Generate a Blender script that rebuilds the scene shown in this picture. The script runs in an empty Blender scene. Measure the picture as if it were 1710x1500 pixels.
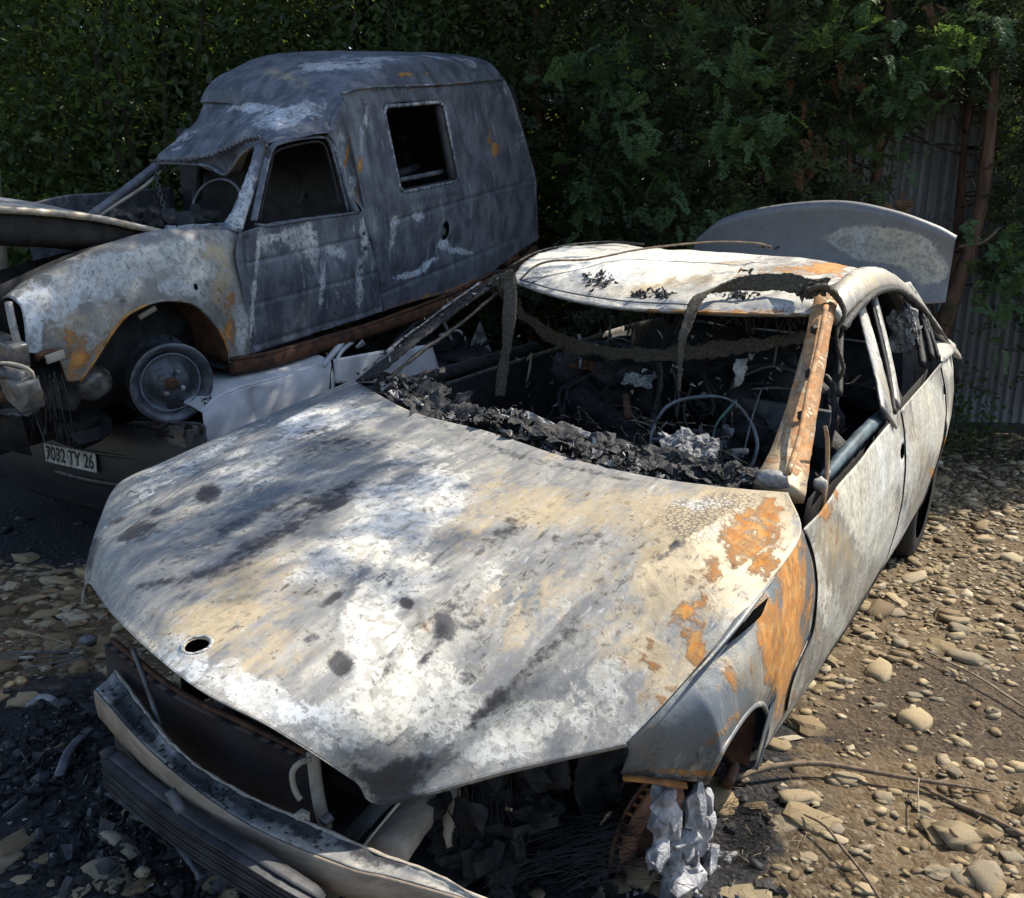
import bpy, bmesh, math, random
import numpy as np
from mathutils import Vector, Matrix, noise as mnoise

random.seed(7); RNG = np.random.default_rng(7)
scene = bpy.context.scene
COL = scene.collection
R_ = math.radians

# ------------------------------------------------------------------ camera
CAM_H = 1.4867
CAM_R = np.array([[0.99954, -0.03032, 0.0], [0.0070086, 0.2310487, -0.9729169], [0.0294987, 0.9724696, 0.2311552]])
CAM_F, CAM_CX, CAM_CY, PW, PH = 1563.0, 915.5, 775.24, 1710.0, 1500.0
cam_d = bpy.data.cameras.new('camera'); cam = bpy.data.objects.new('camera', cam_d); COL.objects.link(cam)
cam.matrix_world = Matrix([list(CAM_R[0]) + [0], list(CAM_R[1]) + [0], list(CAM_R[2]) + [CAM_H], [0, 0, 0, 1]])
cam_d.sensor_fit = 'HORIZONTAL'; cam_d.sensor_width = 36.0
cam_d.lens = 36.0 * CAM_F / PW
cam_d.shift_x = (PW / 2 - CAM_CX) / PW; cam_d.shift_y = (CAM_CY - PH / 2) / PW
cam_d.clip_start = 0.05; cam_d.clip_end = 900
scene.camera = cam

# ------------------------------------------------------------------ light
SUN_AZ, SUN_EL = 62.0, 50.0          # azimuth clockwise from +Y
world = bpy.data.worlds.new('World'); scene.world = world; world.use_nodes = True
wn = world.node_tree.nodes; wl = world.node_tree.links
sky = wn.new('ShaderNodeTexSky'); sky.sky_type = 'NISHITA'; sky.sun_disc = False
sky.sun_elevation = R_(SUN_EL); sky.sun_rotation = R_(SUN_AZ)
wn['Background'].inputs['Strength'].default_value = 0.15
wl.new(sky.outputs[0], wn['Background'].inputs['Color'])
sun_d = bpy.data.lights.new('sun', 'SUN'); sun_d.energy = 4.9; sun_d.angle = R_(0.53); sun_d.color = (1, 0.925, 0.79)
sun = bpy.data.objects.new('sun', sun_d); COL.objects.link(sun)
SDIR = np.array([math.sin(R_(SUN_AZ)) * math.cos(R_(SUN_EL)), math.cos(R_(SUN_AZ)) * math.cos(R_(SUN_EL)), math.sin(R_(SUN_EL))])
sun.rotation_euler = Vector(SDIR).to_track_quat('Z', 'Y').to_euler()
scene.view_settings.view_transform = 'Standard'; scene.view_settings.look = 'None'
scene.view_settings.gamma = 1; scene.view_settings.exposure = 0.64

# ------------------------------------------------------------------ frames (a thing's own coordinate system)
class Frame:
    def __init__(s, o, M): s.o = np.array(o, float); s.M = np.array(M, float)
    def w(s, p): return s.o + np.asarray(p, float) @ s.M.T
    def mat(s):
        M = s.M; o = s.o
        return Matrix([[M[0][0], M[0][1], M[0][2], o[0]], [M[1][0], M[1][1], M[1][2], o[1]], [M[2][0], M[2][1], M[2][2], o[2]], [0, 0, 0, 1]])
CAR = Frame([-0.25183, 2.54682, -0.12040], [[0.867718, 0.496885, 0.0130602], [-0.4950198, 0.8662399, -0.0677042], [-0.0449545, 0.052283, 0.99762]])
VAN = Frame([-2.37486, 4.53888, 0.88932], [[0.876336, 0.481692, 0.002773], [-0.474913, 0.864938, -0.162299], [-0.080576, 0.140911, 0.986738]])
_y = R_(-29.1)
WHC = Frame([-2.33, 4.5, 0], [[math.cos(_y), -math.sin(_y), 0], [math.sin(_y), math.cos(_y), 0], [0, 0, 1]])
WLD = Frame([0, 0, 0], np.eye(3))
CPOS = np.array([0, 0, CAM_H])
def at(fr, u, v, ax, val):
    """measure: where the line of sight through photo pixel (u,v) meets a plane ax=val of a frame (local coordinates)"""
    d = CAM_R @ np.array([(u - CAM_CX) / CAM_F, -(v - CAM_CY) / CAM_F, -1.0])
    c = fr.M.T @ (CPOS - fr.o); d = fr.M.T @ d
    if isinstance(ax, int): t = (val - c[ax]) / d[ax]
    else: n = np.array(ax, float); t = (val - n @ c) / (n @ d)
    return c + t * d
def project(fr, P):
    W = fr.w(P) - CPOS; d = W @ CAM_R
    z = np.maximum(-d[:, 2], 0.05)
    return np.stack([CAM_CX + CAM_F * d[:, 0] / z, CAM_CY - CAM_F * d[:, 1] / z], 1)

# ------------------------------------------------------------------ object helpers
def mesh_data(name, V, F, smooth=True, mat=None):
    me = bpy.data.meshes.new(name)
    me.from_pydata([tuple(map(float, v)) for v in V], [], [tuple(map(int, f)) for f in F])
    if smooth: me.polygons.foreach_set('use_smooth', [True] * len(me.polygons))
    if mat: me.materials.append(mat)
    me.update(); return me
def big_mesh(name, V, loops, nper, mat=None, smooth=False):
    """fast mesh from arrays; every face has nper corners"""
    V = np.asarray(V, np.float32); loops = np.asarray(loops, np.int32).ravel(); nf = len(loops) // nper
    me = bpy.data.meshes.new(name); me.vertices.add(len(V)); me.vertices.foreach_set('co', V.ravel())
    me.loops.add(len(loops)); me.loops.foreach_set('vertex_index', loops)
    me.polygons.add(nf); me.polygons.foreach_set('loop_start', np.arange(nf, dtype=np.int32) * nper)
    me.polygons.foreach_set('loop_total', np.full(nf, nper, np.int32))
    if smooth: me.polygons.foreach_set('use_smooth', np.ones(nf, bool))
    me.update(calc_edges=True); me.validate()
    if mat: me.materials.append(mat)
    return me
def link(name, me, parent=None, kind=None):
    o = bpy.data.objects.new(name, me); COL.objects.link(o)
    if parent: o.parent = parent
    if kind: o['kind'] = kind
    return o
def tag(o, label, cat, group=None):
    o['label'] = label; o['category'] = cat
    if group: o['group'] = group
    return o
def thing(name, label, cat, frame=None, group=None, loc=None):
    o = bpy.data.objects.new(name, None); COL.objects.link(o); o.empty_display_size = .1
    if frame: o.matrix_world = frame.mat()
    if loc is not None: o.location = loc
    return tag(o, label, cat, group)
def solid(o, t=.002, off=-1):
    m = o.modifiers.new('thickness', 'SOLIDIFY'); m.thickness = t; m.offset = off; return o
def bevel(o, w=.003, s=2):
    m = o.modifiers.new('bevel', 'BEVEL'); m.width = w; m.segments = s; m.limit_method = 'ANGLE'; return o

def catmull(P, n, closed=False):
    """n samples along control points by index"""
    P = np.asarray(P, float); k = len(P)
    if k == 2 and not closed: t = np.linspace(0, 1, n)[:, None]; return P[0] * (1 - t) + P[1] * t
    if closed: Q = np.vstack([P[-1], P, P[0], P[1]]); T = np.linspace(0, k, n, endpoint=False)
    else: Q = np.vstack([2 * P[0] - P[1], P, 2 * P[-1] - P[-2]]); T = np.linspace(0, k - 1, n)
    i = np.minimum(T.astype(int), (k if closed else k - 1) - 1); f = (T - i)[:, None]
    a, b, c, d = Q[i], Q[i + 1], Q[i + 2], Q[i + 3]
    return .5 * (2 * b + (c - a) * f + (2 * a - 5 * b + 4 * c - d) * f * f + (3 * b - a - 3 * c + d) * f ** 3)
def arc(P, n):
    """n samples spread evenly by length"""
    D = catmull(P, 40 * len(P)); s = np.r_[0, np.cumsum(np.linalg.norm(np.diff(D, axis=0), axis=1))]
    t = np.linspace(0, s[-1], n); return np.stack([np.interp(t, s, D[:, k]) for k in range(D.shape[1])], 1)
def net(rows, nu, nv, byarc=False):
    """control rows -> dense grid (nv rows x nu columns x 3)"""
    A = np.array([(arc if byarc else catmull)(r, nu) for r in rows])
    return np.stack([catmull(A[:, j], nv) for j in range(nu)], 1)
def fbm(P, scale, oct=4, seed=0.0, stretch=(1, 1, 1)):
    out = np.empty(len(P)); s = np.array(stretch) * scale
    for i, p in enumerate(P):
        q = Vector((p[0] * s[0] + seed, p[1] * s[1] - seed, p[2] * s[2] + seed * .7))
        out[i] = mnoise.fractal(q, .9, 2.1, oct)
    return out
def grid_faces(nv, nu):
    F = []
    for i in range(nv - 1):
        for j in range(nu - 1):
            a = i * nu + j; F.append((a, a + 1, a + nu + 1, a + nu))
    return F
def grid_obj(name, G, mat, parent, frame=None, holes=(), skip=None, flip=False, thick=.002, paint=None, base=None, kind=None, off=-1):
    nv, nu, _ = G.shape; V = G.reshape(-1, 3).copy(); F = grid_faces(nv, nu)
    if skip is not None: F = [f for k, f in enumerate(F) if not skip(k // (nu - 1), k % (nu - 1))]
    for (c, ra, rb, ea, eb) in holes:          # round holes: centre, radii, two unit axes in the surface
        c = np.array(c); a = (V - c) @ np.array(ea) / ra; b = (V - c) @ np.array(eb) / rb
        nrm = np.cross(ea, eb); dd = np.abs((V - c) @ nrm); r = np.hypot(a, b); near = dd < max(ra, rb) * 2
        keep = []; bd = set()
        for f in F:
            cen = np.mean(r[list(f)])
            if cen < 1 and all(near[list(f)]): bd.update(f)
            else: keep.append(f)
        F = keep; used = set(v for f in F for v in f)
        for v in bd & used:
            k = 1 / max(r[v], 1e-3)
            V[v] += (k - 1) * (a[v] * ra * np.array(ea) + b[v] * rb * np.array(eb))
    used = sorted(set(v for f in F for v in f)); mp = {v: i for i, v in enumerate(used)}
    V = V[used]; F = [tuple(mp[v] for v in f) for f in F]
    if flip: F = [f[::-1] for f in F]
    me = mesh_data(name, V, F, True, mat); o = link(name, me, parent, kind)
    if thick: solid(o, thick, off)
    colour(me, V, frame, paint, base)
    return o
def colour(me, V, frame, paint=None, base=None):
    """stains and some painted shade, stored as two colour attributes: p1 = rust, soot, ash ; p2 = bluegrey, tan, crackle"""
    n = len(V); A = np.zeros((n, 6)); A[:] = base if base is not None else (0, 0, .3, .3, .3, 0)
    if paint:
        uv = project(frame, V)
        for b in paint:
            ch, u, v, ru, rv, ang, st = b
            if ch == 2: st *= 1.15 if frame is VAN else 1.35
            if ch == 1: st *= 1.3
            if ch == 4: st *= .8
            if ch == 0 and frame is CAR: st *= (.95 if u > 1300 or v > 1040 else .72)
            c, s = math.cos(R_(ang)), math.sin(R_(ang))
            dx, dy = uv[:, 0] - u, uv[:, 1] - v
            q = ((dx * c - dy * s) / ru) ** 2 + ((dx * s + dy * c) / rv) ** 2
            A[:, ch] += st * np.exp(-1.1 * q ** 1.5)
    A = np.clip(A, 0, 1.4)
    for k, nm in enumerate(('p1', 'p2')):
        at_ = me.color_attributes.new(nm, 'FLOAT_COLOR', 'POINT')
        C = np.ones((n, 4), np.float32); C[:, :3] = A[:, 3 * k:3 * k + 3]; at_.data.foreach_set('color', C.ravel())

def frames_along(P, up=None):
    T = np.gradient(P, axis=0); T /= np.linalg.norm(T, axis=1)[:, None] + 1e-12
    N = np.empty_like(P); ref = np.array(up if up is not None else ((0, 0, 1) if abs(T[0][2]) < .9 else (1, 0, 0)), float)
    for i in range(len(P)):
        n = ref - T[i] * (ref @ T[i])
        if np.linalg.norm(n) < 1e-3: n = np.cross(T[i], [1, .3, .2])
        N[i] = n / np.linalg.norm(n)
        if up is None: ref = N[i]
    return T, N, np.cross(T, N)
def sweep_vf(P, w, h=None, up=None, n=24, sec=8, sq=1.0, smooth=True, jitter=0):
    """tube: w across, h along 'up'; w/h may be arrays; sq>1 squares the section"""
    P = (arc(P, n) if smooth else np.asarray(P, float)); n = len(P)
    h = w if h is None else h
    w = np.interp(np.linspace(0, 1, n), np.linspace(0, 1, len(np.atleast_1d(w))), np.atleast_1d(w)) if np.ndim(w) else np.full(n, w)
    h = np.interp(np.linspace(0, 1, n), np.linspace(0, 1, len(np.atleast_1d(h))), np.atleast_1d(h)) if np.ndim(h) else np.full(n, h)
    T, N, B = frames_along(P, up); V = []; F = []
    a = np.linspace(0, 2 * math.pi, sec, endpoint=False) + math.pi / sec
    ca, sa = np.cos(a), np.sin(a)
    if sq > 1: k = 1 / np.maximum(abs(ca), abs(sa)); k = 1 + (k - 1) * (sq - 1); ca, sa = ca * k, sa * k
    for i in range(n):
        for j in range(sec): V.append(P[i] + B[i] * ca[j] * w[i] / 2 + N[i] * sa[j] * h[i] / 2)
    V = np.array(V)
    if jitter: V += (RNG.random(V.shape) - .5) * jitter
    for i in range(n - 1):
        for j in range(sec): a_ = i * sec + j; b_ = i * sec + (j + 1) % sec; F.append((a_, a_ + sec, b_ + sec, b_))
    F.append(tuple(range(sec))); F.append(tuple(range((n - 1) * sec, n * sec))[::-1])
    return V, F
def merge(parts):
    V = []; F = []; o = 0
    for v, f in parts: V += [tuple(x) for x in v]; F += [tuple(i + o for i in q) for q in f]; o += len(v)
    return np.array(V), F
def vf_obj(name, VF, mat, parent, smooth=True, frame=None, paint=None, base=None, kind=None, bev=0):
    V, F = VF; me = mesh_data(name, V, F, smooth, mat); o = link(name, me, parent, kind)
    if base is not None or paint: colour(me, V, frame, paint, base)
    if smooth: me.shade_smooth() if hasattr(me, 'shade_smooth') else None
    if bev: bevel(o, bev)
    return o
def sweep(name, P, w, mat, parent, h=None, up=None, n=24, sec=8, sq=1.0, smooth=True, jitter=0, **k):
    return vf_obj(name, sweep_vf(P, w, h, up, n, sec, sq, smooth, jitter), mat, parent, **k)
def box_vf(c, s, M=None):
    c = np.array(c, float); s = np.array(s, float) / 2
    V = np.array([(x, y, z) for x in (-1, 1) for y in (-1, 1) for z in (-1, 1)]) * s
    if M is not None: V = V @ np.array(M).T
    F = [(0, 1, 3, 2), (4, 6, 7, 5), (0, 4, 5, 1), (2, 3, 7, 6), (0, 2, 6, 4), (1, 5, 7, 3)]
    return V + c, F
def rotm(rx, ry, rz):
    return np.array((Matrix.Rotation(rz, 3, 'Z') @ Matrix.Rotation(ry, 3, 'Y') @ Matrix.Rotation(rx, 3, 'X')))
def ico_vf(r=1, sub=1):
    bm = bmesh.new(); bmesh.ops.create_icosphere(bm, subdivisions=sub, radius=r); bm.verts.ensure_lookup_table()
    V = np.array([v.co[:] for v in bm.verts]); F = [tuple(v.index for v in f.verts) for f in bm.faces]; bm.free(); return V, F
def lathe_vf(prof, axis_n=28):
    """profile list (x along axis, r); axis = local x"""
    V = []; F = []; m = len(prof)
    for i in range(axis_n):
        a = 2 * math.pi * i / axis_n
        for x, r in prof: V.append((x, r * math.cos(a), r * math.sin(a)))
    for i in range(axis_n):
        for j in range(m - 1):
            a = i * m + j; b = ((i + 1) % axis_n) * m + j; F.append((a, a + 1, b + 1, b))
    return np.array(V), F
def place(VF, c, M=None, s=1):
    V, F = VF; V = np.asarray(V) * s
    if M is not None: V = V @ np.array(M).T
    return V + np.array(c), F
ICO1 = ico_vf(1, 1); ICO2 = ico_vf(1, 2); ICO3 = ico_vf(1, 3)
def lump_vf(c, s, amp=.3, scale=1.6, src=None, seed=None):
    V, F = src or ICO2; sd = seed if seed is not None else random.uniform(0, 99)
    k = 1 + amp * fbm(V, scale, 3, sd)
    return V * k[:, None] * np.array(s) + np.array(c), F
def shard_vf(c, size, flat=.12):
    """a crumpled flake"""
    n = random.randint(4, 6); M = rotm(random.gauss(0, .7), random.gauss(0, .7), random.uniform(0, 6.3))
    a = sorted(random.uniform(0, 6.28) for _ in range(n)); t = size * flat
    top = [(size * random.uniform(.5, 1) * math.cos(q), size * random.uniform(.3, .8) * math.sin(q), random.gauss(0, size * .15)) for q in a]
    V = np.array([(x, y, z + t / 2) for x, y, z in top] + [(x * .9, y * .9, z - t / 2) for x, y, z in top])
    F = [tuple(range(n)), tuple(range(n, 2 * n))[::-1]] + [(i, i + n, (i + 1) % n + n, (i + 1) % n) for i in range(n)]
    return V @ M.T + np.array(c), F
# ------------------------------------------------------------------ materials
class NT:
    def __init__(s, name):
        s.m = bpy.data.materials.new(name); s.m.use_nodes = True; s.t = s.m.node_tree; s.n = s.t.nodes; s.l = s.t.links
        s.b = s.n['Principled BSDF']; s.b.inputs['Specular IOR Level'].default_value = .3
    def set(s, sock, v):
        if isinstance(v, bpy.types.NodeSocket): s.l.new(v, sock)
        elif isinstance(v, (tuple, list)) and len(v) == 3 and sock.type == 'RGBA': sock.default_value = (*v, 1)
        else: sock.default_value = v
    def node(s, t, **k):
        n = s.n.new(t)
        for a, v in k.items(): setattr(n, a, v)
        return n
    def coord(s, scale=(1, 1, 1), kind='Object', rot=(0, 0, 0)):
        c = s.node('ShaderNodeTexCoord'); m = s.node('ShaderNodeMapping'); m.inputs['Scale'].default_value = scale; m.inputs['Rotation'].default_value = rot
        s.l.new(c.outputs[kind], m.inputs[0]); return m.outputs[0]
    def noise(s, sc, det=5, rough=.6, vec=None, dist=0, w=None):
        n = s.node('ShaderNodeTexNoise'); n.inputs['Scale'].default_value = sc; n.inputs['Detail'].default_value = det
        n.inputs['Roughness'].default_value = rough; n.inputs['Distortion'].default_value = dist
        if vec is not None: s.l.new(vec, n.inputs['Vector'])
        return n.outputs['Fac']
    def voro(s, sc, vec=None, feat='DISTANCE_TO_EDGE', out='Distance', rnd=1):
        n = s.node('ShaderNodeTexVoronoi'); n.feature = feat; n.inputs['Scale'].default_value = sc; n.inputs['Randomness'].default_value = rnd
        if vec is not None: s.l.new(vec, n.inputs['Vector'])
        return n.outputs[out]
    def math(s, op, a, b=0, c=0, clamp=False):
        n = s.node('ShaderNodeMath', operation=op, use_clamp=clamp); s.set(n.inputs[0], a); s.set(n.inputs[1], b); s.set(n.inputs[2], c); return n.outputs[0]
    def step(s, v, lo, hi, a=0., b=1.):
        n = s.node('ShaderNodeMapRange', interpolation_type='SMOOTHSTEP'); s.set(n.inputs[0], v)
        for i, q in enumerate((lo, hi, a, b)): s.set(n.inputs[i + 1], q)
        return n.outputs[0]
    def mix(s, f, a, b, mode='MIX'):
        n = s.node('ShaderNodeMix', data_type='RGBA', blend_type=mode); s.set(n.inputs[0], f); s.set(n.inputs[6], a); s.set(n.inputs[7], b); return n.outputs[2]
    def attr(s, name):
        a = s.node('ShaderNodeAttribute', attribute_name=name); sp = s.node('ShaderNodeSeparateColor'); s.l.new(a.outputs['Color'], sp.inputs[0]); return sp.outputs
    def bump(s, h, st=.3, d=.01, nrm=None):
        n = s.node('ShaderNodeBump'); n.inputs['Strength'].default_value = st; n.inputs['Distance'].default_value = d; s.set(n.inputs['Height'], h)
        if nrm is not None: s.l.new(nrm, n.inputs['Normal'])
        return n.outputs[0]
    def out(s, col=None, rough=None, metal=None, nrm=None, **k):
        for nm, v in (('Base Color', col), ('Roughness', rough), ('Metallic', metal), ('Normal', nrm)):
            if v is not None: s.set(s.b.inputs[nm], v)
        return s.m

def burnt(name, stretch=(1, 1, 1), cA=(.30, .30, .29), cB=(.15, .155, .165), ash=(.70, .69, .66), grey=(.14, .16, .175), rust=(.60, .245, .050), fine=1.0, metal=.25, sdir=(5, .4, 5), cks=75, spec=.42):
    t = NT(name); v = t.coord(); vs = t.coord(stretch)
    big = t.noise(2.6, 7, .62, vs, .4); mid = t.noise(9, 6, .65, vs, .3); fin = t.noise(46, 4, .6, v); spk = t.noise(150, 3, .6, v)
    pit = t.noise(72, 2, .5, v); stk = t.noise(11, 5, .7, t.coord(sdir)); tone = t.noise(1.9, 4, .5, v)
    rn = t.noise(7.5, 8, .66, vs, .8); r2 = t.noise(26, 6, .6, v, .5)
    p1 = t.attr('p1'); p2 = t.attr('p2')
    nz = lambda a, k: t.math('MULTIPLY', t.math('SUBTRACT', a, .5), k)
    add = lambda a, b: t.math('ADD', a, b)
    col = t.mix(t.step(mid, .38, .62), cB, cA)
    gm = t.step(add(p2[0], add(nz(big, 1.6), nz(r2, .5))), .50, .62)
    col = t.mix(gm, col, grey)
    tm = t.step(add(p2[1], add(nz(rn, 1.6), add(nz(r2, .6), nz(fin, .9)))), .32, .86)
    col = t.mix(tm, col, t.mix(r2, (.58, .48, .31), (.33, .25, .155)))
    am = t.step(add(p1[2], add(nz(big, 1.5), add(nz(mid, 1.5), add(nz(fin, .8), nz(r2, .7))))), .36, .84)
    amv = add(p1[2], add(nz(big, 1.5), add(nz(mid, 1.5), add(nz(r2, 1.5), nz(fin, 1.3)))))
    am = add(t.math('MULTIPLY', am, .50), t.math('MULTIPLY', t.step(amv, .585, .625), .50))
    am = t.math('MULTIPLY', am, t.math('SUBTRACT', 1.0, t.math('MULTIPLY', t.step(fin, .50, .62), .45)))
    warm = t.mix(t.step(tone, .38, .62), (ash[0], ash[1] * .95, ash[2] * .82), (ash[0] * .93, ash[1] * .98, ash[2] * 1.04))
    col = t.mix(am, col, t.mix(t.step(mid, .35, .65), warm, (ash[0] * .68, ash[1] * .67, ash[2] * .64)))
    col = t.mix(t.math('MULTIPLY', t.step(stk, .55, .70), .60 * fine), col, (.085, .08, .075))
    col = t.mix(t.math('MULTIPLY', t.step(stk, .42, .30), .35 * fine), col, ash)
    col = t.mix(t.math('MULTIPLY', t.step(pit, .60, .68), t.math('MULTIPLY', t.step(mid, .40, .60), .70 * fine)), col, (.10, .075, .055))
    ck = t.voro(cks, t.coord((1, 1, 1)), 'DISTANCE_TO_EDGE'); ckm = t.math('MULTIPLY', t.step(ck, .16, .05), t.step(add(p2[2], nz(mid, 1.6)), .4, .7))
    col = t.mix(t.math('MULTIPLY', ckm, .8), col, (.10, .085, .075))
    # rust: bright orange cores with brown rims
    rv = add(p1[0], add(nz(rn, 1.7), add(nz(r2, .9), nz(fin, .45))))
    col = t.mix(t.step(rv, .32, .58), col, t.mix(r2, (.34, .20, .10), (.16, .085, .04)))
    col = t.mix(t.math('MULTIPLY', t.step(rv, .50, .64), t.step(stk, .30, .50, .45, 1.)), col, t.mix(t.step(r2, .35, .65), t.mix(t.step(fin, .4, .6), rust, (rust[0], rust[1] * 1.4, rust[2] * 2)), tuple(c * .62 for c in rust)))
    # pinholes and flecks
    fl = t.math('MULTIPLY', t.step(spk, .62, .70), t.step(mid, .45, .6)); col = t.mix(t.math('MULTIPLY', fl, .75 * fine), col, (.06, .055, .05))
    col = t.mix(t.math('MULTIPLY', t.step(fin, .35, .68), .28), col, tuple(c * .45 for c in cA))
    sv = add(p1[1], add(nz(mid, 1.7), add(nz(fin, 1.1), add(nz(r2, 1.0), nz(big, .5)))))
    col = t.mix(t.math('MULTIPLY', t.step(sv, .34, .98), .94), col, (.040, .041, .047))
    cr = t.math('MULTIPLY', t.step(add(stk, add(t.math('MULTIPLY', p1[1], .22), t.math('MULTIPLY', nz(fin, .5), .5))), .69, .74), .6 * fine); col = t.mix(cr, col, (.045, .042, .042))
    hgt = add(t.math('MULTIPLY', am, .6), add(t.math('MULTIPLY', fin, .5), add(t.math('MULTIPLY', spk, .25), t.math('MULTIPLY', t.step(rv, .42, .56), .8))))
    rough = t.step(add(am, t.step(rv, .42, .56)), 0, 1, .50, .85)
    m = t.out(col, rough, t.math('MULTIPLY', t.math('SUBTRACT', 1.0, am, clamp=True), metal), t.bump(hgt, .40, .003, t.bump(r2, .22, .008)))
    t.b.inputs['Specular IOR Level'].default_value = spec
    return m
M = {}
M['hood'] = burnt('burnt hood steel', (1.9, .55, 1.9), cA=(.36, .345, .305), cB=(.20, .20, .20), ash=(.71, .705, .685), metal=.06, spec=.2)
M['sedan'] = burnt('burnt sedan steel', (1, 1, .35), sdir=(1, 3, .4), cA=(.38, .355, .30), cB=(.23, .225, .21), ash=(.60, .59, .54))
M['roof'] = burnt('burnt roof steel', (1.5, .6, 1), cA=(.55, .53, .48), cB=(.36, .35, .33), ash=(.80, .78, .72))
M['pillar'] = burnt('rusted pillar steel', (1, 1, .25), sdir=(3, 3, .6), cA=(.42, .29, .17), cB=(.26, .18, .11), ash=(.58, .50, .38), rust=(.58, .29, .12))
M['van'] = burnt('burnt van steel', (1, 1, .6), cA=(.165, .18, .21), cB=(.07, .078, .098), ash=(.64, .67, .72), grey=(.12, .135, .165), metal=.2, sdir=(1.2, 3, .5))
M['vanf'] = burnt('burnt van wing steel', (1, 1, .8), cA=(.30, .29, .26), cB=(.18, .18, .17), ash=(.60, .63, .66), grey=(.2, .21, .22), sdir=(1.2, 1, 1))
M['lid'] = burnt('grey boot lid paint', (1, 1, 1), cA=(.20, .20, .21), cB=(.165, .167, .175), ash=(.52, .50, .45), grey=(.175, .178, .19), fine=.25, metal=.1)
def simple(name, c1, c2=None, sc=20, rough=.8, metal=0, bump=.3, spec=.3, stretch=(1, 1, 1), det=6, d=.01):
    t = NT(name); v = t.coord(stretch); n = t.noise(sc, det, .65, v, .3)
    col = t.mix(t.step(n, .35, .65), c1, c2 or tuple(c * .6 for c in c1))
    m = t.out(col, rough, metal, t.bump(n, bump, d)); t.b.inputs['Specular IOR Level'].default_value = spec; return m
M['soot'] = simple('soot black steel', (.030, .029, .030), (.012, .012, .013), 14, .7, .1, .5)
M['char'] = simple('charred plastic', (.030, .028, .028), (.010, .010, .010), 50, .62, 0, .9, .4)
M['ashgrey'] = simple('ash flakes', (.34, .33, .32), (.08, .08, .085), 22, .9, 0, .7)
M['ashpale'] = simple('pale ash', (.50, .48, .44), (.22, .21, .19), 26, .9, 0, .6)
M['cloth'] = simple('scorched webbing', (.13, .11, .08), (.05, .043, .033), 110, .95, 0, .8)
M['tyre'] = simple('tyre rubber', (.022, .022, .022), (.014, .014, .014), 30, .75)
M['rustdark'] = simple('dark rust', (.13, .06, .03), (.05, .028, .02), 18, .85, .1, .5)
M['rustorange'] = simple('orange rust', (.42, .17, .045), (.20, .085, .035), 20, .85, 0, .5)
M['discrust'] = simple('rusted disc', (.26,.135,.08), (.15,.07,.045), 16, .8, .1, .4)
M['ashdark'] = simple('dark ash crust', (.13,.13,.135), (.035,.035,.037), 30, .9, 0, .9)
M['rim'] = simple('bare steel rim', (.15,.165,.19), (.055,.06,.07), 12, .5, .4, .3)
M['bluering'] = simple('blue grey lit ring', (.22,.26,.33), (.12,.14,.18), 20, .6)
M['void'] = simple('hollow shade', (.006,.006,.006), (.004,.004,.004), 10, .95, 0, .1, 0)
M['alloy'] = simple('melted alloy', (.44, .44, .45), (.20, .20, .215), 22, .75, .1, 1.0, .4, d=.02)
M['beige'] = simple('heat bleached steel', (.42, .37, .30), (.27, .235, .19), 9, .75, .1, .3, stretch=(3, 1, 1))
M['beam'] = simple('bleached beam paint', (.33, .265, .20), (.20, .16, .12), 7, .7, .1, .35, stretch=(1, 4, 4))
M['steelgrey'] = simple('dull grey steel', (.15, .155, .165), (.075, .075, .08), 12, .55, .4, .3)
M['steeldark'] = simple('dark sooty steel', (.07, .07, .075), (.03, .03, .032), 10, .6, .3, .4)
M['green'] = simple('verdigris plastic', (.12, .20, .17), (.05, .08, .07), 30, .7)
M['white'] = simple('white car paint', (.68, .70, .72), (.46, .47, .48), 4.5, .4, 0, .05, .5, det=9)
M['lampgrime'] = simple('grimy grey lamp', (.22,.21,.19), (.08,.07,.06), 12, .45, .1, .4)
M['lamp'] = simple('grimy lamp lens', (.16, .15, .14), (.05, .045, .04), 9, .25, 0, .2, .6)
M['blackplastic'] = simple('black bumper plastic', (.022, .023, .026), (.014, .014, .016), 6, .5, 0, .2, .5)
M['plate'] = simple('soiled plate', (.52, .52, .50), (.30, .30, .29), 10, .6)
M['ink'] = simple('plate black', (.02, .02, .02), (.03, .03, .03), 10, .6)
M['bark'] = simple('bark', (.10, .075, .055), (.04, .03, .024), 22, .95, 0, .9, stretch=(1, 1, .2))
M['barkred'] = simple('reddish cypress bark', (.17, .095, .06), (.07, .042, .03), 20, .95, 0, .9, stretch=(1, 1, .15))
M['stick'] = simple('dry stick', (.20, .145, .10), (.10, .072, .05), 30, .9, 0, .5)
M['post'] = simple('weathered post', (.34, .28, .19), (.22, .18, .12), 12, .85)
M['tin'] = simple('galvanised sheet', (.30, .31, .33), (.21, .215, .23), 2.5, .6, .2, .1, stretch=(1, 1, .3))
M['bluesteel'] = simple('blue grey painted bar', (.09, .13, .15), (.045, .06, .07), 14, .5, .2, .4)
M['chain'] = simple('chain steel', (.16, .15, .15), (.07, .065, .065), 30, .5, .6, .3)
M['copper'] = simple('copper wire', (.16, .07, .04), (.06, .03, .02), 30, .6, .3)
M['deadleaf'] = simple('dead orange leaf', (.40, .16, .05), (.24, .09, .03), 20, .8)
def fins(name, c1, c2, sc, ax):
    t = NT(name); w = t.node('ShaderNodeTexWave', wave_type='BANDS', bands_direction=ax); w.inputs['Scale'].default_value = sc; w.inputs['Distortion'].default_value = .4; w.inputs['Detail'].default_value = 2
    t.l.new(t.coord(), w.inputs[0]); n = t.noise(4, 6, .6, t.coord())
    col = t.mix(t.step(n, .35, .7), c1, c2); col = t.mix(t.step(w.outputs[1], .2, .6), (.008, .008, .008), col)
    return t.out(col, .7, .2, t.bump(w.outputs[1], .8, .004))
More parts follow.
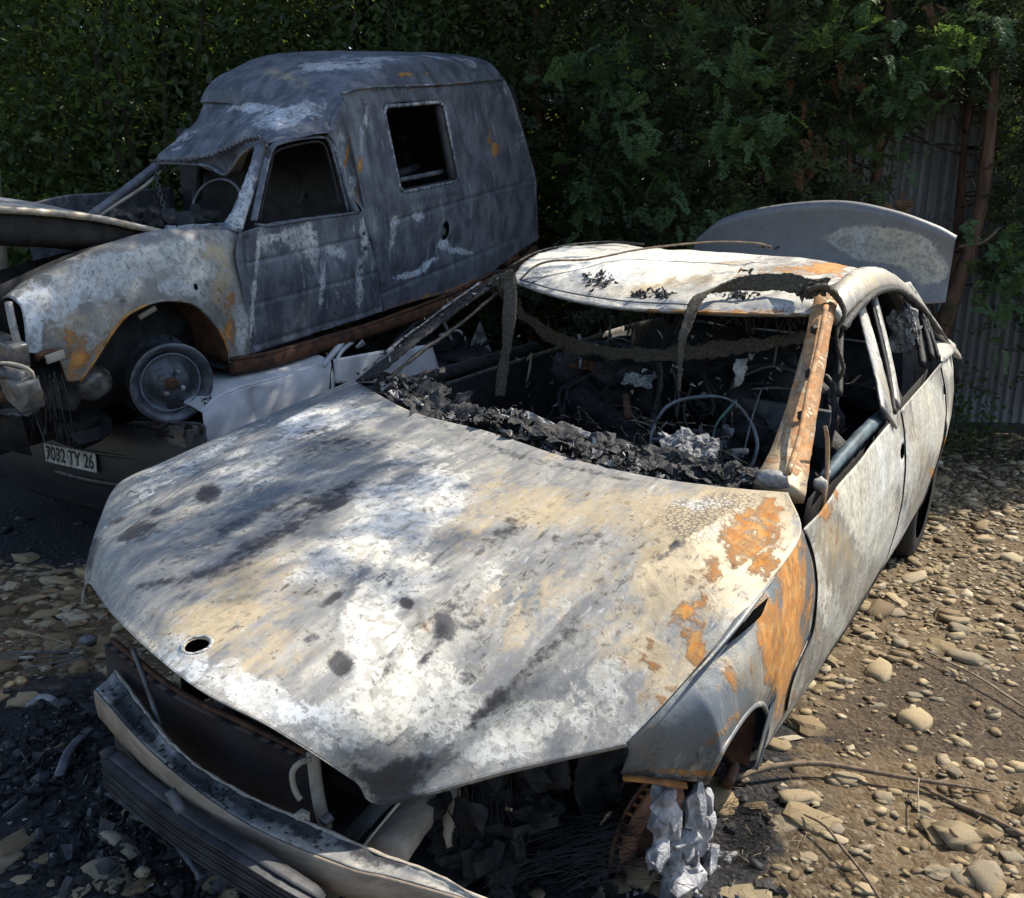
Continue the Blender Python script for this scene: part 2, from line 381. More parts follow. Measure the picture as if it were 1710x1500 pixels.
M['fin'] = fins('radiator fins', (.085, .045, .027), (.10, .10, .11), 60, 'Z')
def leafmat(name, cs, trans=.35, rough=.5):
    t = NT(name); g = t.node('ShaderNodeNewGeometry'); ri = g.outputs['Random Per Island']
    n = t.noise(1.1, 3, .6, t.coord()); r = t.node('ShaderNodeValToRGB'); e = r.color_ramp.elements
    e[0].color = (*cs[0], 1); e[1].color = (*cs[-1], 1); e[0].position = .1; e[1].position = .9
    for i, c in enumerate(cs[1:-1]): q = e.new(.1 + .8 * (i + 1) / (len(cs) - 1)); q.color = (*c, 1)
    t.l.new(t.math('ADD', t.math('MULTIPLY', ri, .6), t.math('MULTIPLY', n, .4)), r.inputs[0])
    t.out(r.outputs[0], rough)
    tr = t.node('ShaderNodeBsdfTranslucent'); t.l.new(t.mix(1, r.outputs[0], (1.6, 1.7, .7), 'MULTIPLY'), tr.inputs[0])
    mx = t.node('ShaderNodeMixShader'); mx.inputs[0].default_value = trans
    t.l.new(t.b.outputs[0], mx.inputs[1]); t.l.new(tr.outputs[0], mx.inputs[2]); t.l.new(mx.outputs[0], t.n['Material Output'].inputs[0]); return t.m
M['laurel'] = leafmat('laurel leaves', [(.044, .064, .032), (.074, .10, .048), (.12, .165, .062)], .5, .38)
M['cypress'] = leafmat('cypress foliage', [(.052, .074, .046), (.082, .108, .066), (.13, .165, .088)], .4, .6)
M['cypress_sunlit'] = leafmat('sunlit cypress foliage', [(.06, .10, .045), (.09, .15, .06), (.13, .20, .085)], .35, .6)  # lighter copy of the cypress colour that paints sunlight on the sprays
M['deadspray'] = leafmat('dead cypress foliage', [(.15, .075, .035), (.22, .11, .055)], .2, .7)
# ground: earth and grit, burnt black where the fire residue lies (attribute p1.g), pale dust (p1.b)
def ground_mat():
    t = NT('gravelly earth'); v = t.coord(); p = t.attr('p1')
    big = t.noise(1.3, 6, .6, v, .3); mid = t.noise(8, 6, .65, v); fin = t.noise(60, 5, .65, v)
    col = t.mix(t.step(big, .35, .65), (.045, .030, .015), (.10, .066, .033))
    col = t.mix(t.math('MULTIPLY', t.step(mid, .4, .65), .6), col, (.17, .125, .07))
    cel = t.node('ShaderNodeTexVoronoi'); cel.inputs['Scale'].default_value = 55; t.l.new(t.coord((1, 1, 1)), cel.inputs[0])
    sp = t.node('ShaderNodeSeparateColor'); t.l.new(cel.outputs['Color'], sp.inputs[0])
    col = t.mix(t.step(sp.outputs[0], .45, .95, 0., .5), col, t.mix(sp.outputs[1], (.30, .25, .17), (.12, .09, .055)))
    soil = t.step(t.math('ADD', p[0], t.math('MULTIPLY', t.math('SUBTRACT', mid, .5), 1.8)), .30, .95)
    col = t.mix(soil, col, t.mix(t.step(fin, .35, .65), (.030, .021, .014), (.095, .066, .04)))
    bm = t.step(t.math('ADD', p[1], t.math('MULTIPLY', t.math('SUBTRACT', mid, .5), 1.1)), .35, .62)
    col = t.mix(bm, col, t.mix(t.step(fin, .35, .7), (.010, .010, .012), (.035, .033, .034)))
    h = t.math('ADD', t.math('MULTIPLY', t.step(cel.outputs['Distance'], .6, 0), .6), fin)
    return t.out(col, .92, 0, t.bump(h, .7, .012, t.bump(mid, .5, .03)))
M['ground'] = ground_mat()
def stone_mat():
    t = NT('limestone pebbles'); o = t.node('ShaderNodeObjectInfo'); g = t.node('ShaderNodeNewGeometry')
    rnd = t.math('FRACT', t.math('ADD', o.outputs['Random'], t.math('MULTIPLY', g.outputs['Random Per Island'], 3.7)))
    r = t.node('ShaderNodeValToRGB'); e = r.color_ramp.elements; e[0].color = (.13, .09, .05, 1); e[1].color = (.50, .44, .32, 1)
    for p_, c in ((.25, (.24, .175, .095)), (.5, (.33, .26, .15)), (.7, (.22, .19, .14)), (.88, (.40, .31, .18))): q = e.new(p_); q.color = (*c, 1)
    t.l.new(rnd, r.inputs[0]); n = t.noise(35, 6, .65, t.coord()); n2 = t.noise(9, 4, .6, t.coord())
    col = t.mix(t.math('MULTIPLY', t.step(n, .42, .62), .6), r.outputs[0], (.10, .07, .04))
    col = t.mix(t.math('MULTIPLY', t.step(n2, .5, .75), .4), col, (.09, .065, .04))
    return t.out(col, .85, 0, t.bump(n, .35, .006))
M['stone'] = stone_mat()
M['stoneblack'] = simple('sooty pebbles', (.05, .05, .052), (.018, .018, .02), 20, .7)
# ================================================================== BURNT SEDAN
sedan = thing('burnt_sedan', 'burnt out sedan in the foreground with buckled ash white bonnet and open boot', 'car', CAR)
RU, SO, AS, BG, TA, CR = range(6)
def c(u, v, z): return at(CAR, u, v, 2, z)
hood_rows = [[(149,971,.74),(200,1038,.80),(320,1142,.84),(450,1212,.79),(588,1300,.66),(640,1338,.60),(850,1285,.645),(1045,1241,.70)],
[(161,927,.79),(240,980,.845),(345,1070,.865),(490,1135,.835),(655,1210,.75),(740,1245,.69),(930,1195,.715),(1100,1185,.745)],
[(195,897,.83),(300,925,.875),(450,965,.90),(600,1020,.88),(770,1085,.83),(870,1122,.79),(1020,1110,.79),(1160,1118,.79)],
[(270,841,.865),(390,850,.905),(550,880,.93),(710,925,.92),(880,985,.89),(985,1022,.86),(1115,1025,.86),(1225,1045,.845)],
[(360,775,.91),(480,785,.94),(650,812,.96),(810,850,.955),(980,905,.94),(1080,945,.92),(1185,955,.915),(1285,973,.89)],
[(446,717,.96),(570,722,.98),(735,750,.985),(900,790,.985),(1070,845,.98),(1170,885,.965),(1250,895,.95),(1338,890,.95)],
[(600,640,1.03),(690,688,1.02),(811,720,1.01),(945,764,1.0),(1080,795,1.0),(1180,810,1.0),(1250,817,1.0),(1316,822,1.0)]]
HN = [[c(*q) for q in r] for r in hood_rows]
NU, NV = 250, 190
G = net(HN, NU, NV)
P = G.reshape(-1, 3)
uv = project(CAR, P)
dz = .0045 * fbm(P, 3.2, 3, 3.1) + .0025 * fbm(P, 9, 3, 8.0, (1, .4, 1))
def seg_d(uv, a, b):
    a = np.array(a, float); b = np.array(b, float); ab = b - a; t = np.clip(((uv - a) @ ab) / (ab @ ab), 0, 1); q = uv - (a + t[:, None] * ab)
    cr = ab[0] * (uv[:, 1] - a[1]) - ab[1] * (uv[:, 0] - a[0]); return np.hypot(q[:, 0], q[:, 1]) * np.sign(cr), t
def crease(poly, wid, hgt, kind='ridge'):
    best = np.full(len(uv), 1e9); bt = np.zeros(len(uv)); n = len(poly) - 1
    for i in range(n):
        d, t = seg_d(uv, poly[i], poly[i + 1]); m = abs(d) < abs(best); best[m] = d[m]; bt[m] = (i + t[m]) / n
    f = np.exp(-(best / wid) ** 2) if kind == 'ridge' else np.exp(-abs(best) / wid)
    return hgt * f * np.clip(np.minimum(bt, 1 - bt) * 8, 0, 1)
for poly, wd, hg, kd in [
    ([(640,1335),(760,1225),(870,1122),(985,1022),(1080,945),(1180,888),(1250,840)], 26, .017, 'v'),
    ([(700,1330),(810,1230),(900,1150),(1010,1060),(1100,985)], 20, -.010, 'r'),
    ([(655,1290),(720,1140),(830,1000),(860,900)], 34, -.008, 'r'), ([(560,1200),(640,1080),(760,950),(800,850)], 30, .006, 'r'),
    ([(600,1200),(690,1100),(740,1040)], 9, -.008, 'r'), ([(650,1110),(700,1050)], 8, .007, 'r'),
    ([(590,1010),(640,940),(660,910)], 7, -.006, 'r'), ([(560,1050),(600,985),(640,900)], 9, .006, 'r'),
    ([(500,950),(580,870),(650,820)], 10, -.005, 'r'), ([(420,1000),(540,930),(700,830),(800,790)], 24, .006, 'r'),
    ([(205,1005),(330,960),(470,880),(560,820)], 12, -.005, 'r'), ([(170,960),(250,900),(330,830),(480,740)], 12, .007, 'r'),
    ([(880,1100),(960,1010),(1010,975)], 9, -.006, 'r'), ([(930,1180),(1030,1090),(1110,1010)], 10, -.004, 'r'),
    ([(470,1150),(560,1070),(640,1000)], 12, .004, 'r'), ([(400,1130),(500,1040)], 9, -.003, 'r'), ([(700,900),(820,870),(930,830)], 16, .004, 'r')]:
    dz = dz + crease(poly, wd, hg, 'ridge' if kd == 'r' else 'v')
nrm = np.cross(np.gradient(G, axis=1), np.gradient(G, axis=0)).reshape(-1, 3); nrm /= np.linalg.norm(nrm, axis=1)[:, None]; nrm *= np.sign(nrm[:, 2:3])
edge = np.ones((NV, NU)); k = np.arange(NV)[:, None] / 6.; j = np.arange(NU)[None] / 6.
edge = np.minimum(np.minimum(k, NV / 6. - k), np.minimum(j, NU / 6. - j)).clip(0.25, 1).ravel()
G = (P + nrm * (dz * edge)[:, None]).reshape(NV, NU, 3)
emb = c(330, 1075, .864); ib = np.argmin(np.linalg.norm(G.reshape(-1, 3) - emb, axis=1)); emb = G.reshape(-1, 3)[ib]
# raised lip round the emblem hole
dd = np.linalg.norm(G - emb, axis=2); G[:, :, 2] += .003 * np.exp(-((dd - .032) / .005) ** 2) - .003 * np.exp(-((dd) / .03) ** 2)
ea = np.array([1, 0, 0.]); eb = np.array([0, .93, .36])
hp = [(SO,500,860,160,60,25,-.12),(AS,1290,900,70,80,0,-.7),(TA,1280,900,70,80,0,.4),(BG,1300,930,30,50,0,.3),(RU,1285,960,40,50,10,.3),(RU,1240,880,60,30,0,.15),(AS,420,820,120,50,25,.2),(TA,300,930,90,40,25,-.3),(TA,450,830,120,60,25,-.25),(BG,350,850,130,60,25,.3),(AS,650,800,120,60,20,.15),(BG,1240,920,100,70,30,.85),(SO,1250,930,70,40,30,.20),(SO,1150,970,50,40,30,.18),(CR,1230,900,90,60,20,.6),(BG,1180,1020,70,60,30,.35),(RU,1255,900,60,50,20,.18),(RU,1200,985,50,40,35,.18),(RU,1150,1120,30,60,0,.12),(TA,1240,860,90,40,0,.5),(SO,1190,900,60,12,38,.3),(SO,1230,1000,40,30,40,.25),(SO,480,880,110,40,24,.08),(SO,400,920,100,24,22,.2),(SO,640,900,30,10,30,.4),(SO,560,1000,30,8,30,.4),(SO,800,1010,26,50,-10,.25),(TA,1180,900,140,90,30,.55),(TA,1080,1060,90,90,30,.40),(TA,1250,900,70,80,0,.5),(RU,1210,900,110,60,30,.10),(RU,1160,1060,70,70,20,.08),(BG,1150,990,60,40,30,.25),(SO,1040,900,80,40,10,.22),(SO,960,1060,60,60,10,.25),(SO,300,880,90,60,20,.18),(SO,520,740,90,40,10,.15),(RU,1240,840,70,30,10,.35),(RU,1180,930,60,30,40,.35),(RU,1150,1030,40,26,30,.45),(RU,1100,1150,40,60,10,.28),(RU,1290,900,40,40,0,.3),(TA,1150,930,120,60,30,.5),(TA,1130,1130,60,60,20,.5),(TA,1230,1000,60,40,40,.4),(SO,250,980,50,11,15,.3),(SO,430,905,60,9,25,.35),(SO,560,845,40,9,20,.3),(SO,610,800,50,9,20,.5),(SO,700,1040,16,34,-20,.5),(SO,760,1000,40,60,0,.35),(SO,880,950,70,30,20,.35),(SO,960,900,60,24,0,.35),(SO,730,930,30,8,40,.5),(SO,655,965,10,24,-35,.6),(SO,820,1180,40,12,40,.25),(SO,905,1095,50,12,38,.22),(SO,1010,1000,60,12,40,.25),(SO,1120,920,40,10,30,.3),(SO,1120,905,30,10,0,.4),(SO,350,825,24,18,0,.9),(SO,262,853,18,11,0,.55),(SO,225,885,40,18,25,.7),(SO,470,830,60,28,15,.45),(SO,520,730,60,40,20,.25),(SO,600,745,60,22,0,.35),  # on the left, soot and bluegrey blobs also carry leaf shade and sky tint
 (SO,330,915,90,20,22,.28),(SO,400,870,60,12,20,.5),(SO,300,965,70,12,12,.38),(SO,370,955,110,18,24,.32),(SO,520,850,80,26,28,.34),(SO,560,830,50,18,10,.3),(SO,450,900,140,20,30,.25),(SO,500,985,70,22,-10,.35),
 (SO,570,1112,24,26,0,.95),(SO,678,1007,15,13,0,.95),(SO,650,1120,30,14,30,.5),(SO,738,1050,24,26,0,.7),(SO,645,1240,10,14,0,.5),(SO,520,1065,20,14,0,.35),
 (SO,670,1300,70,40,35,.9),(SO,780,1210,90,24,42,.3),(SO,880,1110,80,22,40,.24),(SO,980,1025,80,22,40,.2),(SO,1075,950,60,8,35,.4),(SO,790,1110,26,60,-25,.45),(SO,870,1040,60,26,30,.3),
 (SO,760,1320,90,10,12,.35),(SO,850,1160,60,26,20,.35),(SO,950,1190,40,16,35,.35),(SO,1010,960,110,8,38,.35),(SO,600,1290,40,18,-30,.55),(SO,540,1010,40,8,35,.4),(SO,640,960,30,6,50,.5),
 (SO,600,1180,60,8,52,.4),(SO,700,1110,50,8,45,.5),(SO,620,655,50,12,-25,.4),(SO,720,700,60,10,-30,.5),(SO,860,760,90,8,-20,.5),(SO,1000,790,110,6,-12,.5),(SO,830,900,70,26,30,.35),(SO,860,870,60,20,40,.25),
 (TA,400,1010,170,60,28,.55),(TA,330,1060,90,40,30,.4),(TA,800,850,150,60,20,.35),(TA,1000,850,160,40,0,.6),(TA,440,1100,80,40,20,.5),(TA,960,970,120,40,40,.35),(TA,1180,860,80,40,0,.5),(TA,640,900,90,40,35,.3),(TA,850,1010,60,90,0,.3),
 (AS,700,850,110,60,20,.55),(AS,680,960,70,60,20,.5),(AS,640,1090,60,130,20,.75),(AS,600,1200,110,60,20,.65),(AS,760,1180,60,90,35,.4),(AS,420,760,170,40,28,.25),(AS,850,1230,110,40,18,.5),(AS,980,1150,80,60,25,.35),
 (AS,550,700,90,30,10,.4),(AS,1170,840,60,14,0,.45),(AS,450,1170,90,30,-25,.5),(AS,560,930,120,30,30,.3),(AS,300,1100,90,40,-35,.35),(AS,820,960,90,40,38,.3),
 (RU,1240,870,60,26,20,.25),(RU,1130,1030,50,14,38,.60),(RU,1160,1080,26,34,20,.62),(RU,1200,950,70,30,40,.34),(RU,1260,930,40,50,20,.45),(RU,1090,1090,26,50,-10,.20),(RU,1290,860,24,30,0,.5),
 (RU,1000,830,120,16,5,.12),(RU,280,1030,40,20,30,.18),(RU,1050,1150,50,30,30,.12),(RU,240,1010,40,12,20,.22),(RU,1120,1180,30,50,-20,.2),
 (CR,1170,860,120,50,10,.9),(CR,1030,1010,110,50,40,.6),(CR,900,960,150,50,30,.3),(CR,980,1130,90,50,30,.35),
 (BG,1095,870,40,20,0,.35),(BG,880,1000,70,70,0,.35),(BG,420,830,170,70,25,.35),(BG,1180,1040,40,20,30,.4),(BG,960,1060,50,60,10,.3)]
hood = grid_obj('bonnet', G, M['hood'], sedan, CAR, [(emb, .026, .022, ea, eb)], paint=hp, base=(-.06, .0, .22, .12, .24, -.15), thick=.0022)
ep = G.reshape(-1, 3); er = []
for a_ in np.linspace(0, 2 * math.pi, 29): q_ = emb + .031 * math.cos(a_) * ea + .028 * math.sin(a_) * eb; er.append(q_ * [1, 1, 0] + [0, 0, ep[np.argmin(np.hypot(ep[:, 0] - q_[0], ep[:, 1] - q_[1])), 2] + .001])
sweep('emblem_ring', er, .008, M['hood'], hood, h=.004, up=(0,-.3,1), n=60, frame=CAR, base=(-.1,-.1,.5,.1,.1,-.2))
# folded front hem of the bonnet, turned down
H0 = G[0]; hem = np.stack([H0, H0 + np.array([0, .012, -.014]), H0 + np.array([0, .03, -.016])]); hem = net(hem, NU, 6)
grid_obj('bonnet_hem', hem[:, :, :], M['hood'], hood, CAR, paint=hp, base=(-.05, .1, .2, .3, .2, 0), thick=.0015)

# ---------------- left wing
top = [c(1045,1241,.695), c(1100,1185,.738), c(1160,1118,.783), c(1225,1045,.838), c(1285,973,.885), c(1338,892,.942)]
low_px = [(1037,1292,.80,),(1110,1301,.855),(1178,1307,.90),(1199,1266,.905),(1219,1231,.908),(1242,1197,.908),(1259,1179,.905),(1274,1177,.90),(1281,1195,.895),(1281,1220,.89),(1272,1254,.885),(1262,1285,.88),(1311,1195,.84)]
lowp = [at(CAR, u, v, 0, x) for u, v, x in low_px]
lowp[0] = at(CAR, 1037, 1292, 1, -.42); lowp[1] = at(CAR, 1110, 1301, 1, -.36); lowp[2] = at(CAR, 1178, 1307, 1, -.30)
# columns: pair each low point with a point on the seam
NC = 90
Lt = arc(top, NC); Ll = np.array(lowp); tl = np.array([0, .07, .14, .24, .34, .44, .52, .60, .68, .75, .82, .90, 1.0])
Ll = np.stack([np.interp(np.linspace(0, 1, NC), tl, Ll[:, q]) for q in range(3)], 1)
tt = np.linspace(0, 1, NC)[:, None]
bul = lambda f, xx: Lt * (1 - f) + Ll * f + np.array([1, 0, .25]) * xx
sh = np.clip(np.sin(tt * math.pi) * 1.3, .25, 1)
rows = [Lt, bul(.10, .018 * sh), bul(.3, .034 * sh), bul(.55, .030 * sh), bul(.8, .018 * sh), Ll]
GF = np.stack([catmull(np.array([r[j] for r in rows]), 70) for j in range(NC)], 1)
def side_x(y, z):
    prof = np.interp(z, [.16,.22,.35,.5,.62,.75,.88,.97], [.80,.835,.875,.895,.90,.892,.868,.84])
    taper = np.interp(y, [.5,.9,2.3,2.9,3.4,3.75], [-.008,0,.0,-.008,-.05,-.16]); return prof + taper
def side_pt(u, v):
    x = .87
    for _ in range(20): p = at(CAR, u, v, 0, x); x = .5 * x + .5 * side_x(p[1], p[2])
    return at(CAR, u, v, 0, x)
SEAM = arc([side_pt(1341,884), side_pt(1354,915), side_pt(1361,950), side_pt(1363,990), side_pt(1355,1058), side_pt(1324,1132), side_pt(1311,1192)], 70)
w_ = np.clip((np.linspace(0, 1, NC) - .66) / .34, 0, 1) ** 1.6
endc = GF[:, -1].copy()
for j in range(NC): GF[:, j] += w_[j] * (SEAM + np.array([-.002, -.006, 0]) - endc)
PF = GF.reshape(-1, 3); GF = (PF + np.array([1, 0, .3]) * (.004 * fbm(PF, 4, 3, 5.))[:, None]).reshape(GF.shape)
# dent beside the bonnet corner (dark gap)
wp = [(RU,1320,1010,30,110,12,.2),(RU,1290,1110,30,60,14,.2),(RU,1235,1040,30,20,40,.3),(TA,1240,1120,50,50,20,.5),(RU,1330,960,34,90,12,.62),(RU,1300,1080,26,110,14,.70),(RU,1270,1030,20,60,10,.5),(RU,1300,1190,16,50,10,.4),(RU,1240,1130,60,40,20,.28),(RU,1330,1080,14,90,12,.45),(RU,1210,1215,50,10,45,.45),(RU,1150,1290,120,7,-3,.5),(RU,1080,1230,40,26,30,.2),(RU,1330,900,20,26,0,.3),
 (BG,1120,1230,90,60,30,.7),(BG,1350,940,10,90,6,.8),(BG,1210,1060,40,22,45,.45),(BG,1170,1140,60,60,0,.5),(BG,1300,990,14,40,20,.5),(BG,1340,1060,12,60,10,.5),(BG,1230,1200,30,60,0,.3),(AS,1265,1100,12,18,0,.55),(AS,1222,1075,30,10,40,.35),(AS,1270,965,26,14,40,.3),(SO,1150,1300,140,7,-3,.5),(SO,1060,1285,30,10,0,.5)]
wing = grid_obj('front_wing', GF, M['sedan'], sedan, CAR, paint=wp, base=(.04, 0, -.25, .42, .1, 0), thick=.003, flip=True)
wing['label'] = 'left front wing in blue grey with vivid orange rust streaks'
# gap / torn lip below the bonnet corner
sweep('wing_lip', [at(CAR,1150,1137,2,.795), at(CAR,1185,1098,2,.82), at(CAR,1222,1052,2,.845), at(CAR,1262,1000,2,.868), at(CAR,1300,955,2,.895)], [.002,.012,.022,.018,.004], M['sedan'], wing, h=[.002,.008,.012,.010,.003], frame=CAR, paint=[(RU,1290,970,40,20,30,.5)], base=(.1,.1,.2,.6,0,0))
sweep('wing_gap_shade', [at(CAR,1205,1075,2,.826)+[.010,0,0], at(CAR,1232,1046,2,.843)+[.013,0,0], at(CAR,1256,1020,2,.857)+[.013,0,0], at(CAR,1276,996,2,.870)+[.010,0,0]], [.001,.014,.022,.001], M['void'], wing, h=[.001,.014,.022,.001])  # solid black strip that paints the shade inside a hollow
# rim of the wheel arch
archP = [np.array(lowp[q]) + [.001, 0, 0] for q in range(2, 12)]
sweep('arch_rim', archP, .014, M['sedan'], wing, h=.010, n=40, frame=CAR, paint=wp, base=(.15, .1, .1, .5, .1, 0))
# inner arch liner: dark box behind the opening
ar = [np.array([.86, p[1], p[2]]) for p in lowp[2:12]]
lin = net([ar, [p - [.12, 0, -.02] for p in ar], [p - [.3, 0, -.03] for p in ar]], 30, 8)
grid_obj('arch_liner', lin, M['rustdark'], sedan, CAR, thick=.004)
# rusty ledge under the wing
sweep('bumper_bracket', [at(CAR,1040,1298,1,-.42), at(CAR,1095,1304,1,-.38), at(CAR,1146,1312,1,-.34)], .022, M['rustorange'], sedan, h=.010, sq=1.3, n=10)

# ---------------- right wing (the side that falls away)
seamR = [c(149,971,.74), c(161,927,.79), c(195,897,.83), c(270,841,.865), c(360,775,.91), c(446,717,.96), c(600,640,1.03)]
silR = [(141,994,.67), (143,946,.73), (168,865,.79), (200,806,.83), (270,773,.845), (345,740,.90), (430,703,.94), (588,639,.99)]
silR = [c(*q) for q in silR]
S0 = arc(seamR, 60) + np.array([-.004, 0, -.003]); S1 = arc(silR, 60)
dr_ = np.linspace(.05, 1, 60)[:, None]; out = S1 + np.array([.01, .03, -.12]) * dr_; bot = S1 + np.array([.02, .04, -.30]) * dr_
GR = np.stack([catmull(np.array([S0[j], S0[j] * .5 + S1[j] * .5 + [0, 0, .006], S1[j], out[j], bot[j]]), 34) for j in range(60)], 1)
wr = grid_obj('front_wing', GR, M['hood'], sedan, CAR, paint=[(SO,150,930,16,30,0,.7),(SO,195,870,20,6,25,.8),(SO,205,830,40,5,30,.4),(AS,300,780,120,26,28,.2),(SO,560,670,60,8,28,.5),(SO,165,905,16,10,0,.4)], base=(-.1, .04, .28, .55, -.1, -.2), thick=.003)  # bluish base puts the shade of this side into the colour
wr['label'] = 'right front wing in grey ash, bluish shade put into its colour'
sweep('bonnet_hook', [c(166,992,.735), c(155,975,.75), c(146,975,.735), c(140,992,.70), c(139,1006,.68)], .010, M['hood'], sedan, h=.006, frame=CAR, base=(0,.1,.3,.4,0,0), n=16)

# ---------------- body side (left)
def side_grid(ys_bot, ys_top, z0, z1, nu=60, nv=46, wob=.004, seed=1.):
    """ys_*(t)->y along bottom/top edge ; z0(y), z1(y)"""
    G = np.zeros((nv, nu, 3))
    for i in range(nv):
        f = i / (nv - 1)
        for j in range(nu):
            s = j / (nu - 1); y = ys_bot(s) * (1 - f) + ys_top(s) * f; z = z0(y) * (1 - f) + z1(y) * f; G[i, j] = (side_x(y, z), y, z)
    P = G.reshape(-1, 3); G[:, :, 0] += (wob * fbm(P, 3, 3, seed)).reshape(nv, nu); return G
belt = lambda y: np.interp(y, [.6,.8,1.7,2.7,3.2,3.7], [.905,.93,.965,.995,1.0,.99])
sill = lambda y: .175
def hole_at(G, u, v, ra, rb):
    uvg = project(CAR, G.reshape(-1, 3)); i = np.argmin(np.hypot(uvg[:, 0] - u, uvg[:, 1] - v)); p = G.reshape(-1, 3)[i].copy(); return (p, ra, rb, np.array([0, 1, 0.]), np.array([.0, 0, 1.]))
sp = [(RU,1350,1000,12,60,10,.35),(RU,1345,940,14,40,0,.3),(RU,1400,1010,10,50,20,.3),(TA,1400,950,60,90,25,.3),(TA,1500,740,60,60,30,.35),(RU,1365,1060,14,90,18,.4),(RU,1410,940,14,50,20,.25),(RU,1380,850,30,12,50,.4),(TA,1440,800,40,20,50,.5),(TA,1400,900,30,60,30,.5),(RU,1390,880,26,40,20,.35),(RU,1345,1120,14,70,18,.55),(RU,1375,1000,10,70,15,.45),(RU,1330,1170,16,30,20,.5),(RU,1395,820,10,30,40,.4),(TA,1360,960,26,70,12,.5),(AS,1450,850,40,80,25,.9),(AS,1480,760,40,50,30,.8),(AS,1370,980,10,70,10,.5),
 (AS,1400,1040,12,60,20,.5),(SO,1355,1090,6,50,20,.35),(TA,1355,1040,8,60,14,.4),(SO,1506,758,14,20,0,.5),(BG,1455,950,30,80,30,.45),(BG,1510,860,24,60,28,.5),(RU,1420,790,30,10,50,.25),
 (AS,1560,700,30,60,20,.7),(TA,1540,660,26,24,0,.5),(BG,1560,640,24,20,0,.3),(RU,1600,705,9,40,14,1.0),(RU,1585,750,9,30,18,.9),(RU,1560,800,7,40,22,.8),(RU,1545,850,6,30,20,.5),(AS,1590,600,20,30,0,.6),(TA,1535,740,20,60,15,.35),(SO,1500,690,14,8,0,.8)]
Gd1 = side_grid(lambda s: .62 + s * 1.09, lambda s: .45 + s * 1.28, sill, belt, 110, 80, .004, 2.)
SM = SEAM[::-1]
for i in range(80):
    z = Gd1[i, 0, 2]; y0 = np.interp(z, SM[:, 2], SM[:, 1]); d_ = y0 + .004 - Gd1[i, 0, 1]
    for j in range(110): s = 1 - j / 109; y = Gd1[i, j, 1] + d_ * s; Gd1[i, j, 0] += side_x(y, z) - side_x(Gd1[i, j, 1], z); Gd1[i, j, 1] = y
d1 = grid_obj('front_door', Gd1, M['sedan'], sedan, CAR, [hole_at(Gd1, 1507, 755, .048, .030)], paint=sp, base=(-.1, -.15, .45, .05, .1, -.3), thick=.004, off=-1)
d1['label'] = 'ash white left front door with burnt out handle hole'
def rb(s):   # rear door: lower edge stops at the wheel arch
    return 1.722 + s * .70
Gd2 = side_grid(rb, lambda s: 1.735 + s * 1.01, sill, belt, 110, 80, .004, 6.)
for i in range(80):   # curved rear edge round the arch
    f = i / 79; sh_ = .20 * math.sin(f * math.pi) * (f < 1)
    for j in range(110): s = j / 109; y = Gd2[i, j, 1] + s * s * sh_; Gd2[i, j] = (side_x(y, Gd2[i, j, 2]), y, Gd2[i, j, 2])
d2 = grid_obj('rear_door', Gd2, M['sedan'], sedan, CAR, [hole_at(Gd2, 1580, 648, .048, .028)], paint=sp, base=(-.1, -.15, .4, .05, .15, -.3), thick=.004)
d2['label'] = 'ash white left rear door with burnt out handle hole'
def qb(s): return 2.428 + s * 1.3
Gq = side_grid(qb, lambda s: 2.752 + s * .95, lambda y: .30, lambda y: belt(y), 90, 60, .003, 9.)
for i in range(60):
    f = i / 59; sh_ = .20 * math.sin(f * math.pi)
    for j in range(90):
        s = j / 89; y = Gq[i, j, 1] + (1 - s) ** 2 * sh_ + .006; Gq[i, j] = (side_x(y, Gq[i, j, 2]), y, Gq[i, j, 2])
def arch_skip(i, j):
    p = Gq[i, j]; return (p[1] - 2.80) ** 2 + (p[2] - .34) ** 2 < .345 ** 2
grid_obj('rear_quarter', Gq, M['sedan'], sedan, CAR, skip=arch_skip, paint=sp, base=(-.05, -.2, .5, .05, .1, -.3), thick=.004)
# rear corner and tail
tailr = [[(side_x(3.72, z), 3.72, z), (.60, 3.86, z), (.3, 3.93, z), (0, 3.95, z), (-.3, 3.93, z), (-.6, 3.86, z), (-side_x(3.72, z), 3.72, z)] for z in (.30, .5, .65, .8, .95)]
grid_obj('tail_panel', net(tailr, 40, 14), M['sedan'], sedan, CAR, paint=sp, base=(.2, .1, .3, .2, .1, 0), thick=.004)
# sill
sweep('sill', [(.76,.45,.17), (.79,1.2,.16), (.79,1.9,.16), (.78,2.45,.17)], .05, M['soot'], sedan, h=.06, sq=1.2, n=12)
# inner door linings, dark
grid_obj('door_lining', net([[(.74, .62, .3), (.76, 1.7, .3), (.76, 2.7, .3)], [(.79, .64, .9), (.79, 1.7, .93), (.78, 2.75, .96)]], 20, 6), M['soot'], sedan, CAR)
sweep('door_gap', [p + np.array([.0015, 0, 0]) for p in SEAM[2:-2]], .007, M['soot'], sedan, h=.004, n=50)
sweep('door_gap', [(side_x(1.72 + .012 * f, z) + .0015, 1.718 + .014 * f, z) for f, z in zip(np.linspace(0, 1, 14), np.linspace(.2, .955, 14))], .006, M['soot'], sedan, h=.004, n=50)
sweep('door_gap', [Gd2[i, -1] + np.array([.002, .003, 0]) for i in range(2, 79, 5)], .007, M['soot'], sedan, h=.004, n=50)
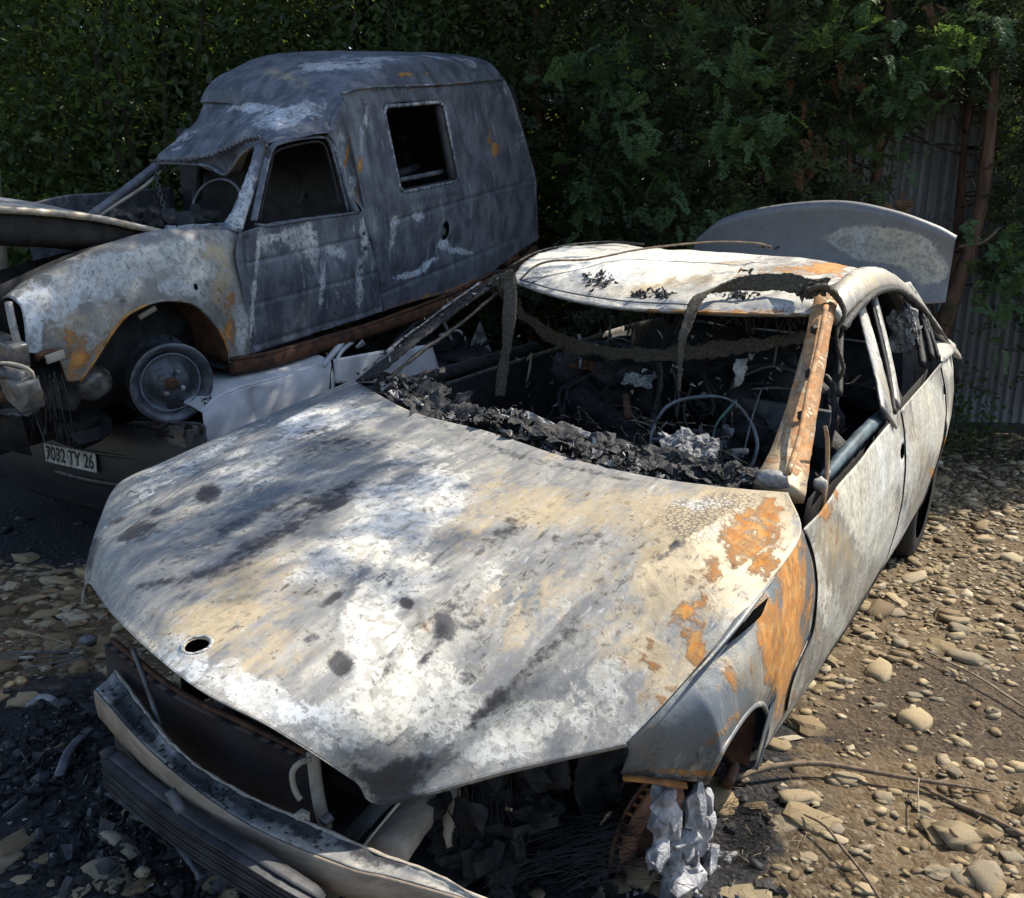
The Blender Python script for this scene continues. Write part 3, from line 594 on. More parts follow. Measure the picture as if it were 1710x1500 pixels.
# right side: dark door shells
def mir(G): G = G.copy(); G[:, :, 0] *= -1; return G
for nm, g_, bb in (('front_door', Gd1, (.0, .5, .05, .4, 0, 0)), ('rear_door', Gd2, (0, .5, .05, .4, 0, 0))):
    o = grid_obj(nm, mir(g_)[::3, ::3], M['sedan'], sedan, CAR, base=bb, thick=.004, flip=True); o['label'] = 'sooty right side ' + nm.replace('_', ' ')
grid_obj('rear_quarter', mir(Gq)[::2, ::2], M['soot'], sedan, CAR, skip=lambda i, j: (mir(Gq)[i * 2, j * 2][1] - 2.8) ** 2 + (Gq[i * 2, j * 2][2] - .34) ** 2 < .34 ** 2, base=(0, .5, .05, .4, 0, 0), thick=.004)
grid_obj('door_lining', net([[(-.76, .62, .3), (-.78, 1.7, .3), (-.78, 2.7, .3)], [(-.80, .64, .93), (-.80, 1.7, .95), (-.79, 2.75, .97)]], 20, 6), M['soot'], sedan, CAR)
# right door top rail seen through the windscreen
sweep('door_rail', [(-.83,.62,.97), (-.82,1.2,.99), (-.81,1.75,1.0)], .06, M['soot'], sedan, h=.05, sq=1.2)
# blue grey inner bar along the left door top
sweep('door_guard_bar', [at(CAR,1375,800,0,.80), at(CAR,1400,770,0,.79), at(CAR,1440,725,0,.79), at(CAR,1488,678,0,.79)], [.035,.05,.05,.045], M['bluesteel'], sedan, n=20, jitter=.004)

# ---------------- greenhouse
GHN = (1, 0, .63)
def g(u, v, off=0): return at(CAR, u, v, GHN, 1.451 + off)
pl = dict(frame=CAR)
pp = [(RU,1365,580,20,100,8,.35),(RU,1330,700,14,80,10,.4),(RU,1345,780,30,40,0,.3),(TA,1350,750,40,80,0,.5),(RU,1375,540,40,40,0,.45),(RU,1355,640,12,80,8,.5),(RU,1340,720,16,60,8,.4),(TA,1385,620,12,120,8,.5),(SO,1350,800,30,40,0,.35),(SO,1385,730,8,60,0,.35),(BG,1375,770,14,60,0,.5),(RU,1395,700,8,80,0,.35),(AS,1355,600,8,130,8,.3)]
# left A pillar: main strip plus outer strip
ap = sweep('a_pillar', [at(CAR,1300,822,1,.42), at(CAR,1320,760,1,.62), at(CAR,1340,680,1,.82), at(CAR,1358,600,1,1.02), at(CAR,1372,530,1,1.2), at(CAR,1380,500,1,1.3)], [.15,.12,.10,.09,.08,.085], M['pillar'], sedan, h=[.06,.05,.045,.045,.045,.04], up=(.25,-.75,.6), sq=1.4, n=40, sec=8, frame=CAR, paint=pp, base=(.28, .02, -.15, .1, .6, -.1), jitter=.002)
ap['label'] = 'orange brown left windscreen pillar'
sweep('pillar_flange', [at(CAR,1283,806,1,.44), at(CAR,1306,745,1,.62), at(CAR,1327,670,1,.82), at(CAR,1345,595,1,1.02), at(CAR,1358,528,1,1.2)], .022, M['pillar'], ap, h=.012, up=(.25,-.75,.6), sq=1.3, n=30, frame=CAR, paint=pp, base=(.5,0,0,.1,.5,0))
sweep('pillar_ridge', [at(CAR,1318,800,1,.44)+[0,-.02,.02], at(CAR,1338,735,1,.62)+[0,-.02,.02], at(CAR,1352,660,1,.82)+[0,-.02,.02], at(CAR,1368,590,1,1.02)+[0,-.02,.02], at(CAR,1381,520,1,1.2)+[0,-.02,.02]], .018, M['pillar'], ap, h=.014, n=30, frame=CAR, paint=pp, base=(.55,-.1,.1,0,.6,0))
sweep('mirror_mount', [at(CAR,1372,858,0,.83), at(CAR,1380,800,0,.83), at(CAR,1382,740,0,.82), at(CAR,1378,712,0,.81)], [.055,.04,.02,.006], M['pillar'], sedan, h=.012, up=(1,0,0), sq=1.3, n=14, frame=CAR, base=(.45,.1,0,.2,.3,0))
vf_obj('ash_lump', lump_vf(at(CAR,1370,808,0,.83), (.022,.022,.022), .5, 2.5), M['ashpale'], sedan)
for (u, v, y) in ((1362,560,1.12),(1352,632,.94),(1340,702,.76)): vf_obj('trim_clip', lump_vf(at(CAR,u,v,1,y)+[0,-.03,.02], (.010,.008,.016), .7, 3), M['char'], ap)
vf_obj('cowl_corner', lump_vf(at(CAR,1292,800,1,.42), (.05,.03,.025), .4, 3), M['ashgrey'], sedan)
# right A pillar
apr = sweep('a_pillar', [at(CAR,612,632,1,.50), at(CAR,670,585,1,.70), at(CAR,740,530,1,.92), at(CAR,800,488,1,1.12), at(CAR,848,460,1,1.28)], [.11,.085,.075,.07,.07], M['soot'], sedan, h=.022, up=(-.25,-.75,.6), sq=1.4, n=50, sec=8, frame=CAR, jitter=.006)
apr['label'] = 'charred black right windscreen pillar'
for k in range(70):
    s = random.random(); p = arc([at(CAR,612,632,1,.47), at(CAR,740,530,1,.88), at(CAR,848,460,1,1.25)], 30)[int(s * 29)] + np.array([random.uniform(-.03,.03), random.uniform(-.03, 0), random.uniform(0,.03)])
    vf_obj('paint_flake', shard_vf(p, random.uniform(.006,.022), .06), M['ashpale'] if random.random() < .35 else M['char'], apr)
sweep('screen_gasket', [at(CAR,640,640,1,.53), at(CAR,700,590,1,.72), at(CAR,770,540,1,.94), at(CAR,830,490,1,1.15)], .014, M['char'], apr, jitter=.006)
sweep('pillar_edge', [at(CAR,606,620,1,.50), at(CAR,668,570,1,.70), at(CAR,738,517,1,.92), at(CAR,800,473,1,1.12)], .008, M['ashgrey'], apr, jitter=.006)
# roof
def r_(u, v, y): return at(CAR, u, v, 1, y)
roof_rows = [
 [r_(862,476,1.27), r_(940,497,1.24), r_(1040,512,1.21), r_(1180,519,1.2), r_(1290,522,1.22), r_(1372,522,1.26)],
 [r_(862,455,1.36), r_(945,480,1.33), r_(1040,490,1.31), r_(1180,500,1.30), r_(1290,500,1.32), r_(1380,500,1.36)],
 [r_(884,432,1.65), (-.36,1.66,1.425), (-.1,1.68,1.40), (.15,1.68,1.395), (.36,1.68,1.42), (.54,1.65,1.41)],
 [r_(922,417,2.05), (-.36,2.08,1.445), (-.1,2.1,1.43), (.15,2.1,1.43), (.36,2.08,1.44), (.54,2.05,1.42)],
 [r_(972,409,2.45), (-.34,2.5,1.44), (-.1,2.52,1.445), (.15,2.52,1.445), (.34,2.5,1.435), (.53,2.45,1.41)],
 [r_(1030,407,2.80), (-.34,2.88,1.37), (-.1,2.92,1.38), (.15,2.92,1.38), (.34,2.88,1.37), (.51,2.80,1.34)]]
GRf = net(roof_rows, 120, 100); PR = GRf.reshape(-1, 3)
uvr = project(CAR, PR); rz_ = .008 * fbm(PR, 3.5, 3, 4.4) + .003 * fbm(PR, 11, 2, 1.1)
for poly, wd_, hg_ in [([(930,470),(1010,450),(1100,418)], 10, .010), ([(1040,500),(1110,470),(1240,440)], 8, -.010), ([(1120,505),(1190,470),(1330,440)], 9, .012), ([(1200,512),(1290,480),(1380,455)], 8, -.010), ([(1180,515),(1280,505),(1370,512)], 5, .008), ([(900,478),(1040,505),(1180,512)], 3, -.006)]:
    for a_, b_ in zip(poly[:-1], poly[1:]):
        a1 = np.array(a_, float); ab = np.array(b_, float) - a1; t_ = np.clip(((uvr - a1) @ ab) / (ab @ ab), 0, 1); q_ = uvr - (a1 + t_[:, None] * ab); rz_ += hg_ * .7 * np.exp(-(np.hypot(q_[:, 0], q_[:, 1]) / wd_) ** 2)
GRf[:, :, 2] += rz_.reshape(100, 120)
rp = [(RU,1300,450,90,12,8,.5),(RU,1200,520,120,5,0,.4),(SO,930,486,60,4,-12,.5),(SO,1100,512,80,4,0,.4),(RU,1400,455,30,16,0,.5),(TA,1300,470,80,14,10,.5),(TA,1100,470,120,14,15,.4),(RU,1330,460,70,12,10,.40),(RU,1380,445,50,12,10,.5),(RU,1240,470,80,12,15,.2),(RU,1250,520,140,6,0,.55),(TA,1200,450,160,20,15,.4),(AS,1050,450,160,30,0,.5),(AS,1150,425,120,12,0,.5),(TA,960,480,60,12,-15,.2),(BG,1010,440,40,10,20,.3),(SO,1290,515,80,6,0,.5),(SO,880,470,20,10,0,.4),(AS,930,430,60,16,0,.5),(BG,1150,495,60,8,-10,.3)]
roof = grid_obj('roof_panel', GRf, M['roof'], sedan, CAR, paint=rp, base=(-.06, -.2, .40, 0, .22, -.2), thick=.003)
hd = sweep('roof_header', [r_(855,470,1.27), r_(935,497,1.23), r_(1040,516,1.2), r_(1180,523,1.19), r_(1290,527,1.21), r_(1372,524,1.25)], .05, M['roof'], sedan, h=.012, up=(0,.3,1), sq=1.35, n=50, frame=CAR, paint=rp, base=(.25, .05, .2, .1, .4, 0), jitter=.004)
sweep('header_groove', [r_(868,472,1.25)+[0,0,.012], r_(940,492,1.23)+[0,0,.012], r_(1040,508,1.2)+[0,0,.012], r_(1150,514,1.19)+[0,0,.012]], .012, M['steelgrey'], hd, h=.006, n=30)
# left roof rail, gutter and C pillar
rail = [(.625,1.30,1.355), (.615,1.55,1.40), (.605,1.85,1.425), (.60,2.15,1.42), (.61,2.45,1.385), (.655,2.75,1.29), (.71,3.02,1.16), (.755,3.25,1.04), (.78,3.4,.985)]
ra = sweep('roof_rail', rail, [.10,.11,.12,.12,.12,.12,.13,.16,.2], M['sedan'], sedan, h=[.05,.055,.05,.05,.05,.05,.05,.05,.04], up=(.6,0,.8), n=60, sec=14, jitter=.003, frame=CAR, paint=[(RU,1410,480,40,30,0,.25),(AS,1450,450,60,12,0,.4),(SO,1500,450,40,14,-20,.35),(TA,1440,470,60,20,0,.3)], base=(0,.12,.2,.1,.35,-.2))
rail2 = [np.array(p) + np.array([.05, .0, -.045]) for p in rail[:-1]]
sweep('door_seal', rail2, .03, M['char'], ra, n=60, jitter=.005)
sweep('roof_ditch', [(.54,1.36,1.40),(.545,1.65,1.418),(.545,2.05,1.428),(.535,2.45,1.418),(.52,2.8,1.35)], .02, M['char'], roof, h=.012, n=40, jitter=.003)
railR = [np.array(p) * [-1, 1, 1] for p in rail]
railR = [p + np.array([.03, 0, -.03]) for p in railR]
sweep('roof_rail', railR, .09, M['soot'], sedan, h=.045, up=(-.6,0,.8), n=40)
# door frames (light B posts, dark rear frame)
sweep('door_frame', [g(1402,660,-.01), g(1404,560,-.01), g(1412,512,-.01), g(1432,497,-.01), g(1442,520,-.01), g(1455,590,-.01), g(1470,665,-.01), g(1476,700,-.01)], .022, M['soot'], d1, h=.02, n=50, sq=1.2)
bp = [(AS,1450,560,20,80,0,.4),(SO,1470,690,20,30,0,1.0),(TA,1450,620,10,60,0,.3),(SO,1440,500,10,10,0,.4)]
sweep('b_pillar', [g(1430,486), g(1446,540), g(1462,600), g(1475,650), g(1484,700)], [.09,.12,.13,.13,.14], M['sedan'], sedan, h=.016, up=(1,0,.6), sq=1.38, n=30, sec=8, jitter=.002, frame=CAR, paint=bp, base=(0,0,.5,.1,.4,-.2))
sweep('door_frame', [g(1458,486,.012), g(1472,540,.012), g(1486,600,.012), g(1496,655,.012), g(1498,676,.012)], .055, M['sedan'], d2, h=.016, up=(1,0,.6), sq=1.38, n=30, frame=CAR, paint=bp, base=(0,-.1,.6,.1,.3,-.2))
sweep('door_post_gap', [g(1450,484,.012), g(1464,540,.012), g(1478,600,.012), g(1489,655,.012), g(1494,690,.012)], .016, M['soot'], sedan, h=.012, n=30)
sweep('door_frame', [g(1456,486,.006), g(1476,474,.006), g(1500,478,.006), g(1522,500,.006), g(1541,540,.006), g(1552,580,.006), g(1556,600,.006)], .03, M['soot'], d2, h=.03, n=40, jitter=.004)
sweep('quarter_frame', [g(1513,492,-.01), g(1527,530,-.01), g(1537,580,-.01), g(1541,610,-.01)], .035, M['soot'], sedan, h=.03, n=24, jitter=.004)
sweep('frame_edge', [g(1526,488,.02), g(1545,530,.02), g(1560,575,.02), g(1568,600,.02)], .03, M['soot'], sedan, h=.02, n=24, jitter=.003)
for k, pth in enumerate(([(1518,482),(1538,515),(1552,556)], [(1510,500),(1525,530),(1534,575)], [(1475,470),(1500,474),(1518,492)])):
    sweep('bleached_edge', [g(u, v, .03) for u, v in pth], .007, M['ashgrey'], sedan, jitter=.006)
# C pillar sheet
CP = [[g(1520,470,.0), g(1545,510,.0), (.70,2.95,1.19), (.775,3.25,1.0)], [(.56,2.80,1.33), (.6,2.95,1.22), (.66,3.15,1.10), (.74,3.45,1.0)], [(.50,2.85,1.33), (.5,3.05,1.2), (.5,3.25,1.08), (.5,3.5,1.0)]]
grid_obj('c_pillar', net(CP, 20, 16), M['sedan'], sedan, CAR, base=(0,0,.45,.1,.1,0), thick=.004, flip=True)
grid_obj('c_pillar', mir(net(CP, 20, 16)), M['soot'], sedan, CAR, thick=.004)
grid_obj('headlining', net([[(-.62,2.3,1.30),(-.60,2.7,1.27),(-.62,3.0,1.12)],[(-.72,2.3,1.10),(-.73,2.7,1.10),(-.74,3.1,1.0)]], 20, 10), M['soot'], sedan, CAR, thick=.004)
# rear deck shoulder
grid_obj('rear_shoulder', net([[(.835,2.76,.995),(.84,3.1,1.0),(.80,3.45,.99),(.70,3.72,.97)],[(.76,2.9,1.04),(.78,3.15,1.04),(.74,3.45,1.02),(.62,3.72,.99)],[(.68,3.0,1.06),(.66,3.2,1.05),(.6,3.5,1.02),(.5,3.75,.98)]], 24, 10), M['sedan'], sedan, CAR, base=(0,-.1,.7,.05,.1,-.2), thick=.004, flip=True)

# ---------------- raised boot lid
lid_t = [(1160,398),(1205,365),(1290,344),(1400,336),(1490,352),(1560,377),(1594,396)]
lid_b = [(1130,470),(1200,500),(1290,505),(1400,508),(1480,508),(1540,508),(1576,507)]
YT = 3.62
Lr = []
for f in np.linspace(0, 1, 5):
    row = []
    for (a, b) in zip(lid_t, lid_b): row.append(at(CAR, a[0] * (1 - f) + b[0] * f, a[1] * (1 - f) + b[1] * f, (0, 1, -.12), YT - .12 * 1.5 + .05 * f + .03 * math.sin(f * 3.1)))
    Lr.append(row)
GL = net(Lr, 90, 50); PL = GL.reshape(-1, 3); GL[:, :, 1] += (.008 * fbm(PL, 3, 3, 2.2)).reshape(50, 90); GL[:4, :, 1] += np.array([.03, .016, .006, .001])[:, None]; GL[:, :, 1] += .05 * (np.linspace(-1, 1, 90) ** 2)[None, :]
lidp = [(AS,1480,412,80,24,-8,.6),(AS,1545,450,34,24,-20,.6),(TA,1480,400,100,60,-10,.5),(BG,1220,380,60,40,0,.4),(SO,1300,348,90,5,0,.4),(AS,1470,405,90,30,-8,.75),(AS,1540,440,60,30,-30,.5),(AS,1420,400,40,16,0,.5),(AS,1450,440,50,20,0,.3),(AS,1470,410,60,22,-8,.62),(AS,1520,400,50,16,-10,.5),(AS,1500,430,60,10,0,.35),(AS,1560,450,30,18,0,.6),(TA,1505,400,30,14,0,.4),(SO,1250,360,60,8,0,.25),(SO,1200,380,30,8,0,.2),(BG,1300,390,120,60,0,.3),(AS,1430,405,30,12,0,.5),(AS,1420,350,60,4,-8,.2)]
lid = grid_obj('boot_lid', GL, M['lid'], sedan, CAR, paint=lidp, base=(-.4, -.3, -.06, .3, -.2, -.5), thick=.012, off=0)
lid['label'] = 'raised grey boot lid with flaking patches'
for sx in (-.45, .45): sweep('lid_hinge', [(sx,3.1,1.02), (sx,3.35,1.12), (sx,3.55,1.18)], .03, M['soot'], sedan, n=12)

# ---------------- front end
def fr(u, v, y): return at(CAR, u, v, 1, y)
beam_c = [(-.60,-.72,.505), (-.45,-.84,.51), (-.2,-.93,.515), (.05,-.955,.51), (.3,-.93,.49), (.5,-.87,.465), (.7,-.76,.43)]
ft = [c(160,1152,.565), c(262,1263,.555), c(409,1373,.54), c(573,1445,.52), c(640,1462,.512), c(702,1479,.505), c(784,1503,.495), c(870,1530,.48)]
rt = [c(192,1124,.57), c(287,1246,.56), c(389,1320,.545), c(500,1372,.53), c(570,1403,.52), c(633,1430,.514), c(723,1464,.505), c(800,1503,.495), c(880,1535,.48)]
beam_c = [(np.array(a_) + b_) / 2 for a_, b_ in zip(ft, rt)]
FT = arc(ft, 90); RT = arc(rt, 90)
BM = np.stack([RT + [0,0,-.03], RT, RT * .6 + FT * .4 - [0,0,.004], FT, FT + [0,-.002,-.004], FT + [0,-.001,-.036], FT + [0,.002,-.070], FT + [0,.02,-.074]])
beam = grid_obj('bumper_beam', BM[3:], M['beam'], sedan, CAR, thick=.004)
bt = net(list(BM[:4]), 140, 16, True); bt[:, :, 2] += (.002 * fbm(bt.reshape(-1, 3), 14, 3, 5)).reshape(16, 140)
grid_obj('beam_top', bt, M['hood'], beam, CAR, paint=[(SO,250,1210,30,40,-45,.5),(SO,500,1380,50,14,-30,.6),(SO,660,1440,30,8,-20,.6),(SO,330,1290,60,30,-45,.8),(SO,430,1350,60,16,-30,.6),(SO,220,1180,30,50,-40,.7),(RU,440,1355,50,10,-30,.5),(SO,600,1420,60,20,-20,.5)], base=(.0,.30,-.15,.5,.0,-.2), thick=.003)
sweep('beam_edge', [p + np.array([0,.002,.004]) for p in rt], .008, M['beige'], beam, h=.006, n=60, jitter=.004)
BMC = arc(beam_c, 100)
vf_obj('soot_crust', merge([lump_vf(BMC[random.randint(3, 70)] + [0, random.uniform(-.022,.022), .002], (random.uniform(.001,.007), random.uniform(.001,.006), random.uniform(.001,.003)), .7, 3, ICO1) for _ in range(120)]), M['char'], beam, kind='stuff')
cl = thing  # (no new thing: clip belongs to the beam)
vf_obj('beam_clip', merge([box_vf(fr(505,1375,-.86) + np.array([0, 0, .01]), (.022,.022,.03)), sweep_vf([fr(495,1380,-.87), fr(500,1362,-.87), fr(512,1362,-.86), fr(516,1382,-.86)], .008, n=12)]), M['beige'], beam, bev=.002)
# radiator with fins and side tank
rad0 = [fr(193,1068,-.70), fr(300,1150,-.73), fr(420,1210,-.74), fr(530,1262,-.72)]
radb = [p - np.array([0, .0, .42]) for p in rad0]
GRad = net([rad0, radb], 60, 20)
rad = grid_obj('radiator', GRad, M['fin'], sedan, CAR, thick=.03)
sweep('radiator_frame', [p + np.array([0, -.01, .004]) for p in rad0], .016, M['rustdark'], rad, h=.010, n=24, sq=1.2)
vf_obj('radiator_fin', merge([sweep_vf([(rad0[0] * (1 - f) + radb[0] * f) + [0, -.018, 0], (rad0[1] * (1 - f) + radb[1] * f) + [0, -.018, 0], (rad0[2] * (1 - f) + radb[2] * f) + [0, -.018, 0], (rad0[3] * (1 - f) + radb[3] * f) + [0, -.018, 0]], .0016, n=14, sec=3) for f in np.linspace(.03, .97, 64)]), M['rustdark'], rad, kind='stuff')
sweep('radiator_post', [fr(522,1255,-.76), fr(528,1310,-.78), fr(535,1350,-.80), fr(545,1385,-.80)], .028, M['beige'], sedan, h=.018, sq=1.3, n=14)
sweep('radiator_hose', [fr(222,1085,-.78), fr(236,1120,-.79), fr(250,1160,-.80), fr(268,1212,-.81)], .012, M['steelgrey'], sedan, n=24)
sweep('loop_bracket', [fr(520,1268,-.80), fr(500,1275,-.82), fr(488,1292,-.83), fr(492,1318,-.83), fr(502,1336,-.83)], .013, M['beige'], sedan, n=24)
sweep('post_bolt', [fr(538,1375,-.84), fr(552,1362,-.82)], .024, M['steelgrey'], sedan, n=6)
# second grille-like cooler in front of and below the beam
co0 = [fr(186,1264,-.90), fr(254,1320,-.94), fr(327,1373,-.97), fr(409,1423,-.99), fr(471,1463,-.98), fr(540,1505,-.95)]
com = vf_obj('lower_cooler', merge([sweep_vf([np.array(p) - [0, 0, .0105 * k] for p in co0], .055 - .004 * (k % 2), .0085, up=(0,0,1), n=26, sec=6, sq=1.25, jitter=.001) for k in range(7)]), M['steeldark'], sedan, smooth=False)
sweep('cooler_top', [np.array(p) + [0, .004, .008] for p in co0], .030, M['steeldark'], com, h=.006, up=(0,0,1), sq=1.35, n=24, jitter=.003)
sweep('cooler_endcap', [fr(180,1252,-.90), fr(186,1275,-.90), fr(195,1300,-.9), fr(200,1330,-.9)], .035, M['steeldark'], com, h=.03, sq=1.2, n=12)
sweep('cooler_strut', [fr(283,1320,-.99), fr(303,1356,-.99)], .022, M['steelgrey'], com, sq=1.3, n=6)
# headlamp leftovers and rails on the car's left
sweep('chassis_rail', [fr(640,1430,-.74), fr(680,1375,-.62), fr(722,1318,-.50), fr(770,1270,-.36)], [.10,.095,.09,.08], M['beige'], sedan, h=[.09,.085,.08,.07], sq=1.3, n=14, jitter=.003)
sweep('slam_panel', [fr(560,1425,-.80), fr(610,1370,-.76), fr(660,1320,-.72), fr(700,1290,-.66)], .07, M['steeldark'], sedan, h=.012, sq=1.35, n=14, jitter=.003)
sweep('thin_rod', [fr(595,1430,-.84), fr(630,1385,-.80), fr(672,1335,-.76)], .005, M['beige'], sedan, n=8)
sweep('lamp_bracket', [fr(748,1318,-.50), fr(752,1360,-.52), fr(748,1395,-.54), fr(750,1415,-.55)], [.06,.045,.03,.012], M['beige'], sedan, h=.02, n=14, jitter=.006)
sweep('rusty_bracket', [fr(775,1325,-.42), fr(790,1350,-.44), fr(775,1385,-.46), fr(762,1400,-.47)], [.05,.06,.03,.015], M['rustorange'], sedan, h=.02, n=14, jitter=.008)
sweep('cross_member', [fr(790,1345,-.2), fr(840,1335,-.2), fr(890,1328,-.2)], .05, M['steelgrey'], sedan, h=.045, sq=1.3, n=8)
# engine bay: dark lumps
vf_obj('engine_remains', merge([lump_vf((random.uniform(-.55,.55), random.uniform(-.55,.15), random.uniform(.15,.62)), (random.uniform(.015,.055), random.uniform(.015,.055), random.uniform(.015,.05)), .8, 2.5, ICO2) for _ in range(170)] + [shard_vf((random.uniform(-.5,.6), random.uniform(-.5,.1), random.uniform(.12,.5)), random.uniform(.01,.05), .1) for _ in range(160)] + [box_vf((random.uniform(-.5,.5), random.uniform(-.5,.1), random.uniform(.2,.5)), (random.uniform(.03,.10),random.uniform(.03,.16),random.uniform(.02,.06)), rotm(*(random.uniform(0, 3) for _ in range(3)))) for _ in range(24)]), M['soot'], sedan, smooth=False, kind='stuff')
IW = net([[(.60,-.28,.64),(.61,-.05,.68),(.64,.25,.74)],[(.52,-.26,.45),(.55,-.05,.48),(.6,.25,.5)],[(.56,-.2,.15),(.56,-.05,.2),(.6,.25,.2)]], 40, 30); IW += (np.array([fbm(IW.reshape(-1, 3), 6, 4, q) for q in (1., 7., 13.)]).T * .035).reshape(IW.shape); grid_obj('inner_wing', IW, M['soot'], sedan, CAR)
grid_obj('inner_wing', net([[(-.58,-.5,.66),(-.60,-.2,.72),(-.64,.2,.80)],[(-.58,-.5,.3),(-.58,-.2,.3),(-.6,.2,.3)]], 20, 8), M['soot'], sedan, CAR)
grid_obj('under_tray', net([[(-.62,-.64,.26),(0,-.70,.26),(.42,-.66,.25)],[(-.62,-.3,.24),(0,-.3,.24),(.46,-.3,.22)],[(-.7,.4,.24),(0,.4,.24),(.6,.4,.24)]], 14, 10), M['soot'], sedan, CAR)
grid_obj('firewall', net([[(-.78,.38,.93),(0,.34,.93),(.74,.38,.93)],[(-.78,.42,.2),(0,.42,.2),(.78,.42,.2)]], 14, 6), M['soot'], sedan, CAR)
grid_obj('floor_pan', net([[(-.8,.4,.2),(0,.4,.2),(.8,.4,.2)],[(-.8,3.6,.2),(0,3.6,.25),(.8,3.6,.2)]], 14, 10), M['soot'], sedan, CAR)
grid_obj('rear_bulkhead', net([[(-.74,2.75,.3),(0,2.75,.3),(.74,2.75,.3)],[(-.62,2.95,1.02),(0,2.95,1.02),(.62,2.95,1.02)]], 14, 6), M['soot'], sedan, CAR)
# wires and hanging fibres at the front left
wv = []
for k in range(60):
    u, v = random.uniform(720, 860), random.uniform(1295, 1330); y = random.uniform(-.55, -.25)
    wv.append(sweep_vf([fr(u, v, y), fr(u + random.uniform(-10, 10), v + random.uniform(30, 60), y - .02), fr(u + random.uniform(-26, 26), v + random.uniform(60, 130), y - .03)], random.uniform(.0012, .0028), n=8, sec=4))
vf_obj('hanging_wires', merge(wv), M['char'], sedan, kind='stuff')
wv = []
for k in range(80):   # fibres lying across the ground inside the bay
    u0, v0 = random.uniform(800, 960), random.uniform(1400, 1490)
    wv.append(sweep_vf([at(CAR, u0, v0, 2, .26), at(CAR, u0 + 90, v0 - random.uniform(10, 50), 2, .29), at(CAR, u0 + random.uniform(150, 230), v0 - random.uniform(-10, 70), 2, .27)], random.uniform(.001, .002), n=9, sec=3))
vf_obj('burnt_tyre_wire', merge(wv), M['steeldark'], sedan, kind='stuff')
wv = []
for k in range(130):   # steel cord from the burnt tyre, in front of the wing
    a0 = random.uniform(0, 6.28); u0, v0 = random.uniform(1190, 1260), random.uniform(1340, 1470)
    wv.append(sweep_vf([at(CAR, u0, v0, 2, .16), at(CAR, u0 + random.uniform(20, 60), v0 + random.uniform(-30, 30), 2, .17), at(CAR, u0 + random.uniform(20, 110), v0 + random.uniform(-10, 80), 2, .13)], random.uniform(.0009, .0016), n=9, sec=3))
vf_obj('tyre_cord', merge(wv), M['char'], sedan, kind='stuff')
# brake disc (vented), hub and melted alloy wheel
DC = np.array([.672, -.10, .175]); DM = rotm(0, 0, R_(-8))
disc_prof = lambda r: [(-.003, .05), (-.003, r), (.003, r), (.003, .05)]
dv = []
for dx in (-.012, .012): dv.append(place(lathe_vf(disc_prof(.155), 48), DC + DM @ np.array([dx, 0, 0]), DM))
disc = vf_obj('brake_disc', merge(dv), M['discrust'], sedan, smooth=False)
vf_obj('disc_vane', merge([place(box_vf((0, .148 * math.cos(a), .148 * math.sin(a)), (.02, .012, .006), rotm(a, 0, 0)), DC, DM) for a in np.linspace(0, 6.28, 36, endpoint=False)]), M['rustorange'], disc, kind='stuff')
vf_obj('wheel_hub', place(lathe_vf([(-.05, .0), (-.05, .06), (.03, .07), (.05, .04), (.05, 0)], 24), DC, DM), M['rustdark'], sedan)
def melt(name, specs):
    vv = []
    for (u, v, x, s, am) in specs: vv.append(lump_vf(at(CAR, u, v, 0, x), np.array(s) * [1, 1.1, 1.15], am, 1.4, ICO2))
    V, F = merge(vv); V = V + (np.array([fbm(V, 13, 2, 3.), fbm(V, 13, 2, 13.), fbm(V, 13, 2, 23.)]).T * .010)
    return bevel(vf_obj(name, (V, F), M['alloy'], sedan, smooth=False), .003, 1)
melt('melted_alloy_wheel', [(1108,1340,.80,(.028,.034,.038),.7),(1122,1375,.80,(.022,.030,.045),.8),(1162,1350,.83,(.020,.030,.05),.9),(1182,1335,.84,(.016,.022,.03),.9),(1128,1430,.80,(.03,.035,.06),.8),(1165,1400,.82,(.022,.03,.05),.9),
  (1152,1455,.82,(.028,.03,.05),.8),(1185,1440,.84,(.018,.03,.04),1.),(1205,1450,.86,(.02,.025,.03),1.1),(1120,1480,.80,(.02,.03,.05),.8),(1165,1490,.84,(.03,.04,.04),.9),(1105,1395,.79,(.014,.02,.05),.8),(1205,1478,.86,(.02,.03,.03),1.),(1140,1405,.81,(.03,.045,.035),.9),(1100,1365,.79,(.02,.03,.03),.8),(1180,1380,.83,(.02,.035,.03),.9),(1140,1480,.82,(.04,.05,.035),.9),(1190,1495,.85,(.035,.05,.03),1.),(1095,1430,.79,(.018,.025,.035),.9),(1215,1440,.87,(.02,.03,.02),1.)])
sweep('suspension_arm', [at(CAR,1208,1240,0,.74), at(CAR,1225,1275,0,.76), at(CAR,1215,1310,0,.78)], .035, M['rustdark'], sedan, n=10); sweep('suspension_arm', [at(CAR,1245,1250,0,.72), at(CAR,1240,1300,0,.74)], .03, M['rustdark'], sedan, n=6)
# rear wheels
for sx, lb in ((1, 'sooty left rear wheel with its tyre still on'), (-1, 'right rear wheel in the dark behind the car')):
    wh = vf_obj('wheel', place(lathe_vf([(-.09,.20),(-.08,.19),(.05,.17),(.06,.05),(.07,0)], 32), (sx * .76, 2.80, .305), rotm(0, 0, 0 if sx > 0 else math.pi)), M['steeldark'], sedan); wh['label'] = lb
    vf_obj('tyre', place(lathe_vf([(-.10,.20),(-.105,.26),(-.09,.30),(-.05,.315),(.05,.315),(.09,.30),(.105,.26),(.10,.20)], 44), (sx * .76, 2.80, .305)), M['tyre'], wh)

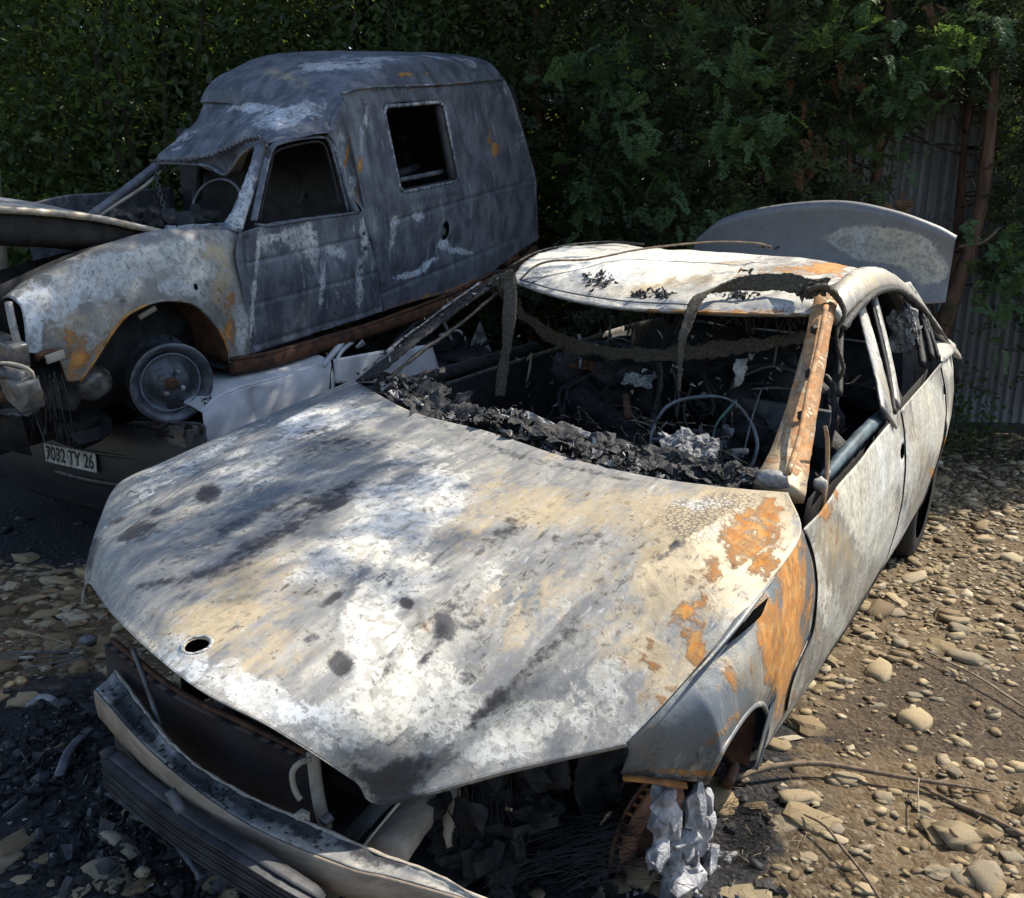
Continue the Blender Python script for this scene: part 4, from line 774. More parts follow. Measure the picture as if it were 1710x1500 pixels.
# ---------------- cowl and dashboard wreckage
line = arc([c(618,645,1.03), c(700,700,1.01), c(800,722,1.0), c(930,770,.99), c(1060,800,.99), c(1250,815,.99)], 200)
vv = []; va = []; vp = []
for k in range(1500):
    s = random.random() ** 1.1; p = line[int(s * 199)]; d = random.random(); wdt = .22 if s < .75 else .12
    q = p + np.array([random.uniform(-.02,.02) + .03 * d, .03 + d * wdt, random.uniform(-.02,.03) - .03 * d + .02 * math.sin(s * 20)])
    (vv if random.random() < .66 else (va if random.random() < .6 else vp)).append(shard_vf(q, random.uniform(.005, .024) * (1.3 - .4 * s), random.choice((.05, .08, .2))))
for k in range(150):
    s = random.random(); p = line[int(s * 199)]; q = p + np.array([random.uniform(-.02,.06), .05 + random.random() * .2, random.uniform(-.05,.0)])
    vv.append(lump_vf(q, [random.uniform(.012,.05), random.uniform(.012,.04), random.uniform(.006,.018)], .9, 3.5, ICO3))
for k in range(60):
    s = k / 60.; p = line[int(s * 199)]; n_g = 9; X_, Y_ = np.meshgrid(np.linspace(-1, 1, n_g), np.linspace(-1, 1, n_g)); Vc = np.stack([X_.ravel() * random.uniform(.04,.10), Y_.ravel() * random.uniform(.025,.06), np.zeros(n_g * n_g)], 1)
    Vc[:, 2] = .028 * fbm(Vc, 16, 4, k * 1.7); Vc[:, :2] *= (1 + .35 * fbm(Vc, 22, 2, k))[:, None]; Vc = Vc @ rotm(random.uniform(-.2,.6), random.uniform(-.4,.4), random.uniform(-1,1)).T + p + np.array([random.uniform(-.02,.02), .05 + random.random() * .18, random.uniform(.0,.03) - .02])
    vv.append((Vc, grid_faces(n_g, n_g)))
dash = vf_obj('dashboard_char', merge(vv), M['char'], sedan, smooth=False, kind='stuff')
vf_obj('ash_flakes', merge(va), M['ashgrey'], sedan, smooth=False, kind='stuff')
vf_obj('pale_flakes', merge(vp), M['ashpale'], sedan, smooth=False, kind='stuff')
def crumple(name, u, v, y, sx, sy, mat, yaw=0, seed=1., n=26):
    cx = fr(u, v, y); X, Y = np.meshgrid(np.linspace(-1, 1, n), np.linspace(-1, 1, n)); V = np.stack([X.ravel() * sx, Y.ravel() * sy, np.zeros(n * n)], 1)
    V[:, 2] = .35 * min(sx, sy) * fbm(V, 2.2 / max(sx, sy), 4, seed) ; V[:, :2] *= (1 + .25 * fbm(V, 3 / max(sx, sy), 2, seed + 5))[:, None]
    V = V @ rotm(.25, 0, yaw).T + cx; me = mesh_data(name, V, grid_faces(n, n), False, mat); o = link(name, me, sedan); solid(o, .006, 0); return o
crumple('crumpled_dash_skin', 905, 725, .62, .15, .08, M['ashgrey'], -.2, 2.); crumple('crumpled_dash_skin', 700, 668, .66, .10, .05, M['ashpale'], -.4, 4.)
crumple('crumpled_dash_skin', 1090, 765, .58, .18, .06, M['char'], 0, 6.); crumple('crumpled_dash_skin', 800, 700, .60, .12, .05, M['ashgrey'], -.3, 9.)
crumple('crumpled_dash_skin', 1150, 745, .72, .09, .09, M['ashgrey'], .3, 11.)
sweep('cowl_strip', [fr(945,760,.42), fr(1020,775,.40), fr(1130,793,.40), fr(1240,806,.42), fr(1275,810,.45)], .035, M['steeldark'], sedan, h=.014, sq=1.2, n=40, jitter=.004)
sweep('cowl_strip', [fr(640,630,.62), fr(740,672,.62), fr(850,715,.58), fr(950,750,.54)], .012, M['ashgrey'], sedan, h=.006, n=40, jitter=.005)
wv = []
for k in range(60):
    u, v = random.uniform(840, 1210), random.uniform(700, 790); y = random.uniform(.55, .85); p = fr(u, v, y)
    wv.append(sweep_vf([p, p + [random.uniform(-.05,.05), random.uniform(-.03,.05), random.uniform(.01,.05)], p + [random.uniform(-.08,.08), random.uniform(-.03,.05), random.uniform(.0,.06)], p + [random.uniform(-.12,.12), random.uniform(-.05,.1), random.uniform(-.02,.03)]], random.uniform(.0008,.0018), n=14, sec=4, jitter=.001))
vf_obj('dash_wiring', merge(wv), M['char'], sedan, kind='stuff')
# steering wheel
SWc = fr(1174, 740, 1.0); n_ = np.array([.12, -.86, .5]); n_ /= np.linalg.norm(n_)
e1 = np.cross(n_, [0, 0, 1]); e1 /= np.linalg.norm(e1); e2 = np.cross(e1, n_)
e1r = e1 * math.cos(.25) + e2 * math.sin(.25); e2r = -e1 * math.sin(.25) + e2 * math.cos(.25)
ringP = [SWc + .188 * (math.cos(a) * e1r + math.sin(a) * e2r * .92) for a in np.linspace(0, 2 * math.pi, 41)]
sw = sweep('steering_wheel', [p + np.array([0, 0, .006 * math.sin(7 * k_)]) for k_, p in enumerate(ringP[:-1])] + [ringP[0]], [.011,.014,.009,.013,.010,.014,.010,.011], M['steelgrey'], sedan, n=90, sec=8, jitter=.0025)
sweep('wheel_spoke', [SWc + .185 * e2r - .04 * e1r, SWc + .08 * e2r + [0, .03, -.02], SWc + [0.02, .06, -.06]], .022, M['green'], sw, h=.008, n=12, jitter=.004)
sweep('wheel_spoke', [SWc + .18 * e1r - .06 * e2r, SWc + .08 * e1r - .03 * e2r + [0, .02, 0], SWc + [0, .05, -.04]], .014, M['steelgrey'], sw, n=12, jitter=.003)
sweep('wheel_spoke', [SWc - .12 * e2r + .14 * e1r, SWc - .10 * e2r, SWc + [0, .05, -.04]], .012, M['steelgrey'], sw, n=12, jitter=.003)
vv = [lump_vf(SWc + [random.gauss(0,.045), random.uniform(-.02,.06), random.gauss(-.04,.035)], [random.uniform(.008,.026) for _ in range(3)], .9, 2.5, ICO2) for _ in range(40)] + [shard_vf(SWc + [random.gauss(0,.06), random.uniform(-.04,.06), random.gauss(-.05,.04)], random.uniform(.015,.045), .1) for _ in range(60)]
vf_obj('steering_hub_char', merge(vv), M['ashdark'], sw, smooth=True, kind='stuff')
sweep('column_stalk', [SWc + [.05,.06,-.04], SWc + [.14,.07,-.02]], .022, M['beige'], sedan, n=6, jitter=.004)
for (u_, v_, y_, sx_, m_) in ((668,655,.62,.05,'ashpale'),(735,690,.60,.06,'ashpale'),(770,700,.66,.05,'ashgrey'),(860,735,.60,.07,'ashgrey'),(820,715,.66,.05,'ashpale'),(690,690,.55,.04,'ashgrey'),(950,750,.58,.07,'char')): crumple('crumpled_dash_skin', u_, v_, y_, sx_, .035, M[m_], random.uniform(-.6,.2), random.uniform(1,90), 20)
sweep('gear_lever', [fr(1045,660,1.3), fr(1050,700,1.25)], .03, M['rustdark'], sedan, n=8)
sweep('thin_rod', [fr(1272,648,1.35), fr(1255,700,1.2), fr(1240,765,1.05)], .007, M['steelgrey'], sedan, n=10)
sweep('thin_rod', [fr(1235,700,1.6), fr(1300,720,1.4), fr(1345,722,1.0)], .004, M['steelgrey'], sedan, n=10)
sweep('mirror_arm', [fr(1008,580,1.7), fr(1018,566,1.7), fr(1040,566,1.7), fr(1056,573,1.7)], .008, M['steelgrey'], sedan, n=14)
# seat frames
def seat(x, y, side):
    s = link('seat_frame', sweep_mesh([(x-.22,y,.35),(x-.22,y+.12,.75),(x-.19,y+.2,1.02),(x,y+.22,1.06),(x+.19,y+.2,1.02),(x+.22,y+.12,.75),(x+.22,y,.35)], .028, M['steeldark']), sedan)
    for k in range(5): z = .45 + .13 * k; sweep('seat_spring', [(x-.2,y+.06+.04*k,z),(x,y+.09+.04*k,z+.01),(x+.2,y+.06+.04*k,z)], .008, M['steeldark'], s, n=8)
    vf_obj('seat_pan', box_vf((x, y - .2, .38), (.44,.42,.05), rotm(.1,0,0)), M['soot'], s, smooth=False)
    sweep('head_rest_post', [(x-.06,y+.2,1.04),(x-.06,y+.22,1.16)], .01, M['steelgrey'], s, n=4); sweep('head_rest_post', [(x+.06,y+.2,1.04),(x+.06,y+.22,1.16)], .01, M['steelgrey'], s, n=4)
    return s
def sweep_mesh(P, w, mat, **k):
    V, F = sweep_vf(P, w, n=40, sq=1.2); return mesh_data('tube', V, F, True, mat)
def padding(x, y): return merge([lump_vf((x + random.uniform(-.2,.2), y + random.uniform(.04,.24), random.uniform(.4,1.0)), (random.uniform(.05,.10), random.uniform(.03,.06), random.uniform(.05,.12)), .6, 2.2, ICO2) for _ in range(26)])
vf_obj('burnt_padding', merge([padding(.38, 1.55), padding(-.38, 1.55)]), M['char'], sedan, kind='stuff')
s1 = seat(.38, 1.55, 1); s2 = seat(-.38, 1.55, -1)
bk = link('seat_back_plate', mesh_data('plate', *box_vf((.40, 1.66, .86), (.40,.02,.16), rotm(.2,0,0)), False, M['steelgrey']), sedan); solid(bk, .002)
sweep('seat_back_rib', [fr(1240,628,1.62), fr(1290,612,1.6), fr(1345,625,1.55)], .03, M['steelgrey'], s1, h=.012, n=20, sq=1.2)
sweep('seat_back_rib', [fr(1255,650,1.62), fr(1300,648,1.6), fr(1345,655,1.55)], .012, M['steelgrey'], s1, n=20)
vf_obj('rear_seat_remains', merge([lump_vf((random.uniform(-.6,.6), random.uniform(2.3,2.7), random.uniform(.35,.9)), [random.uniform(.06,.14) for _ in range(3)], .5, 2, ICO2) for _ in range(40)] + [shard_vf((random.uniform(-.6,.6), random.uniform(1.2,2.7), random.uniform(.3,.8)), random.uniform(.03,.1), .1) for _ in range(160)]), M['soot'], sedan, smooth=False, kind='stuff')
vv = [lump_vf(fr(random.uniform(1485,1525), random.uniform(525,575), 2.6) , [random.uniform(.02,.05) for _ in range(3)], .8, 2.5, ICO2) for _ in range(12)]
vf_obj('rear_ash_heap', merge(vv), M['ashgrey'], sedan, smooth=False, kind='stuff')
RS = net([[(-.56,2.80,1.32),(0,2.86,1.34),(.50,2.80,1.33)],[(-.6,2.95,1.18),(0,3.0,1.2),(.58,2.95,1.18)],[(-.64,3.1,1.0),(0,3.15,1.0),(.64,3.1,1.0)]], 24, 14); RS += (np.array([fbm(RS.reshape(-1, 3), 5, 3, q) for q in (1., 7., 13.)]).T * .02).reshape(RS.shape); grid_obj('rear_dark_sheet', RS, M['soot'], sedan, CAR)  # black sheet added so the rear window opening reads dark
wv = []
for k in range(150):
    p = np.array([random.uniform(-.5,.5), random.uniform(.8,2.4), random.uniform(.45,.95)]); q = p + [random.gauss(0,.07), random.gauss(0,.12), random.uniform(-.15,.22)]
    wv.append(sweep_vf([p, (p + q) / 2 + [random.gauss(0,.05), random.gauss(0,.05), random.gauss(0,.04)], q], random.choice((.003,.006,.012,.02)), h=random.choice((.003,.006)), n=8, sec=5, jitter=.003))
for k in range(70):
    u_ = random.uniform(880, 1350); p = fr(u_, 520, 1.28); wv.append(sweep_vf([p, p + [random.gauss(0,.01), random.uniform(0,.03), -random.uniform(.01,.03)], p + [random.gauss(0,.02), random.uniform(0,.05), -random.uniform(.03,.10)]], random.uniform(.002,.008), n=6, sec=4, jitter=.003))
vf_obj('charred_tangle', merge(wv), M['char'], sedan, kind='stuff')
vf_obj('interior_flakes', merge([shard_vf(fr(random.uniform(860,1340), random.uniform(560,720), random.uniform(1.1,2.2)), random.uniform(.006,.03), .1) for _ in range(110)]), M['ashgrey'], sedan, smooth=False, kind='stuff')
for (a, b, y, m) in (((655,665),(905,935),1.2,'steeldark'), ((1060,610),(1050,680),1.5,'steelgrey'), ((900,500),(860,600),1.3,'steeldark'), ((918,490),(890,560),1.35,'steelgrey')):
    pass
sweep('belt_reel_strip', [fr(888,590,1.6), fr(884,620,1.58), fr(878,640,1.56)], .02, M['beige'], sedan, h=.004, n=8, jitter=.004)
crumple('crumpled_seat_skin', 1065, 635, 1.5, .06, .05, M['ashgrey'], .3, 21.); crumple('crumpled_seat_skin', 985, 610, 1.6, .07, .05, M['rustdark'], .1, 24.)
# ================================================================== BURNT VAN (lies on the white car)
van = thing('burnt_van', 'burnt blue grey high roof delivery van resting nose left on a crushed white car', 'van', VAN)
def vx(u, v, x): return at(VAN, u, v, 0, x)
def vy(u, v, y): return at(VAN, u, v, 1, y)
def bx(z): return float(np.interp(z, [0,.4,.65,1.25,1.33], [.79,.797,.775,.67,.62]))
def body_pt(u, v):
    x = .75
    for _ in range(12): p = vx(u, v, x); x = .5 * x + .5 * bx(p[2])
    return vx(u, v, x)
# left front wing
up = [(28,505,.70),(46,490,.70),(71,470,.70),(106,452,.70),(177,419,.70),(247,398,.70),(300,388,.70),(350,390,.71),(398,391,.74)]
lo = [(42,588,.735),(75,592,.745),(102,600,.75),(110,638,.76),(134,636,.765),(155,607,.77),(177,572,.78),(198,542,.785),(219,522,.79),(261,504,.79),(300,503,.79),(329,511,.79),(360,543,.79),(378,577,.79),(384,605,.79),(417,591,.79)]
tu = [0,.04,.09,.15,.3,.5,.68,.84,1.]; tlw = [0,.05,.09,.11,.16,.22,.29,.35,.41,.50,.59,.67,.77,.84,.90,1.]
nn = 110; tq = np.linspace(0, 1, nn)
U = np.array([vx(*q) for q in up]); L = np.array([vx(*q) for q in lo])
U = np.stack([np.interp(tq, tu, U[:, k]) for k in range(3)], 1); L = np.stack([np.interp(tq, tlw, L[:, k]) for k in range(3)], 1)
def smooth1(A, n=2):
    for _ in range(n): A[1:-1] = .25 * A[:-2] + .5 * A[1:-1] + .25 * A[2:]
    return A
U = smooth1(U, 6); L = smooth1(L, 1)
inn = U + np.array([-.10, 0, -.005]); s_ = np.sin(tq * math.pi)[:, None]
rows = [inn, U + np.array([-.045, 0, .012]), U + np.array([0, 0, -.002]), U * .82 + L * .18 + np.array([.022, 0, .01]), U * .5 + L * .5 + np.array([.022, 0, 0]), L * .8 + U * .2 + np.array([.012, 0, 0]), L]
GW = np.stack([catmull(np.array([r[j] for r in rows]), 70) for j in range(nn)], 1)
PW_ = GW.reshape(-1, 3); GW[:, :, 0] += (.003 * fbm(PW_, 4, 3, 1.)).reshape(70, nn)
fender_p = [(AS,150,450,120,16,25,.3),(AS,330,450,40,20,0,.4),(RU,170,590,20,24,0,.3),(TA,130,560,60,50,0,.35),(TA,190,520,60,30,-20,.4),(RU,150,590,30,30,0,.35),(RU,100,560,30,20,0,.3),(RU,390,560,20,30,0,.3),(RU,130,560,40,30,0,.38),(RU,190,540,50,40,-20,.40),(RU,120,620,30,34,0,.8),(RU,215,500,50,16,-20,.30),(RU,385,530,16,50,0,.62),(RU,365,490,30,30,0,.32),(RU,395,430,10,40,0,.5),(TA,350,420,50,20,0,.5),(TA,370,480,30,60,0,.5),(TA,90,530,60,40,0,.4),(TA,230,460,100,24,20,.3),
 (AS,70,520,60,40,0,.5),(AS,180,470,110,26,25,.55),(AS,260,430,100,20,15,.6),(AS,290,480,40,14,0,.5),(AS,50,560,20,40,0,.6),(SO,150,500,30,10,30,.15),(SO,225,545,10,6,0,.3),(AS,400,560,14,40,0,.4),(SO,100,530,26,14,20,.2),(SO,205,503,14,4,0,.5),(BG,290,400,120,10,12,.4)]
fh = [(GW.reshape(-1, 3)[np.argmin(np.hypot(*(project(VAN, GW.reshape(-1, 3)) - [326, 480]).T))], .013, .016, np.array([0, 1, 0.]), np.array([0, 0, 1.]))]
vw = grid_obj('front_wing', GW, M['vanf'], van, VAN, fh, paint=fender_p, base=(-.15, -.1, .32, .1, .15, .1), thick=.003)
sweep('arch_rim', [vx(u, v, x + .002) for u, v, x in lo[4:15]], .012, M['vanf'], vw, n=40, frame=VAN, paint=fender_p, base=(.3, .2, 0, .2, .2, 0))
# inner wheel house
aw = [vx(u, v, x) for u, v, x in lo[4:15]]
grid_obj('wheel_house', net([[p - [.01, 0, .0] for p in aw], [p - [.2, .0, -.01] for p in aw], [p - [.42, 0, -.01] for p in aw]], 30, 10), M['rustdark'], van, VAN)
grid_obj('wheel_house_wall', net([[(.36,-.62,.5),(.36,0,.55),(.36,.5,.5)],[(.36,-.62,-.25),(.36,0,-.25),(.36,.5,-.05)]], 12, 8), M['soot'], van, VAN)
sweep('arch_flange', [vx(318,508,.70), vx(350,535,.70), vx(372,580,.70), vx(378,612,.72)], .10, M['rustdark'], van, h=.01, up=(0,-1,.4), n=16)
vf_obj('arch_bracket', box_vf(vx(245,522,.74), (.02,.09,.02), rotm(.3,0,0)), M['beige'], van)
# door
fe = [(398,390),(394,430),(404,480),(414,540),(418,592)]; re = [(617,352),(625,400),(632,450),(637,490),(640,520)]
def door_x(v, z): return np.interp(z, [-.05,.3,.6], [.79,.797,.772])
DG = []
for i in range(5):
    a, b = fe[i], re[i]; z = [.58,.45,.3,.15,.02][i]; xx = door_x(0, z); row = [vx(a[0] + (b[0] - a[0]) * f, a[1] + (b[1] - a[1]) * f, xx) for f in (0, .25, .5, .75, 1)]; DG.append(row)
DG[0][1] = vx(455,372,.772); DG[0][2] = vx(508,366,.772); DG[0][3] = vx(562,358,.772)
GD = net(DG, 100, 80); PD = GD.reshape(-1, 3); uvd = project(VAN, PD)
gd = np.zeros(len(PD)); dvx = np.array([0.0])
def vcrease(uvx, a, b, wd, hg):
    a = np.array(a, float); b = np.array(b, float); ab = b - a; t = np.clip(((uvx - a) @ ab) / (ab @ ab), 0, 1); q = uvx - (a + t[:, None] * ab); return hg * np.exp(-(np.hypot(q[:, 0], q[:, 1]) / wd) ** 2)
for a, b, wd, hg in [((415,440),(615,395),3,-.005), ((420,510),(630,455),3,-.005), ((425,578),(632,515),4,-.006), ((410,400),(428,580),5,-.008), ((609,370),(630,520),4,-.006), ((500,380),(530,450),18,-.010), ((530,450),(535,560),14,-.008), ((570,470),(600,520),26,.006)]:
    gd += vcrease(uvd, a, b, wd, hg)
GD[:, :, 0] += (gd + .004 * fbm(PD, 3, 3, 7)).reshape(80, 100)
door_p = [(AS,440,400,20,30,0,.35),(AS,590,380,30,20,0,.35),(RU,600,430,8,20,0,.3),(TA,450,440,30,40,0,.3),(AS,480,470,30,8,10,.25),(AS,450,520,20,6,30,.25),(AS,570,500,10,24,20,.3),(SO,560,540,30,30,0,.3),(SO,450,420,20,60,0,.2),(AS,470,430,60,50,0,.2),(AS,580,430,30,30,0,.2),(AS,520,410,14,50,8,.62),(AS,480,388,50,8,20,.45),(AS,500,400,40,16,20,.35),(AS,538,480,7,56,-5,.62),(AS,530,560,44,8,20,.7),(AS,600,480,8,60,0,.65),(AS,425,480,5,90,-5,.7),(AS,610,400,9,50,0,.6),(AS,560,420,24,10,-20,.5),(AS,600,540,30,8,25,.4),(AS,420,560,8,34,0,.4),
 (RU,520,580,120,7,18,.65),(RU,620,540,24,10,20,.6),(TA,490,575,60,8,15,.3),(SO,590,500,20,30,0,.3),(BG,480,450,60,80,0,.3),(SO,610,415,5,5,0,1),(SO,608,390,4,4,0,1),(SO,440,540,20,40,0,.2)]
vd = grid_obj('front_door', GD, M['van'], van, VAN, paint=door_p, base=(-.12, 0, -.02, .1, -.2, -.3), thick=.004, flip=True)
# door window frame
def vg(u, v, off=0): return at(VAN, u, v, (1, 0, .30), .772 + .30 * .60 + off)
wp_ = dict(frame=VAN, base=(.05, .1, .30, .3, .1, 0))
sweep('window_frame', [vg(424,369), vg(434,320), vg(446,268), vg(455,246), vg(470,238), vg(505,231), vg(538,229), vg(550,240), vg(562,280), vg(575,330), vg(581,352)], .034, M['van'], vd, h=.014, n=70, sq=1.36, jitter=.002, **wp_)
sweep('window_channel', [vg(432,369,-.01), vg(442,322,-.01), vg(452,278,-.01), vg(460,254,-.01), vg(500,241,-.01), vg(535,238,-.01), vg(548,260,-.01), vg(568,345,-.01)], .014, M['soot'], vd, n=60)
sweep('window_sill', [vg(428,375), vg(448,377), vg(500,368), vg(560,360), vg(598,355)], .03, M['van'], vd, h=.018, n=30, frame=VAN, base=(.1, .3, .1, .3, 0, 0), jitter=.004)
# A pillar and bulkhead
sweep('a_pillar', [vx(385,388,.71), vx(400,355,.69), vx(415,315,.66), vx(430,272,.63), vx(438,242,.61)], [.11,.075,.065,.06,.07], M['van'], van, h=.04, up=(.3,-.7,.6), n=30, sq=1.38, jitter=.004, frame=VAN, paint=[(AS,410,320,20,80,0,.5),(AS,395,365,20,20,0,.5),(RU,435,262,8,14,0,.3)], base=(.1,0,.25,.3,.2,0))
sweep('a_pillar', [vx(152,360,-.60), vx(190,333,-.60), vx(230,302,-.59), vx(268,272,-.58)], .06, M['van'], van, h=.05, up=(-.3,-.7,.6), n=20, sq=1.2, frame=VAN, base=(.15,0,.2,.3,.3,0))
sweep('pillar_flange', [vx(165,362,-.57), vx(200,338,-.57), vx(240,312,-.56), vx(270,285,-.56)], .02, M['beige'], van, n=16)
BPn = [[vx(545,222,.672), vx(560,245,.685), vx(575,292,.71), vx(588,330,.74), vx(604,352,.77), vx(618,400,.79)], [vx(558,190,.665), vx(578,242,.685), vx(590,292,.712), vx(602,330,.745), vx(612,356,.775), vx(624,402,.79)], [body_pt(573,165), body_pt(588,240), body_pt(599,292), body_pt(608,340), body_pt(616,378), body_pt(628,420)]]
grid_obj('b_pillar_panel', net(BPn, 50, 20), M['van'], van, VAN, paint=[(RU,575,270,5,60,-14,.6),(RU,595,330,8,40,-10,.5),(AS,570,235,10,40,0,.3),(AS,590,300,8,50,-10,.3)], base=(0,.05,.1,.2,0,0), thick=.004, flip=True)
sweep('b_post_edge', [vg(545,224,.0), vg(560,250,.0), vg(572,290,.0), vg(584,330,.0), vg(596,356,.0)], .03, M['van'], van, h=.04, n=30, sq=1.2, frame=VAN, base=(.1,.1,.35,.3,.1,0))
# body side with window
cols = [[(572,160),(588,240),(603,320),(620,400),(634,470),(642,520)],
        [(590,152),(606,240),(622,322),(636,395),(650,460),(655,515)],
        [(622,148),(640,178),(670,322),(684,390),(695,450),(700,502)],
        [(735,143),(740,170),(767,302),(776,360),(783,415),(788,475)],
        [(800,137),(812,168),(842,285),(848,330),(853,380),(857,428)],
        [(838,133),(855,170),(890,290),(893,320),(894,360),(895,402)]]
CG = [[body_pt(*cols[j][i]) for j in range(6)] for i in range(6)]
nu, nv = 126, 126
GB = net(CG, nu, nv); PB = GB.reshape(-1, 3); uvb = project(VAN, PB); gb = np.zeros(len(PB))
for a, b, wd, hg in [((650,372),(893,300),3,-.007), ((655,318),(660,330),3,0), ((690,330),(760,318),6,.006), ((640,490),(860,400),3,-.006), ((660,455),(700,462),12,-.010), ((640,360),(655,455),12,.008), ((700,450),(745,400),10,-.009), ((745,400),(790,420),8,-.008), ((600,170),(640,470),7,.008), ((620,150),(838,136),3,-.006), ((640,168),(742,160),5,.006), ((880,180),(892,400),6,.006)]:
    gb += vcrease(uvb, a, b, wd, hg)
GB[:, :, 0] += (gb + .005 * fbm(PB, 2.5, 3, 17)).reshape(nv, nu)
body_p = [(TA,720,155,120,10,0,.4),(RU,650,380,6,40,-8,.4),(AS,690,420,8,30,10,.35),(AS,850,350,20,20,0,.2),(SO,800,250,40,60,0,.15),(AS,700,350,60,20,10,.25),(AS,830,160,60,20,0,.15),(AS,610,180,14,40,0,.3),(RU,690,130,60,5,0,.35),(TA,830,260,24,50,0,.3),(AS,655,400,9,60,-6,.6),(AS,680,460,36,7,12,.8),(AS,715,440,24,8,35,.7),(AS,740,405,16,10,40,.7),(AS,770,420,28,7,-10,.75),(AS,690,365,44,10,10,.4),(AS,870,240,14,20,0,.35),(AS,606,230,7,60,-8,.55),(AS,640,300,6,60,-10,.35),(AS,840,150,16,16,0,.3),(AS,790,165,16,4,0,.4),
 (RU,830,250,13,20,-20,.75),(RU,820,215,5,26,-10,.55),(RU,840,285,22,7,-10,.6),(RU,812,240,16,8,10,.35),(RU,760,190,16,10,0,.3),(RU,745,170,16,10,0,.4),(RU,805,390,4,20,0,.5),(RU,600,290,6,50,-8,.55),(RU,700,500,90,7,18,.6),(RU,790,470,60,7,24,.5),(TA,660,148,60,6,0,.5),(TA,735,142,60,4,0,.3),(SO,640,370,8,90,-6,.25),(SO,740,300,30,60,0,.2),(BG,800,320,60,60,0,.3)]
fil = PB[np.argmin(np.hypot(*(uvb - [746, 385]).T))]
skip = lambda i, j: (25 <= i < 50) and (50 <= j < 75)
bs = grid_obj('body_side', GB, M['van'], van, VAN, [(fil, .036, .060, np.array([0, 1, 0.]), np.array([0, 0, 1.]))], skip=skip, paint=body_p, base=(-.14, .0, -.06, .1, -.2, -.3), thick=.004, flip=True)
wl_ = [CG[1][2], CG[1][3], CG[2][3], CG[2][2]]
def rrect(c4, r=.12, n=6):
    out = []
    for i in range(4):
        a, b, d = c4[i - 1], c4[i], c4[(i + 1) % 4]
        for f in np.linspace(0, 1, n): p0 = b + (a - b) * r; p1 = b + (d - b) * r; out.append((1 - f) ** 2 * p0 + 2 * f * (1 - f) * b + f * f * p1)
    return out + [out[0]]
wf = sweep('window_frame', rrect(wl_, .10), .020, M['van'], bs, h=.016, n=100, frame=VAN, base=(.1, -.1, .55, .2, .1, 0))
sweep('window_groove', [p - np.array([.012, 0, 0]) for p in rrect([a + (sum(wl_) / 4 - a) * .03 for a in wl_], .10)], .022, M['soot'], bs, h=.02, n=100)
sweep('inner_ledge', [wl_[3] + [-.10,.05,.05], wl_[2] + [-.10,-.02,.05]], .03, M['van'], van, frame=VAN, base=(0,0,.4,.3,0,0), n=6)
sweep('inner_ledge', [wl_[3] + [-.3,.05,.02], wl_[2] + [-.3,-.02,.06]], .05, M['steeldark'], van, n=6)
sweep('inner_post', [wl_[1] + [-.03,-.02,0], wl_[2] + [-.03,-.03,0]], .05, M['steeldark'], van, n=6, sq=1.3)
vf_obj('filler_neck', merge([sweep_vf([fil + [-.03,0,-.03], fil + [-.03,.01,.01]], .04, n=6), lump_vf(fil + [-.03,.0,.01], (.01,.018,.022), .4, 3)]), M['steelgrey'], van)
# opposite side, floor, interior darkness with a window in the far wall
GBr = GB.copy(); GBr[:, :, 0] *= -(1 - .16 * np.clip((GBr[:, :, 2] - .6) / .6, 0, 1))
grid_obj('body_side', GBr[::2, ::2], M['van'], van, VAN, skip=lambda i, j: ((12 <= i < 25) and (25 <= j < 37)) or (j < 24 and i < 50), base=(0,.7,-.2,.1,0,0), thick=.004)
GDr = GD.copy(); GDr[:, :, 0] *= -1
grid_obj('front_door', GDr[::2, ::2], M['van'], van, VAN, base=(0,.5,0,.1,0,0), thick=.004)
grid_obj('load_floor', net([[(-.76,.3,-.02),(.76,.3,-.02)],[(-.76,3.2,.16),(.76,3.2,.16)]], 8, 8), M['soot'], van, VAN)
grid_obj('bulkhead', net([[(-.70,1.42,.95),(.0,1.42,1.0),(.70,1.42,.95)],[(-.74,1.42,-.02),(0,1.42,-.02),(.74,1.42,-.02)]], 10, 10), M['soot'], van, VAN)
grid_obj('rear_doors', net([[(-.70,3.1,1.25),(.0,3.14,1.28),(.66,3.08,1.25)],[(-.76,3.23,.65),(0,3.28,.65),(.775,3.20,.62)],[(-.76,3.25,.18),(0,3.3,.18),(.78,3.22,.18)]], 10, 10), M['soot'], van, VAN)
sweep('rear_corner', [CG[0][5], CG[1][5], CG[2][5], CG[3][5], CG[5][5]], .03, M['van'], van, n=30, frame=VAN, base=(0,0,.2,.3,0,0))
# sill and underbody
sweep('sill', [vx(384,612,.78), vx(450,600,.79), vx(560,568,.79), vx(650,540,.79), vx(760,500,.79), vx(850,455,.79), vx(895,418,.79)], .05, M['rustdark'], van, h=.085, up=(0,0,1), sq=1.3, n=40, frame=VAN)
sweep('sill_rail', [vx(384,600,.80), vx(450,590,.80), vx(560,560,.80), vx(650,530,.80), vx(760,487,.80), vx(830,452,.80)], .02, M['rustdark'], van, h=.022, n=40, jitter=.004)
vf_obj('underbody', merge([box_vf((random.uniform(-.6,.6), random.uniform(.6,3.1), random.uniform(-.12,.06)), (random.uniform(.1,.4), random.uniform(.2,.6), .08)) for _ in range(24)] + [lump_vf((random.uniform(-.5,.6), random.uniform(-.6,.4), random.uniform(-.2,.3)), [random.uniform(.08,.16) for _ in range(3)], .4, 2, ICO2) for _ in range(30)]), M['soot'], van, smooth=False, kind='stuff')
vf_obj('rear_spring_hanger', merge([lump_vf(vx(848,432,.74), (.06,.10,.07), .5, 2), sweep_vf([vx(820,450,.74), vx(850,425,.72), vx(890,415,.74)], .05, n=12)]), M['rustdark'], van)
